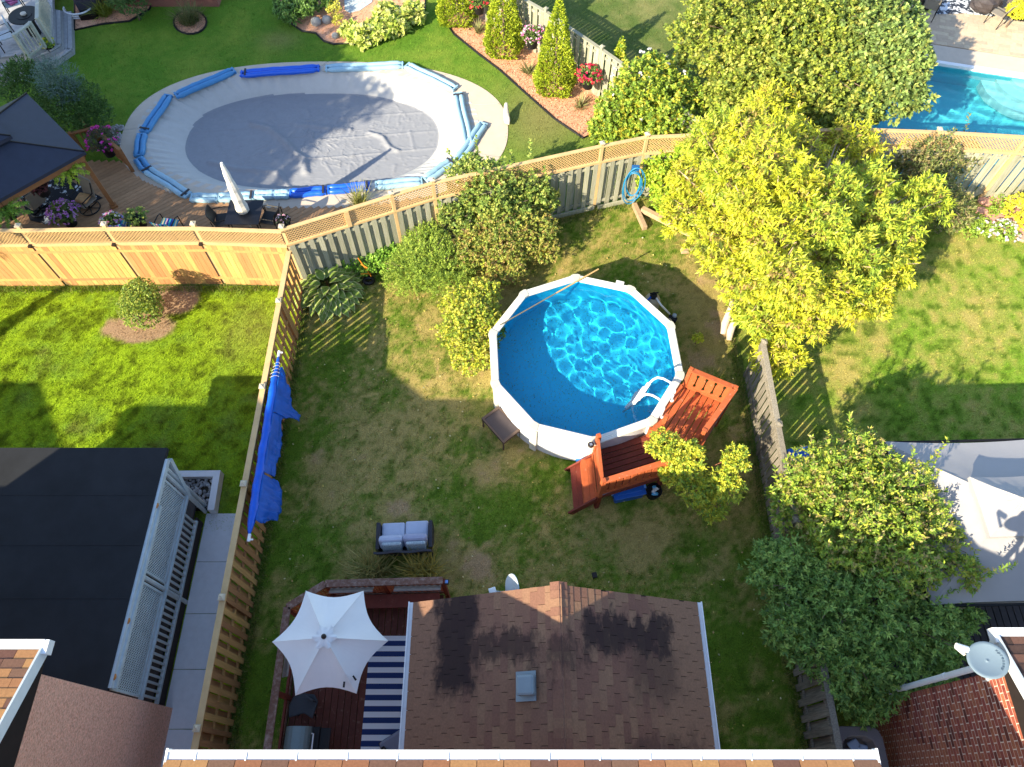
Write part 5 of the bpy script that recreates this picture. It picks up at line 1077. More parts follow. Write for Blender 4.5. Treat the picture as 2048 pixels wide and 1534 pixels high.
# deck railings
m_pale = M('pale weathered rail', srgb(172,174,164), .85, .15, 5, .02, 12)
rg = thing('deck_railing', 'pale baluster railing round the dark table at the top left', 'railing', tuple(G(90, 60)))
for a, c in ((G(75, -30, 1.5), G(74, 36, 1.5)), (G(60, 46, 1.5), G(28, 70, 1.5))):
    MB().beam(a, c, .12, .05).build('hand_rail', m_pale, rg); MB().beam(a-V((0,0,.82)), c-V((0,0,.82)), .05, .06).build('bottom_rail', m_pale, rg); L_ = (c-a).length; nn = max(3, int(L_/.13))
    for k in range(nn+1): p = a.lerp(c, k/nn); MB().box((p.x, p.y, 1.08), (.035, .035, .84)).build('baluster', m_pale, rg)
for p in (G(74, 37, 1.5), G(60, 46, 1.5), G(28, 70, 1.5)): MB().box((p.x, p.y, 1.06), (.1, .1, .96)).build('post', m_pale, rg)
tc2 = G(48, 30, 1.3); t = thing('round_table', 'round dark patio table with a small centrepiece on the grey deck', 'table', (tc2.x, tc2.y, .6)); MB().lathe((tc2.x, tc2.y, 1.27), [(.5, 0), (.52, .015), (.52, .03), (.5, .04)], 28).build('top', m_black, t); MB().lathe((tc2.x, tc2.y, 1.312), [(.26, 0), (.26, .01)], 20).build('tray', m_dkmetal, t); MB().tube([(tc2.x, tc2.y, .6), (tc2.x, tc2.y, 1.27)], .2, 12).build('pedestal', m_black, t); MB().lathe((tc2.x, tc2.y, 1.32), [(.09, 0), (.1, .05), (.05, .07)], 12).build('bowl', m_st, t)
for a, b_, ang, lab in ((10, 72, R(120), 'black framed chair at the left edge of the grey deck'), (26, 6, R(-60), 'black framed chair with pink cushion behind the round table')):
    p = G(a, b_, 1.0); t = thing('patio_chair', lab, 'chair', (p.x, p.y, .6), 'chairs on the grey deck'); sm = M('pale sling seat', srgb(176,186,196), .7, .1, 8)
    MB().box((p.x, p.y, 1.03), (.5, .5, .03), ang).build('seat', sm, t); Mr = Matrix.Rotation(ang, 3, 'Z')
    q0, q1 = Mr @ V((-.25, -.26, 0)), Mr @ V((.25, -.26, 0)); MB().beam(V((p.x+q0.x, p.y+q0.y, 1.3)), V((p.x+q1.x, p.y+q1.y, 1.3)), .03, .5).build('back', sm, t)
    for s in (-.27, .27): MB().tube([V((p.x, p.y, z))+(Mr @ V((s, y, 0))) for y, z in ((.28, .6), (.26, 1.2), (-.28, 1.25), (-.3, .6))], .02, 6).build('arm_frame', m_dkmetal, t)
    if b_ == 6: MB().box((p.x+.02, p.y-.05, 1.1), (.34, .3, .1), ang+.4).build('cushion', M('pink patterned cloth', srgb(206,110,160), .9, .4, 14), t, bevel=.04)
# brick house edge, window well, chest at the top left
bw = thing('brick_house', 'brick wall foot with window well at the top left edge', 'house', tuple(G(130, 0))); y_ = G(130, 14).y
MB().prism([(-16, y_), (-10.9, y_), (-10.9, y_+4), (-16, y_+4)], 0, 1.15).build('wall', M('brown red brick wall', srgb(140,92,80), .9, .25, 20, .02, 40, (1,1,4)), bw)
ww = G(160, 30); vs = [(ww.x+.5*math.cos(a), ww.y+.1-.42*math.sin(a)) for a in [k*math.pi/12 for k in range(13)]]
for z in (.08, .16, .24): MB().tube([(x, y, z) for x, y in vs], .03, 6).build('window_well_rib', m_gut, bw)
MB().box((G(150,10).x, y_-.01, .55), (.8, .04, .5)).build('basement_window', M('dark glass', srgb(36,48,58), .15, .1, 4), bw)
hp = G(185, 22); h = thing('storage_box', 'dark grey utility box against the brick wall', 'box', tuple(hp)); MB().box((hp.x, hp.y+.1, .36), (.8, .6, .7), .15).build('body', M('charcoal box', srgb(62,62,72), .6, .1, 8), h, bevel=.02); MB().box((hp.x, hp.y+.1, .73), (.84, .64, .05), .15).build('lid', MATS['charcoal box'], h, bevel=.015); MB().box((hp.x+.05, hp.y-.42, .12), (.6, .3, .2), .15).build('step', m_dkmetal, h)
# ---- blue hose on the fence, timber, logs
m_hose = M('teal blue hose', srgb(40,128,176), .4, .06, 5, spec=.5); hq = G(1268, 345, 1.45); ho = thing('garden_hose', 'coiled teal garden hose hung on the grey back fence', 'hose', (hq.x, hq.y, .3))
for k in range(5):
    pts = []; w = .2+.025*k; hh = .5+.04*k
    for i in range(28): a = 2*math.pi*i/28; pts.append((hq.x+w*math.cos(a)+.03*math.sin(k*2), hq.y-.16-.02*k+.03*math.sin(a*2+k), 1.35-hh*.35+hh*math.sin(a)+(.12*math.sin(k*1.7))))
    MB().tube(pts, .016, 6, True).build('coil', m_hose, ho, smooth=True)
MB().box((hq.x, hq.y-.1, 1.72), (.22, .12, .16)).build('hanger', M('blue hanger', srgb(30,90,150), .4, .05, 4), ho, bevel=.02)
m_log = M('split weathered timber', srgb(176,150,120), .9, .25, 3, .05, 8, (6,6,1.5), .1)
tag(MB().beam(G(1268, 408, .12), G(1290, 457, .12), .14, .16).build('fallen_post', m_log, bevel=.01), 'short dark timber post lying by the hose', 'timber'); tag(MB().beam(G(1284, 418, .2), G(1402, 478, .3), .16, .16).build('landscape_timber', m_log, bevel=.012), 'long weathered timber edging running under the yellow-green tree', 'timber'); tag(MB().beam(G(1362, 502, .08), G(1402, 499, .08), .16, .1).build('log', m_log, bevel=.012), 'short pale log end at the tree edge above the pool', 'timber')
for a, c, lab in (((1464,598,.9), (1446,668,.3), 'split pale log leaning under the tree beside the pool'), ((1472,622,.7), (1458,680,.2), 'second pale split log behind the leaning one')):
    A_, C2 = G(*a), G(*c); b = MB(); b.tube([A_, A_.lerp(C2, .3)+V((.03,0,.03)), A_.lerp(C2, .7)+V((-.02,0,0)), C2], [.05, .085, .1, .07], 8); tag(b.build('split_log', M('pale bark', srgb(206,188,166), .9, .25, 9, .04, 20), smooth=True), lab, 'log')
# ---- turquoise pool beyond the right fence
tp_ = [(1690,262), (1700,212), (1775,150), (1846,118), (1940,135), (2075,152), (2160,170), (2160,300), (2048,290), (1850,258)]
twp = pxpoly([(1680,200), (1846,116), (1960,134), (2030,146), (2120,152), (2200,170), (2200,330), (1690,330)], 0)
m_tile = M('aqua pool lining', srgb(120,214,228), .6, .05, 5, 0, 20); tpool = thing('sunken_pool', 'turquoise sunken pool under the overhanging green tree', 'pool', tuple(G(1850, 220)))
x0, x1, y0, y1 = PIT2; yw0, yw1 = 16.62, G(1900, 126).y
e0 = G(1846, 120); e1 = G(2120, 162); sl2_ = (e1.y-e0.y)/(e1.x-e0.x)
def yt(x): return e0.y+(x-e0.x)*sl2_
xl_ = G(1700, 240).x
b = MB(); b.add([(xl_, y0, -1.3), (x1, y0, -1.3), (x1, yt(x1), -1.3), (xl_, yt(xl_), -1.3), (xl_, y0, 0), (x1, y0, 0), (x1, yt(x1), 0), (xl_, yt(xl_), 0)], [(0,1,2,3), (0,3,7,4), (3,2,6,7), (0,4,5,1)]); tl = b.build('basin', m_tile, tpool)
cs = G(2075, 170); b = MB(); b.lathe((cs.x, cs.y+.5, -1.2), [(1.5, 0), (1.5, .55), (1.05, .55), (1.05, .8), (.6, .8), (.6, 1.0)], 32); b.build('round_steps', M('white pool step', srgb(226,240,240), .5, .04, 4), tpool)
b = MB(); b.beam((xl_, yt(xl_), -.02), (x1, yt(x1), -.02), .16, .1); b.build('coping', m_white, tpool); b = MB(); b.beam((xl_, y0, -.021), (xl_, yt(xl_), -.021), .16, .1); b.build('coping', m_white, tpool)
m_wt = water_mat('turquoise water', (.35, .86, .96)); nxw, nyw = 150, 60; gx, gy = np.meshgrid(np.linspace(xl_, x1, nxw), np.linspace(0, 1, nyw)); yy = y0+(yt(gx)-y0)*gy; zz = -.16+.0035*np.sin(gx*9+2*np.sin(yy*5))+.003*np.sin(yy*13+gx*4)+.002*np.sin(gx*21-yy*17)
idx = np.arange(nxw*nyw).reshape(nyw, nxw); q = np.stack([idx[:-1,:-1], idx[:-1,1:], idx[1:,1:], idx[1:,:-1]], -1).reshape(-1, 4); w2 = link('water', np_mesh('water', np.stack([gx.ravel(), yy.ravel(), zz.ravel()], 1), q, m_wt, None, True), tpool); w2.cycles.is_caustics_caster = True; tl.cycles.is_caustics_receiver = True
for o in tpool.children:
    if o.name.startswith('round_steps'): o.cycles.is_caustics_receiver = True
pv = thing('patio', None, None, tuple(G(1950, 80))); tag(pv, kind='structure'); m_pav = M('buff paver', srgb(196,176,150), .85, .12, 9, .01, 40, None, .12, huevar=.008)
MB().prism([(xl_-1.2, yt(xl_-1.2)+.09), (24, yt(24)+.09), (24, 31), (xl_-1.2, 31)], -.02, .005).build('bed', M('paver joint sand', srgb(120,106,92), .95, .1, 9), pv)
MB().prism([(xl_-.2, yt(xl_-.2)+.1), (24, yt(24)+.1), (24, yt(24)+.95), (xl_-.2, yt(xl_-.2)+.95)], 0, .03).build('concrete_strip', m_surr, pv)
pv0 = V((G(1838, 98).x-1.6, yt(G(1838, 98).x-1.6)+1.0, 0)); ua_ = V((1, sl2_, 0)).normalized(); va_ = V((-ua_.y, ua_.x, 0)); pang = math.atan2(ua_.y, ua_.x); pm1 = MB().box((0,0,0), (.385, .185, .05)).mesh('paver', m_pav); pm2 = MB().box((0,0,0), (.185, .185, .05)).mesh('paver', m_pav)
cnt = 0
for r_ in range(19):
    s = -(r_*.37 % .6)
    while s < 7.4 and cnt < 300:
        big = random.random() < .6; w = .39 if big else .19; p = pv0+ua_*(s+w/2)+va_*(.1+r_*.19); link('paver', pm1 if big else pm2, pv, (p.x, p.y, .005+random.uniform(0,.003)), (0, 0, pang)); s += w; cnt += 1
b = MB()
for r_ in range(40):
    for c in range(30):
        p = pv0+ua_*(7.6+c*.39)+va_*(.1+r_*.19); b.box((p.x, p.y, .005), (.385, .185, .05), pang)
for r_ in range(19, 40):
    for c in range(19): p = pv0+ua_*(c*.39)+va_*(.1+r_*.19); b.box((p.x, p.y, .005), (.385, .185, .05), pang)
tag(b.build('pavers', m_pav, pv), kind='stuff')
rgm = M('black and white leaf pattern', srgb(210,214,220), .9, .1, 8, 0, 9, (1,1,1), 0, col2=srgb(52,58,70), mask=(5.5,.5,.015)); rp_ = pxpoly([(1872,28), (1900,-30), (2010,-30), (1990,32), (1930,26)], .05); tag(MB().prism(rp_, .034, .05).build('patterned_rug', rgm), 'black and white patterned rug on the far patio', 'rug')
for (a, b_, ang, lab) in ((2000, 26, R(40), 'grey patio chair at the right of the patterned rug'), (1862, 12, R(-30), 'grey patio chair half hidden by the green tree')):
    c = G(a, b_, .45); mesh_chair(c, ang, lab, M('taupe sling', srgb(140,132,120), .7, .1, 8), 'chairs on the far patio')
p = G(1972, 6, .3); b = MB(); b.blob((p.x, p.y, .35), (.55, .45, .4), 12, 8, .1); tag(b.build('covered_furniture', M('dark cover', srgb(70,64,66), .6, .3, 5)), 'dark covered furniture beyond the patterned rug', 'furniture cover')
for (a, b_, lab) in ((1842, 18, 'tall black planter beside the green tree'), (2032, 36, 'dark square planter with yellow foliage')):
    p = G(a, b_, .0); tag(MB().prism([(p.x-.2, p.y-.2), (p.x+.2, p.y-.2), (p.x+.24, p.y+.24), (p.x-.2, p.y+.2)], .03, .55).build('planter', m_black, bevel=.02), lab, 'planter')
# ---- grey canopy and things in the right garden
cp = thing('canopy_gazebo', 'pale grey two-tier cloth canopy beyond the right fence', 'gazebo', (10, 5.1, 0)); m_can = M('pale grey canopy cloth', srgb(168,166,168), .85, .04, 3, .006, 10)
k0, k1, k2, k3 = V((8.28, 6.86, 2.15)), V((11.9, 6.95, 2.15)), V((11.9, 3.35, 2.15)), V((8.32, 3.3, 2.15)); cc_ = V((10.08, 5.1, 0))
def cloth(corners, zc, shrink, zt, name, sag=.12, val=.22):
    t = [V((cc_.x, cc_.y, zt))+(V((p.x, p.y, 0))-V((cc_.x, cc_.y, 0)))*shrink for p in corners]; b = MB(); nn = 10
    for i in range(4):
        a, c, d_, e = corners[i], corners[(i+1) % 4], t[(i+1) % 4], t[i]; vs = []
        for u2 in range(nn+1):
            for v2 in range(nn+1):
                f, g2 = u2/nn, v2/nn; p = a.lerp(c, f).lerp(e.lerp(d_, f), g2); bow = 4*f*(1-f); p.z -= sag*4*g2*(1-g2)*.5+sag*.35*bow*(1-g2); p = p+(V((cc_.x, cc_.y, p.z))-p)*.035*bow*(1-g2)
                p.z += .012*math.sin(f*23+i)*math.sin(g2*7+i); vs.append(p)
        o = len(b.v); b.add(vs, [(u2*(nn+1)+v2, u2*(nn+1)+v2+1, (u2+1)*(nn+1)+v2+1, (u2+1)*(nn+1)+v2) for u2 in range(nn) for v2 in range(nn)])
        if val:
            vv = []
            for u2 in range(nn+1): p = vs[u2*(nn+1)]; vv += [p, p-V((0,0,val+.02*math.sin(u2)))]
            b.add(vv, [(2*k, 2*k+2, 2*k+3, 2*k+1) for k in range(nn)])
    o = b.build(name, m_can, cp, smooth=True); md = o.modifiers.new('t', 'SOLIDIFY'); md.thickness = .006; md = o.modifiers.new('e', 'EDGE_SPLIT'); md.split_angle = R(18)
    return t
tt_ = cloth([k0, k1, k2, k3], 0, .22, 2.8, 'lower_canopy'); tu = [V((cc_.x, cc_.y, 2.86))+(V((p.x, p.y, 0))-V((cc_.x, cc_.y, 0)))*.36 for p in (k0, k1, k2, k3)]; cloth(tu, 0, .02, 3.3, 'upper_canopy', .06, .1)
for p in (k0, k1, k2, k3): q = p+(cc_-p)*.03; MB().beam(V((q.x, q.y, 0)), V((q.x, q.y, 2.12)), .08, .08).build('post', m_dkmetal, cp)
for p, q in ((k0, k1), (k1, k2), (k2, k3), (k3, k0)): MB().beam(p-V((0,0,.08)), q-V((0,0,.08)), .05, .05).build('frame_bar', m_dkmetal, cp)
rd = thing('side_deck', 'dark grey plank deck between the canopy and the brick house', 'deck', (10, 2.6, 0)); planks(rd, (7.75, 1.85, .35), (0, 2.3, 0), (5.5, 0, 0), 36, M('dark grey deck wood', srgb(64,60,66), .8, .2, 3, .02, 8, (3,3,3), .12), name='plank')
p = G(1598, 912, .35); b = thing('recycling_bin', 'bright blue bin behind the old grey fence', 'bin', (p.x, p.y, 0)); MB().box((p.x, p.y, .2), (.5, .36, .4), .2).build('tub', m_tote, b, bevel=.03); MB().box((p.x, p.y, .42), (.54, .4, .05), .2).build('lid', M('bright blue lid', srgb(30,110,220), .35, .06, 5), b, bevel=.02)
ep = G(1716, 1500, .9); eg = thing('egg_chair', 'grey rattan pod chair with blue-grey cushions beside the old fence', 'chair', (ep.x, ep.y, 0)); m_eg = M('grey rattan', srgb(120,112,112), .7, .2, 60, .01, 120)
b = MB(); ol = [(-.5,-.75), (-.5,.2), (-.44,.36), (-.3,.42), (.3,.42), (.44,.36), (.5,.2), (.5,-.75)]; il = [(-.34,-.75), (-.34,.02), (-.28,.16), (-.16,.24), (.16,.24), (.28,.16), (.34,.02), (.34,-.75)]; n = 8
vs = [(ep.x+x, ep.y+y, 1.0) for x, y in ol]+[(ep.x+x, ep.y+y, 1.0) for x, y in il]+[(ep.x+x*.9, ep.y+y*.9, .1) for x, y in ol]+[(ep.x+x, ep.y+y, .4) for x, y in il]
b.add(vs, [(k, k+1, n+k+1, n+k) for k in range(n-1)]+[(2*n+k, 2*n+k+1, k+1, k) for k in range(n-1)]+[(n+k, n+k+1, 3*n+k+1, 3*n+k) for k in range(n-1)]+[tuple(3*n+k for k in range(n))]); b.build('pod', m_eg, eg, bevel=.02)
for x, y, a in ((.06, .1, .5), (.2, .02, -.2)): MB().box((ep.x+x, ep.y+y, .62), (.22, .2, .09), a).build('cushion', M('blue-grey scatter cushion', srgb(160,174,196), .9, .08, 6), eg, bevel=.03)
MB().box((ep.x-.12, ep.y-.1, .5), (.3, .3, .12), 0).build('seat_pad', M('grey seat pad', srgb(130,130,138), .9, .08, 6), eg, bevel=.03)
# big dish on the brick house
dp = G(1974, 1322, 5.25); ds = thing('satellite_dish', 'grey satellite dish with lettering fixed to the brick house corner', 'dish', tuple(dp)); m_d2 = M('grey dish face', srgb(112,130,144), .45, .05, 6); nrm = V((-.28, .12, .9))
o, uu, ww_, nn_ = dish(dp, nrm, .28, .05, m_d2, ds, ry=1.0)
MB().tube([dp-nn_*.02+V((.05,-.05,-.25)), dp-nn_*.1, V((wx, wy-.1, dp.z-.9))], .03, 8).build('mast', m_gut, ds); l2 = G(1912, 1292, 5.35); MB().tube([dp+V((-.26,.12,-.1)), l2+V((.03,-.02,-.04))], .028, 8).build('feed_arm', m_white, ds); MB().tube([l2, l2+V((.16,-.05,.0))], .05, 10).build('receiver', m_white, ds)
word = 'xpressvu'; m_ink = M('dark blue-grey print', srgb(74,92,108), .6, .02, 4); up_ = (V((0,1,0))-nn_*V((0,1,0)).dot(nn_)).normalized(); rt_ = up_.cross(nn_).normalized()
for i, ch in enumerate(word):
    a = R(38)-i*R(11.5); loc = dp+(rt_*math.cos(a)+up_*math.sin(a))*.21+nn_*(.05*(.21/.28)**2+.028); yv = (rt_*math.cos(a)+up_*math.sin(a)); xv = yv.cross(nn_); Mt = Matrix((xv, yv, nn_)).transposed(); text(ch, loc, Mt.to_euler(), .07, m_ink, ds)
# flagstones in the far right bed
fb = thing('flagstone_bed', 'pink flagstone rockery with flowers below the right back fence', 'rockery', tuple(G(1990, 430))); m_fl = M('pink flagstone', srgb(206,156,140), .9, .14, 6, .02, 20, None, .12)
for (a, b_, rx_, ry_) in ((1988,440,.42,.26), (2020,452,.4,.3), (1970,404,.24,.2), (1996,396,.3,.18), (2022,398,.3,.2), (2014,412,.26,.18), (2044,470,.34,.3), (2040,430,.28,.2), (1962,424,.2,.14), (2005,425,.24,.14), (2034,412,.2,.16), (2052,452,.26,.2)):
    p = G(a, b_); m_ = random.randint(6, 9); pl3 = [(p.x+rx_*math.cos(k*6.283/m_+.3)*random.uniform(.8,1.1), p.y+ry_*math.sin(k*6.283/m_+.3)*random.uniform(.8,1.1)) for k in range(m_)]; MB().prism(pl3, 0, .07+random.uniform(0,.05)).build('flagstone', m_fl, fb, bevel=.015)
# stick garden tool by the hosta
gp_ = G(738, 562, .1); gt_ = thing('string_trimmer', 'black and orange garden tool lying beside the hosta', 'garden tool', tuple(gp_)); b = MB(); pts = [(gp_.x+.13*math.cos(a), gp_.y+.1*math.sin(a), .12) for a in [k*.5236 for k in range(12)]]; b.tube(pts, .06, 8, True); b.build('head', m_black, gt_, smooth=True)
h0, h1 = G(742, 552, .2), G(716, 516, .75); m_or = M('orange plastic', srgb(214,130,40), .4, .1, 5); MB().tube([h0, h1], .016, 7).build('shaft', m_or, gt_); MB().tube([h0+V((0,.05,.05)), G(722, 548, .45)], .016, 7).build('handle', m_or, gt_); MB().tube([G(722, 528, .55), G(735, 536, .5)], .016, 7).build('grip', m_or, gt_)
yb = G(1087, 500, .2); b = MB(); b.lathe((yb.x, yb.y, .0), [(.1, 0), (.14, .26), (.155, .28), (.12, .29)], 16); tag(b.build('yellow_pail', M('yellow plastic', srgb(224,180,40), .4, .05, 5)), 'yellow pail tucked under the shrub above the pool', 'pail')
# ================================================================ plants
m_leaf = MV('leaf', .5, .22, 9, .15, .35); m_needle = MV('needle', .6, .15, 9, .12, .2); m_petal = MV('petal', .6, .3, 9, .05, .2)
m_bark = M('grey-brown bark', srgb(122,104,88), .9, .25, 8, .04, 20)
LEAFGAIN = 1.9
def nrmz(a): return a/np.maximum(np.linalg.norm(a, axis=1, keepdims=True), 1e-9)
def sprays(P, D, k, tw, l, w, cols, spread=.9, droop=.3, jit=.25, bright=None, fold=.18):
    """k leaves round each twig tip P with direction D; returns verts, quads, colours"""
    n = len(P); Pk = np.repeat(P, k, 0); Dk = np.repeat(nrmz(D), k, 0); m = n*k
    rnd = nrmz(RNG.normal(0, 1, (m, 3))); per = nrmz(rnd-Dk*np.sum(rnd*Dk, 1, keepdims=True))
    f = RNG.random((m, 1)); base = Pk-Dk*tw*f
    a = spread*(.45+.75*RNG.random((m, 1))); d = Dk*np.cos(a)+per*np.sin(a); d[:, 2] -= droop*RNG.random(m); d = nrmz(d)
    up = np.tile([[0, 0, 1.0]], (m, 1))+RNG.normal(0, jit, (m, 3)); s = nrmz(np.cross(d, up)); nr = np.cross(s, d)
    L = l*RNG.uniform(.65, 1.2, (m, 1)); W = w*RNG.uniform(.75, 1.2, (m, 1))
    v = np.stack([base, base+d*L*.45+s*W*.5+nr*W*fold, base+d*L-np.array([[0, 0, 1]])*L*.08, base+d*L*.45-s*W*.5+nr*W*fold], 1).reshape(-1, 3)
    ci = RNG.choice(len(cols), n, p=None); c0 = np.array(cols)[ci]; c = np.repeat(c0, k, 0)*RNG.uniform(.7, 1.25, (m, 1)); mixk = RNG.random(m) < .3; c[mixk] = np.array(cols)[RNG.integers(0, len(cols), mixk.sum())]
    c = np.minimum(c*LEAFGAIN, .8)
    return v, np.arange(m*4).reshape(-1, 4), np.repeat(c, 4, 0)
def shell(c, r, n, lo=.72, hi=1.0, rz=.8, seed=0, bump=.35, zmin=-.55, bf=2.2):
    """points near the surface of a lumpy ellipsoid and their outward directions"""
    d = nrmz(RNG.normal(0, 1, (int(n*1.7)+4, 3))); d = d[d[:, 2] > zmin][:n]
    q = fbm(d[:, 0]*bf+seed*3.1+d[:, 2]*1.3, d[:, 1]*bf-seed*1.7+d[:, 2]*.9, 61+seed, 3)
    rr = (1-bump)+bump*2*q; rr = rr*(lo+(hi-lo)*RNG.random(len(d))**.5)
    P = np.array([[c.x, c.y, c.z]])+d*rr[:, None]*np.array([[r, r, r*rz]]); P[:, 2] = np.maximum(P[:, 2], .04)
    return P, d
def crown(name, parts, mat, parent):
    v = []; f = []; c = []; o = 0
    for a, b_, cc in parts: v.append(a); f.append(b_+o); c.append(cc); o += len(a)
    return link(name, np_mesh(name, np.concatenate(v), np.concatenate(f), mat, np.concatenate(c)), parent)
def plant(name, label, cat, base, lobes, dens, k, tw, l, w, cols, spread=.9, droop=.3, up=.35, rz=.8, trunk=.08, mat=None, shoots=0, group=None, bump=.35, crownname='crown', inner=.5, zmin=-.55, trunkname='trunk', barkmat=None, shlen=(.3, .7), limbs=True, col2=None, alt=None):
    """lobes: (px, py, z, r) surveyed on the photograph; a trunk, one limb to each lobe, leaf sprays over each lobe"""
    C = [(G(a, b_, z), r) for a, b_, z, r in lobes]; B = V(base) if base is not None else V((C[0][0].x, C[0][0].y, 0)); B.z = 0
    t = thing(name, label, cat, tuple(B), group); bm_ = barkmat or m_bark
    zl = min(c.z-r*.3 for c, r in C); fork = V((B.x, B.y, max(.15, min(zl, C[0][0].z*.5)))).lerp(V((C[0][0].x, C[0][0].y, max(.2, zl))), .4)
    MB().tube([B-V((0,0,.05)), B.lerp(fork, .5)+V((.02,.03,0)), fork], [trunk*1.25, trunk, trunk*.85], 9).build(trunkname, bm_, t, smooth=True)
    parts = []
    for i, (c, r) in enumerate(C):
        if limbs:
            mid = fork.lerp(c, .5)+V((random.uniform(-.1,.1)*r, random.uniform(-.1,.1)*r, .1*r)); e = c+V((0,0,r*rz*.35)); MB().tube([fork, mid, e], [trunk*.6, trunk*.38, trunk*.12], 7).build('limb', bm_, t, smooth=True)
            if r > .6:
                for _ in range(5):
                    a = random.uniform(0, 6.28); tip = c+V((math.cos(a)*r*.72, math.sin(a)*r*.72, r*rz*random.uniform(.35,.75))); MB().tube([mid, mid.lerp(tip, .55)+V((0,0,.08*r)), tip], [trunk*.3, trunk*.18, .008], 5).build('branch', bm_, t, smooth=True)
        n = int(dens*r*r); P, d = shell(c, r, n, rz=rz, seed=i, bump=bump, zmin=zmin); D = d*(1-up)+np.array([[0, 0, up]])+RNG.normal(0, .25, d.shape); parts.append(sprays(P, D, k, tw, l*random.uniform(.9, 1.12), w, alt if alt and i % 3 == 1 else cols, spread, droop))
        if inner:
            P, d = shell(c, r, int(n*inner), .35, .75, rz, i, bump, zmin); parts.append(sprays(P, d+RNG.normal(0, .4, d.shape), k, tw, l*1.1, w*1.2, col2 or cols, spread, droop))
        for _ in range(int(shoots*r*r)):
            P, d = shell(c, r, 1, .85, 1.0, rz, i, bump, .0)
            if not len(P): continue
            dd_ = V(d[0])*.6+V((0,0,.75))+V((random.gauss(0,.25), random.gauss(0,.25), 0)); dd_ = dd_.normalized(); Ls = random.uniform(*shlen); m_ = int(Ls/.05); q = np.array([list(V(P[0])+dd_*(Ls*j/m_)) for j in range(m_)]); parts.append(sprays(q, np.tile([list(dd_)], (m_, 1)), 3, .03, l, w, cols, 1.1, .2))
    o = crown(crownname, parts, mat or m_leaf, t)
    return t
def bloom(parent, c, r, n, size, cols, rz=.8, zmin=-.1, lo=.95, name='flowers'):
    P, d = shell(c, r, n, lo, 1.06, rz, 3, .2, zmin); d = d*.5+np.array([[0, 0, .6]]); return tag(crown(name, [sprays(P, d, 5, .0, size, size*.9, cols, 1.35, .05, .6)], m_petal, parent), kind='stuff' if n > 3 else None)
YEL = [(.37,.37,.022), (.32,.34,.02), (.41,.39,.03), (.27,.31,.022), (.35,.36,.03), (.21,.25,.022), (.37,.31,.06)]
DKG = [(.17,.21,.03), (.23,.26,.045), (.12,.16,.028), (.29,.28,.06), (.20,.24,.03), (.09,.13,.025)]
MIDG = [(.17,.24,.03), (.13,.20,.03), (.22,.27,.04), (.09,.15,.025), (.26,.27,.05)]
OUT = [(1320,300), (1400,240), (1500,185), (1560,172), (1640,235), (1700,255), (1800,300), (1868,390), (1862,490), (1765,590), (1700,670), (1640,735), (1560,755), (1490,715), (1450,640), (1415,560), (1375,470), (1322,400)]
lob = []; tries = 0; rl_ = random.Random(12)
while len(lob) < 34 and tries < 4000:
    tries += 1; a, b_ = rl_.uniform(1310, 1870), rl_.uniform(170, 760)
    if not inpoly(np.array([a]), np.array([b_]), OUT)[0] or any((a-q[0])**2+(b_-q[1])**2 < 66**2 for q in lob): continue
    e = min(math.hypot(a-(p[0]+(q[0]-p[0])*f), b_-(p[1]+(q[1]-p[1])*f)) for p, q in zip(OUT, OUT[1:]+OUT[:1]) for f in (0, .25, .5, .75))
    if e < 34: continue
    zz_ = 1.5+2.7*min(1, e/150)**.8-(1.1 if b_ > 600 else 0)+rl_.uniform(-.35, .35); lob.append((a, b_, max(1.1, zz_), rl_.uniform(.62, .95)))
lob.sort(key=lambda q: (q[0]-1590)**2+(q[1]-430)**2)
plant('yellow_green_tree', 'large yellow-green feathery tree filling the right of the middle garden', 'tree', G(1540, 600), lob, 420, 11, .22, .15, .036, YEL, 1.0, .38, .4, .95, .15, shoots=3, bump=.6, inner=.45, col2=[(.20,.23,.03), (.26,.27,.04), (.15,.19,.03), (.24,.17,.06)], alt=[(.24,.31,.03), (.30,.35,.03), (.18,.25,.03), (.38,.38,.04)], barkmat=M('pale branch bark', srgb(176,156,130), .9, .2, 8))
plant('green_tree', 'dense dark green tree behind the divider fence', 'tree', G(1560, 170), [(1470,70,2.4,1.9), (1600,60,2.8,1.9), (1560,180,2.2,1.6), (1480,190,1.9,1.2), (1660,170,2.4,1.5)], 430, 8, .14, .12, .075, DKG, 1.0, .25, .4, .8, .14, bump=.45, inner=.5)
plant('broadleaf_tree', 'glossy broad-leaved tree overhanging the turquoise pool', 'tree', G(1760, 235), [(1710,60,3.0,1.5), (1770,120,2.9,1.35), (1800,185,2.5,.85), (1720,200,2.3,.8), (1770,40,2.6,1.2), (1650,215,2.0,.9)], 480, 7, .14, .13, .085, [(.14,.20,.05), (.18,.25,.07), (.11,.16,.04), (.22,.24,.06), (.09,.13,.035)], 1.0, .25, .4, .8, .12, bump=.45, inner=.5)
plant('arching_shrub', 'dusky green arching shrub between the big tree and the right fence', 'shrub', None, [(1850,340,1.4,1.05), (1890,420,1.0,.8), (1920,310,1.3,.65), (1800,420,1.0,.8)], 520, 9, .16, .10, .035, [(.12,.14,.045), (.16,.17,.05), (.08,.11,.03), (.22,.18,.09)], .95, .3, .55, .9, .05, shoots=5, bump=.4)
rs_ = plant('rose_of_sharon', 'leafy shrub with scattered white flowers beside the divider fence', 'shrub', None, [(1290,180,1.7,1.05), (1240,225,1.3,.8), (1330,235,1.4,.95), (1205,255,.9,.55), (1370,200,1.4,.7), (1275,255,1.0,.7)], 520, 8, .12, .10, .07, [(.20,.27,.03), (.14,.22,.03), (.30,.28,.03), (.10,.16,.025), (.24,.30,.04)], 1.0, .25, .5, .9, .05, shoots=4, bump=.4)
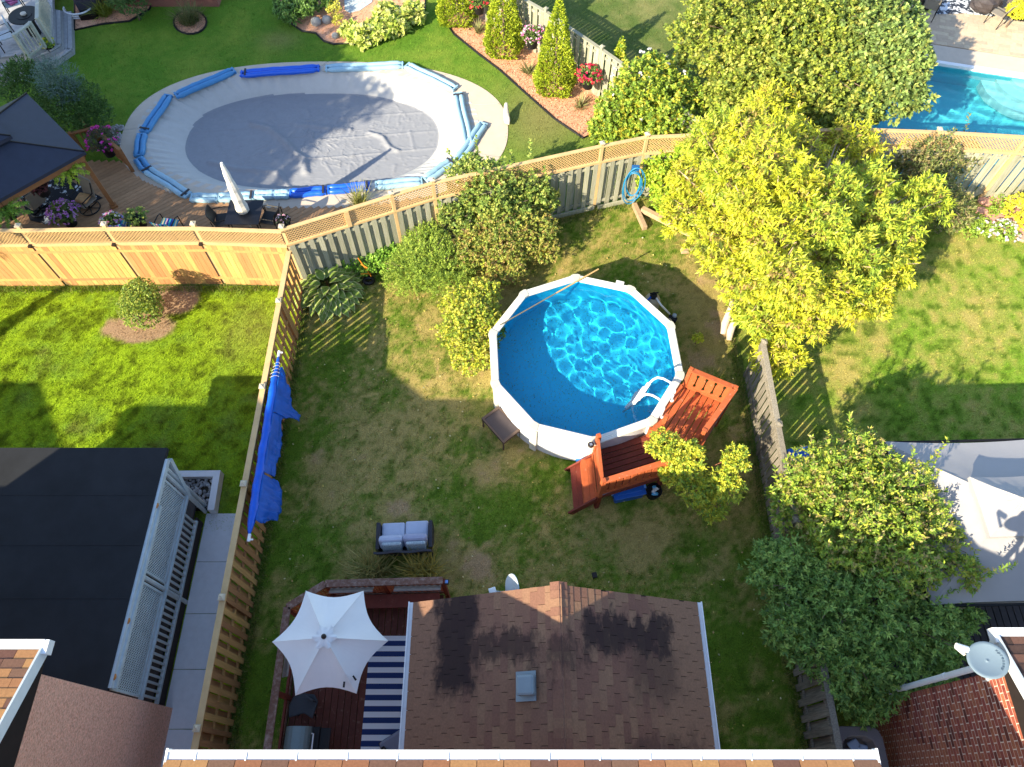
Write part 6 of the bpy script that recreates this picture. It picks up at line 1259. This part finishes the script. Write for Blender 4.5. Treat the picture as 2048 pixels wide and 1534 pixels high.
for (a, b_, z) in ((1284,104,2.7), (1300,100,2.6), (1330,115,2.4), (1230,140,2.2), (1313,145,2.4), (1367,145,2.2), (1298,158,2.3), (1336,130,2.4), (1280,148,2.3), (1225,188,1.8), (1280,242,1.6), (1370,245,1.6), (1225,150,2.2)): bloom(rs_, G(a, b_, z), .035, 3, .075, [(.8,.78,.76)], zmin=.2, name='flower')
plant('climbing_vine', 'bright leafy vine spilling over the fence corner by the hose', 'vine', None, [(1320,330,1.5,.5), (1340,390,.9,.6), (1300,360,1.0,.4), (1400,420,.7,.55), (1370,300,1.8,.45)], 520, 7, .1, .10, .08, [(.24,.33,.03), (.18,.28,.03), (.32,.36,.04)], 1.0, .2, .5, .9, .03, bump=.3)
plant('tall_shrub', 'tall loose green shrub leaning over the back fence lattice', 'shrub', None, [(985,385,1.7,.85), (940,352,2.0,.65), (1055,380,1.5,.7), (912,428,1.2,.65), (1020,430,1.3,.7), (1085,400,1.2,.5)], 480, 8, .14, .10, .06, [(.13,.19,.035), (.19,.24,.05), (.09,.14,.03), (.24,.26,.06)], 1.0, .25, .55, 1.0, .05, shoots=7, bump=.45, shlen=(.3, .9))
plant('bronze_shrub', 'bronze tinged rounded shrub above the pool', 'shrub', None, [(1000,480,1.0,.95), (1062,462,1.0,.8), (945,500,.9,.7), (1010,525,.6,.7), (1085,490,.7,.55)], 620, 9, .1, .065, .035, [(.22,.23,.04), (.18,.23,.04), (.28,.25,.06), (.13,.18,.035), (.24,.17,.06)], 1.0, .25, .45, .85, .05, bump=.35)
plant('yew_shrub', 'feathery green yew mound beside the hosta', 'shrub', None, [(850,525,.75,1.0), (815,545,.6,.75), (895,535,.7,.8), (850,480,.8,.7)], 520, 16, .22, .07, .016, [(.15,.22,.03), (.19,.26,.035), (.10,.16,.028), (.24,.30,.05)], .75, .25, .45, .85, .05, mat=m_needle, bump=.25, inner=.6)
plant('euonymus_shrub', 'yellow-green glossy shrub against the left of the pool', 'shrub', None, [(935,660,.75,.8), (945,705,.55,.65), (925,610,.7,.62), (965,595,.9,.58), (965,650,.8,.68)], 760, 7, .1, .07, .045, [(.30,.32,.03), (.22,.28,.03), (.36,.34,.04), (.14,.20,.03), (.26,.24,.05)], 1.0, .25, .5, .9, .04, shoots=3, bump=.35)
plant('leafy_perennial', 'fresh green perennial patch at the foot of the grey fence', 'plant', None, [(765,520,.35,.42), (790,510,.4,.4), (735,528,.3,.35), (690,520,.3,.4), (640,530,.3,.35)], 700, 7, .08, .08, .05, [(.14,.26,.03), (.18,.30,.04), (.10,.19,.03)], 1.0, .25, .55, .8, .02, bump=.3, limbs=False, trunkname='stem')
plant('deck_sapling', 'small golden-green sumac sapling leaning over the red deck', 'tree', G(1400, 985), [(1330,890,1.9,.42), (1375,915,1.9,.45), (1395,975,1.2,.45), (1470,915,1.8,.36), (1455,965,1.5,.42), (1425,1010,.7,.42), (1350,940,1.4,.4)], 620, 10, .16, .08, .032, [(.34,.34,.03), (.28,.31,.03), (.20,.27,.03), (.40,.36,.04), (.13,.20,.03)], 1.0, .3, .5, .8, .035, bump=.4, inner=.4, barkmat=M('reddish bark', srgb(140,92,70), .8, .2, 8))
plant('plum_shrub', 'sunlit yellow-green shrub with upright shoots before the grey canopy', 'shrub', G(1700, 1050), [(1640,960,2.0,.8), (1720,935,2.0,.9), (1790,1010,2.2,.95), (1690,1060,2.1,1.05), (1870,1080,2.3,.7), (1790,1120,2.3,.85), (1590,1010,1.5,.6), (1930,1140,2.4,.4), (1850,1000,2.1,.5)], 520, 9, .16, .10, .038, [(.20,.27,.03), (.15,.23,.03), (.28,.30,.04), (.10,.16,.025), (.24,.20,.07)], .95, .3, .55, .9, .07, shoots=10, bump=.6, shlen=(.3, .8))
plant('shade_shrub', 'dark green shrub mass in shade beside the old fence and brick house', 'shrub', G(1710, 1290), [(1560,1140,1.7,.7), (1640,1190,1.7,.9), (1740,1215,1.8,.95), (1850,1240,1.8,.85), (1590,1255,1.5,.65), (1690,1310,1.6,.85), (1790,1330,1.6,.7), (1920,1230,1.7,.45), (1870,1330,1.4,.5), (1720,1395,1.1,.55)], 520, 10, .18, .11, .036, [(.10,.18,.035), (.15,.24,.05), (.07,.13,.03), (.20,.28,.06)], .95, .35, .5, .9, .06, shoots=5, bump=.6)
# clipped bush on the left lawn
bp_ = G(280, 645); plant('clipped_bush', 'clipped rounded green bush on bare soil in the left lawn', 'shrub', bp_, [(281,618,.62,.60), (281,590,.95,.50)], 1500, 6, .06, .05, .035, [(.13,.19,.03), (.09,.14,.025), (.18,.23,.035), (.22,.24,.04)], 1.1, .15, .4, .95, .05, bump=.12, limbs=False)
# cedars: cones of upright sprays
def cedar(label, base, h, r, cols, group='pointed cedars', n=2600, top=.0):
    B = V(base); t = thing('cedar', label, 'tree', tuple(B), group); MB().tube([B, B+V((0,0,h*.6))], [.06, .03], 8).build('trunk', m_bark, t)
    f = 1-np.sqrt(RNG.random(n)); a = RNG.uniform(0, 6.28, n); z = f*h; prof = r*np.minimum(1, (f*7+.55))*(1-f)**.78*(1+.1*np.sin(a*5+f*9))*(.82+.2*RNG.random(n)); prof = np.maximum(prof, .02)
    P = np.stack([B.x+prof*np.cos(a), B.y+prof*np.sin(a), z+.05], 1); D = np.stack([np.cos(a)*.8, np.sin(a)*.8, np.full(n, .9)], 1); crown('crown', [sprays(P, D, 9, .1, .075, .035, cols, .6, .0, .5)], m_needle, t); return t
CED = [(.22,.28,.02), (.28,.33,.025), (.16,.22,.02), (.32,.35,.03)]
cedar('tall twin-tipped yellow-green cedar nearest the red hanging basket', G(1108, 180), 3.4, .78, CED); cedar('pointed yellow-green cedar with its tip at the frame edge', G(1008, 105), 3.4, .78, CED); cedar('rounded cedar at the top left end of the chip bed', G(916, 40), 2.6, .85, CED); cedar('small pointed cedar half swallowed by the flowering shrub', G(1228, 190), 2.2, .45, CED, n=1200)
EVG = [(.05,.10,.025), (.07,.13,.03), (.04,.075,.02), (.09,.15,.04)]
plant('globe_cedar', 'dark green globe cedar behind the gazebo roof, at the left', 'shrub', None, [(48,178,.9,.85), (50,150,1.2,.6)], 700, 10, .12, .06, .03, EVG, .7, .1, .4, 1.0, .06, mat=m_needle, bump=.2, limbs=False)
plant('globe_cedar', 'broad dark green evergreen mound below the blue spruce', 'shrub', None, [(150,215,1.0,.95), (180,230,.8,.7), (110,190,1.1,.7)], 700, 10, .12, .06, .03, EVG, .7, .1, .4, .95, .06, mat=m_needle, bump=.25, limbs=False)
plant('blue_spruce', 'bluish spruce with stiff sprays by the grey steps', 'tree', None, [(115,165,1.7,.75), (95,140,1.8,.5), (135,180,1.6,.55)], 520, 16, .28, .05, .014, [(.09,.14,.11), (.12,.17,.14), (.06,.10,.08)], .55, .1, .3, 1.0, .06, mat=m_needle, bump=.4, limbs=False)
# off to the left, the trees whose shade crosses the far garden
def big_tree(label, B, lobes, cols):
    t = thing('shade_tree', label, 'tree', tuple(B)); MB().tube([B, B+V((.1,0,3)), lobes[0][0]], [.28, .22, .1], 10).build('trunk', m_bark, t, smooth=True); parts = []
    for i, (c, r) in enumerate(lobes):
        MB().tube([B+V((.1,0,3)), V(c)], [.12, .04], 7).build('limb', m_bark, t); P, d = shell(V(c), r, int(190*r*r), .3, 1.0, .8, i, .5, -.9); parts.append(sprays(P, d, 6, .3, .22, .14, cols, 1.1, .2))
    crown('crown', parts, m_leaf, t)
big_tree('tall garden tree left of the view, shading the gazebo and pool cover', V((-21, 10.6, 0)), [(V((-20.4, 10.4, 8)), 3.1), (V((-23.5, 9.6, 8.2)), 3.2), (V((-22, 12.6, 8.6)), 3.0), (V((-18.6, 12.4, 7.4)), 2.0), (V((-25.5, 12.8, 8)), 2.8), (V((-20.3, 14.2, 8.2)), 2.2), (V((-24, 15.2, 8)), 2.6), (V((-27, 8.5, 7.6)), 2.4), (V((-19.4, 8.3, 8)), 2.2), (V((-17.4, 10.3, 8.3)), 1.8), (V((-21.5, 7.6, 7.6)), 2.0)], DKG)
cedar('slim cedar left of the view, drawing a shadow over the left lawn', V((-17.7, 7.75, 0)), 4.3, .5, DKG, None)
# ---- hosta: each leaf a part
hc_ = G(660, 585); hs = thing('hosta', 'big variegated hosta in the fence corner', 'plant', tuple(hc_)); nu, nv = 8, 6; vv = []; cc2 = []
for i in range(nu+1):
    f = i/nu; wdt = .5*math.sin(math.pi*min(1, f*1.02)**.75)*(1-.15*f)
    for j in range(nv+1):
        s = j/nv*2-1; vv.append((f, s*wdt*.62, .16*math.sin(f*2.2)-.30*f*f+.10*abs(s)*wdt)); e = abs(s) > .8 or f > .95; cc2.append((.62,.62,.30) if e else (.19,.29,.05))
qd = np.array([(i*(nv+1)+j, (i+1)*(nv+1)+j, (i+1)*(nv+1)+j+1, i*(nv+1)+j+1) for i in range(nu) for j in range(nv)]); hme = np_mesh('leaf', np.array(vv), qd, m_leaf, np.array(cc2), True)
for k in range(130):
    ringf = (k/130)**.6; a = k*2.39996; r_ = .08+.68*ringf; L = random.uniform(.32, .46); px_, py_ = hc_.x+r_*math.cos(a), hc_.y+r_*math.sin(a)*.95; link('leaf', hme, hs, (px_, py_, .52-.36*ringf+random.uniform(-.04,.04)), (random.uniform(-.25,.25), -.35+.6*ringf*random.uniform(.6,1.2), a+random.uniform(-.4,.4)), (L, L, L))
for k in range(24): a = k*.5; MB().tube([hc_, hc_+V((math.cos(a)*.2, math.sin(a)*.2, .3))], [.008, .006], 5).build('stem', MATS['reddish bark'], hs) if k % 4 == 0 else None
# ---- bladed plants: grasses, yuccas, ferns
def blades(name, label, cat, c, n, L, w, cols, lean=.7, rad=.1, droop=.5, group=None, seg=4, mat=None):
    t = thing(name, label, cat, (c.x, c.y, c.z), group); a = RNG.uniform(0, 6.28, n); th = lean*RNG.random(n)**.7; Ls = L*RNG.uniform(.6, 1.1, n); r0 = rad*np.sqrt(RNG.random(n)); b0 = RNG.uniform(0, 6.28, n); V_ = []; 
    bx, by = c.x+r0*np.cos(b0), c.y+r0*np.sin(b0); hx, hy = np.cos(a), np.sin(a); pos = np.stack([bx, by, np.full(n, c.z)], 1); ang = th.copy(); rows = []
    for s in range(seg+1):
        ww = w*(1-(s/seg)**1.5)*.5+.001; sd_ = np.stack([-hy*ww, hx*ww, np.zeros(n)], 1); rows += [pos-sd_, pos+sd_]; st = Ls/seg; pos = pos+np.stack([hx*np.sin(ang)*st, hy*np.sin(ang)*st, np.cos(ang)*st], 1); ang = ang+droop/seg*(.6+.8*RNG.random(n))
    Vs = np.stack(rows, 1).reshape(-1, 3); o = (np.arange(n)*(2*(seg+1)))[:, None, None]; q = np.array([[2*s, 2*s+1, 2*s+3, 2*s+2] for s in range(seg)])[None]+o
    col = np.array(cols)[RNG.integers(0, len(cols), n)]*RNG.uniform(.75, 1.2, (n, 1)); link('leaf_blades', np_mesh('leaf_blades', Vs, q.reshape(-1, 4), mat or m_leaf, np.repeat(col, 2*(seg+1), 0)), t); return t
STRAW = [(.30,.24,.08), (.24,.20,.06), (.16,.17,.05), (.36,.30,.12)]
blades('ornamental_grass', 'tan tufted grass behind the deck rail, on the left', 'grass', G(744, 1152), 260, .85, .03, [(.55,.45,.16), (.45,.38,.12), (.3,.32,.1)], .8, .28, .3, 'grasses by the deck rail'); blades('ornamental_grass', 'golden tufted grass behind the deck rail, on the right', 'grass', G(848, 1150), 260, .85, .03, [(.62,.47,.1), (.52,.42,.1), (.36,.33,.1)], .8, .28, .3, 'grasses by the deck rail')
blades('ornamental_grass', 'arching ornamental grass in its round chip ring', 'grass', G(381, 45), 330, .85, .022, [(.13,.15,.04), (.17,.18,.05), (.09,.12,.03), (.22,.2,.08)], .9, .3, .7); blades('ornamental_grass', 'pale grass tuft behind the back fence lattice', 'grass', G(720, 408), 160, .8, .02, [(.34,.34,.1), (.28,.3,.08)], .7, .2, .5)
for a, b_, lab in ((955, 66, 'spiky pale yucca left of the middle cedar'), (1057, 148, 'spiky pale yucca between the two tall cedars'), (1160, 216, 'spiky pale yucca below the red hanging basket')): blades('yucca', lab, 'plant', G(a, b_), 60, .55, .045, [(.34,.32,.14), (.26,.28,.1), (.4,.36,.18)], 1.1, .06, .35, 'yuccas in the chip bed')
blades('lily_clump', 'yellow-green strappy clump at the top left bed', 'plant', G(212, 30), 130, .8, .04, [(.22,.27,.03), (.30,.32,.04)], 1.0, .2, .8)
def fern(label, c, L, cols, n=26):
    t = thing('hanging_fern', label, 'plant', tuple(c), 'hanging ferns'); MB().lathe((c.x, c.y, c.z-.2), [(.1, 0), (.15, .15), (.14, .18)], 14).build('basket', m_black, t); P = []; D = []
    for k in range(n):
        a = k*2.4; th = .25+.9*(k/n); p = V(c); ang = th
        for s in range(16): dv = V((math.cos(a)*math.sin(ang), math.sin(a)*math.sin(ang), math.cos(ang))); p = p+dv*L/16; ang += .1; P.append(list(p)); D.append(list(dv))
    P = np.array(P); D = np.array(D); crown('fronds', [sprays(P, D, 6, .03, .085, .028, cols, 1.2, .15)], m_leaf, t); MB().tube([c, c+V((0,0,.5))], .006, 5).build('hanger', m_dkmetal, t)
FRN = [(.26,.34,.03), (.20,.30,.03), (.32,.38,.04)]
fern('bright hanging fern below the gazebo eave', G(140, 345, 1.75), .55, FRN); fern('bright hanging fern at the left edge behind the orange fence', G(18, 425, 1.75), .6, [(.14,.25,.03), (.20,.30,.04), (.10,.19,.03)])
def flowers(name, label, px, py, z, r, leafc, petc, nfl, size, pot=True, rz=.7, group=None, potr=.2):
    c = G(px, py, z); t = thing(name, label, 'flowers', (c.x, c.y, max(0, z-r)), group)
    if pot: MB().lathe((c.x, c.y, max(.03, z-r*1.1)), [(potr*.8, 0), (potr, r*.9), (potr*1.08, r*.95), (potr*.9, r*.95)], 16).build('pot', m_black, t)
    P, d = shell(c, r, int(1100*r*r)+60, .5, 1, rz, 2, .3, -.3); crown('leaves', [sprays(P, d, 6, .06, .06, .03, leafc, 1.0, .2)], m_leaf, t); bloom(t, c, r, nfl, size, petc, rz); return t
GL = [(.09,.14,.03), (.12,.18,.04), (.06,.10,.02)]; DL = [(.05,.05,.03), (.07,.06,.035), (.05,.07,.03)]
flowers('flower_pot', 'purple daisy mound behind the orange fence', 127, 426, .55, .45, GL, [(.42,.18,.55), (.50,.26,.62), (.36,.14,.50)], 130, .055); flowers('flower_pot', 'magenta flowers over dark foliage beside the brown railing', 205, 282, .8, .5, DL, [(.50,.03,.24), (.55,.06,.30)], 60, .06, rz=.8)
flowers('flower_pot', 'dark burgundy hanging foliage under the gazebo edge', 78, 372, 1.6, .28, [(.10,.035,.04), (.13,.05,.05)], [(.16,.05,.06)], 12, .05); flowers('hanging_basket', 'red petunia basket on the divider fence', 1178, 150, 1.1, .42, GL, [(.62,.03,.05), (.70,.06,.06), (.55,.02,.08)], 70, .07, True, .6); flowers('hanging_basket', 'pink and white petunia basket between the tall cedars', 1066, 70, 1.2, .4, GL, [(.62,.18,.32), (.75,.55,.60), (.55,.10,.25)], 90, .06, True, .6)
flowers('hanging_basket', 'red flower basket at the top edge above the cedars', 958, 4, 1.1, .36, GL, [(.55,.03,.07), (.6,.05,.05)], 50, .06, True, .6); flowers('flower_pot', 'yellow flowers in a pot on the grey steps', 94, 86, .55, .26, [(.14,.22,.03), (.18,.28,.04)], [(.75,.52,.02)], 26, .06)
flowers('flower_pot', 'mixed bright flowers in front of the striped chair', 222, 442, .85, .3, GL, [(.7,.6,.05), (.6,.15,.3), (.2,.2,.6), (.7,.7,.65)], 60, .06); flowers('boxwood_planter', 'square clipped green planter topped with small yellow flowers', 272, 434, .7, .34, [(.10,.16,.03), (.14,.2,.04)], [(.6,.55,.1)], 16, .05)
flowers('flower_clump', 'white and pink flowers at the foot of the pink flagstones', 2008, 462, .15, .42, [(.16,.24,.04), (.2,.3,.05)], [(.85,.82,.82), (.8,.4,.5), (.85,.84,.8)], 40, .08, False, .45); flowers('flower_clump', 'small pale pink flowers left of the pink flagstones', 1968, 454, .12, .34, [(.18,.26,.04), (.22,.3,.05)], [(.8,.72,.74), (.8,.35,.5)], 14, .08, False, .4); flowers('flower_clump', 'tiny pink blooms over the railing corner behind the lattice', 566, 440, 1.1, .2, DL, [(.55,.25,.32), (.6,.35,.4)], 24, .04)
plant('gold_shrub', 'bright yellow shrub at the right edge beside the flagstones', 'shrub', None, [(2045,418,.5,.55), (2070,440,.5,.5)], 700, 7, .08, .06, .035, [(.50,.46,.03), (.44,.42,.03), (.56,.48,.05)], 1.0, .2, .5, .9, .03, bump=.25, limbs=False, trunkname='stem')
plant('gold_shrub', 'yellow foliage in the dark square planter at the top right', 'shrub', None, [(2034,20,.7,.36)], 700, 7, .08, .09, .05, [(.50,.44,.03), (.44,.42,.03)], 1.0, .2, .5, .9, .03, bump=.25, limbs=False, trunkname='stem')
plant('leafy_perennial', 'rockery greenery between the pink flagstones', 'plant', None, [(1998,404,.15,.28), (1985,424,.12,.22), (2008,418,.12,.2), (1950,445,.15,.35), (1935,462,.12,.3)], 600, 6, .06, .05, .035, [(.14,.22,.03), (.2,.28,.04)], 1.0, .2, .5, .7, .02, bump=.3, limbs=False, trunkname='stem')
plant('hosta_border', 'pale variegated hosta border along the top chip bed', 'plant', None, [(720,74,.25,.45), (755,60,.3,.5), (790,45,.3,.55), (825,25,.3,.5), (775,30,.35,.5), (700,60,.25,.35)], 330, 6, .1, .2, .13, [(.28,.33,.06), (.34,.37,.10), (.20,.27,.04), (.4,.4,.14)], 1.2, .25, .5, .6, .02, bump=.3, limbs=False, inner=.3, trunkname='stem')
plant('leafy_perennial', 'dark green perennials at the left of the top chip bed', 'plant', None, [(580,25,.35,.5), (610,15,.4,.5), (570,0,.4,.5), (640,-5,.4,.5)], 420, 7, .1, .13, .06, [(.08,.15,.03), (.11,.19,.04), (.06,.11,.025)], 1.1, .25, .5, .7, .02, bump=.3, limbs=False, trunkname='stem')
plant('yellow_perennial', 'yellow flowering strip left of the slate slab', 'plant', None, [(668,20,.3,.28), (678,40,.25,.25), (664,0,.3,.3)], 700, 7, .06, .06, .035, [(.42,.38,.05), (.3,.3,.05), (.5,.44,.08)], 1.0, .2, .5, .8, .02, bump=.3, limbs=False, trunkname='stem')
plant('dark_shrub', 'dark evergreen shrub beside the brick wall at the top', 'shrub', None, [(262,5,.7,.6), (235,-5,.6,.5)], 620, 9, .1, .07, .03, EVG, .8, .15, .45, .9, .03, mat=m_needle, bump=.3, limbs=False)
plant('sapling', 'tiny yellow sapling between pool and split logs', 'plant', None, [(1396,675,.35,.14)], 2600, 7, .06, .07, .035, YEL, 1.0, .2, .5, .8, .01, bump=.2, limbs=False, trunkname='stem')
# ---- furniture under the dark gazebo
rb_ = pxpoly([(40,395), (120,350), (205,395), (90,448), (60,440)], .09); tag(MB().prism(rb_, .07, .085).build('patterned_rug', M('black white block rug', srgb(34,36,44), .9, .1, 6, 0, 9, (1,1,1), 0, col2=srgb(206,212,220), mask=(2.2,.6,.01))), 'dark rug with pale blocks under the gazebo', 'rug')
def swivel(px, py, ang, lab, cush):
    c = G(px, py, .4); t = thing('swivel_chair', lab, 'chair', (c.x, c.y, .07), 'swivel chairs under the gazebo'); Mr = Matrix.Rotation(ang, 3, 'Z')
    pts = [(c.x+.3*math.cos(a), c.y+.3*math.sin(a), .1) for a in [k*math.pi/10 for k in range(20)]]; MB().tube(pts, .022, 6, True).build('ring_base', m_dkmetal, t)
    for k in range(3): a = k*math.pi/3; MB().tube([(c.x+.3*math.cos(a), c.y+.3*math.sin(a), .1), (c.x-.3*math.cos(a), c.y-.3*math.sin(a), .1)], .016, 6).build('spoke', m_dkmetal, t)
    MB().tube([(c.x, c.y, .1), (c.x, c.y, .4)], .03, 8).build('stem', m_dkmetal, t); MB().box((c.x, c.y, .43), (.52, .5, .04), ang).build('seat', M('taupe sling', srgb(140,132,120), .7, .1, 8), t, bevel=.015)
    q = Mr @ V((0, -.3, 0)); MB().box((c.x+q.x, c.y+q.y, .75), (.5, .05, .62), rot=Mr @ Matrix.Rotation(R(14), 3, 'X')).build('back', MATS['taupe sling'], t, bevel=.015)
    for s in (-.28, .28): MB().tube([V((c.x, c.y, z))+(Mr @ V((s, y, 0))) for y, z in ((.2, .45), (.22, .64), (-.2, .68), (-.32, 1.0))], .018, 6).build('arm', m_dkmetal, t)
    MB().box((c.x, c.y, .52), (.36, .34, .12), ang+.3).build('cushion', M(cush[0], cush[1], .9, .35, 9), t, bevel=.045)
swivel(170, 402, R(150), 'swivel chair with bright patterned cushion by the gazebo post', ('bright patterned cushion', srgb(214,170,120))); swivel(70, 405, R(60), 'swivel chair half under the gazebo roof near the purple flowers', ('pale blue pad', srgb(170,186,206)))
# yard litter: fallen leaves and clover heads on the middle lawn
n = 900; x = RNG.uniform(-5.6, 5.9, n); y = RNG.uniform(1, 15, n); k = inpoly(x, y, cen) & (np.hypot(x-pcx, y-pcy) > 2.6); x, y = x[k], y[k]; n = len(x)
P = np.stack([x, y, np.full(n, .05)], 1); v_, f_, c_ = sprays(P, np.tile([[0, 0, 1.0]], (n, 1))+RNG.normal(0, .5, (n, 3)), 1, 0, .06, .04, [(.26,.17,.06), (.34,.28,.07), (.18,.12,.05), (.4,.36,.2)], 1.4, .1, .8)
tag(link('fallen_leaves', np_mesh('fallen_leaves', v_, f_, m_leaf, c_)), 'scattered fallen leaves on the middle lawn', 'leaves', kind='stuff')
# taller ragged grass along the fences
def ragged(a, b_, n, h, lab):
    t = RNG.random(n); x = a[0]+(b_[0]-a[0])*t+RNG.normal(0, .07, n); y = a[1]+(b_[1]-a[1])*t+RNG.normal(0, .07, n); an = RNG.uniform(0, 6.28, n); L = h*RNG.uniform(.3, 1.1, n); th = RNG.uniform(.1, .9, n); w = .008
    vv = np.stack([np.stack([x-np.sin(an)*w, y+np.cos(an)*w, np.zeros(n)], 1), np.stack([x+np.sin(an)*w, y-np.cos(an)*w, np.zeros(n)], 1), np.stack([x+np.cos(an)*np.sin(th)*L, y+np.sin(an)*np.sin(th)*L, np.cos(th)*L], 1)], 1).reshape(-1, 3); c = np.array([(.13,.22,.03), (.2,.27,.04), (.1,.17,.03), (.3,.28,.1)])[RNG.integers(0, 4, n)]*RNG.uniform(.7, 1.2, (n, 1))
    tag(link('edge_grass', np_mesh('edge_grass', vv, np.arange(n*3).reshape(-1, 3), m_blade, np.repeat(c, 3, 0))), lab, 'grass', kind='stuff')
ragged((XL+.1, 0), (XL+.1, 12.4), 5000, .2, 'ragged long grass along the foot of the tan side fence'); ragged((-17, 12.62), (-6, 12.62), 4500, .16, 'ragged grass along the foot of the orange fence'); ragged((XR-.12, 0), (XR-.12, 12), 3500, .2, 'ragged grass along the old grey fence'); ragged((-5.8, 12.6), (3.7, 15.9), 3000, .18, 'ragged grass along the grey back fence')
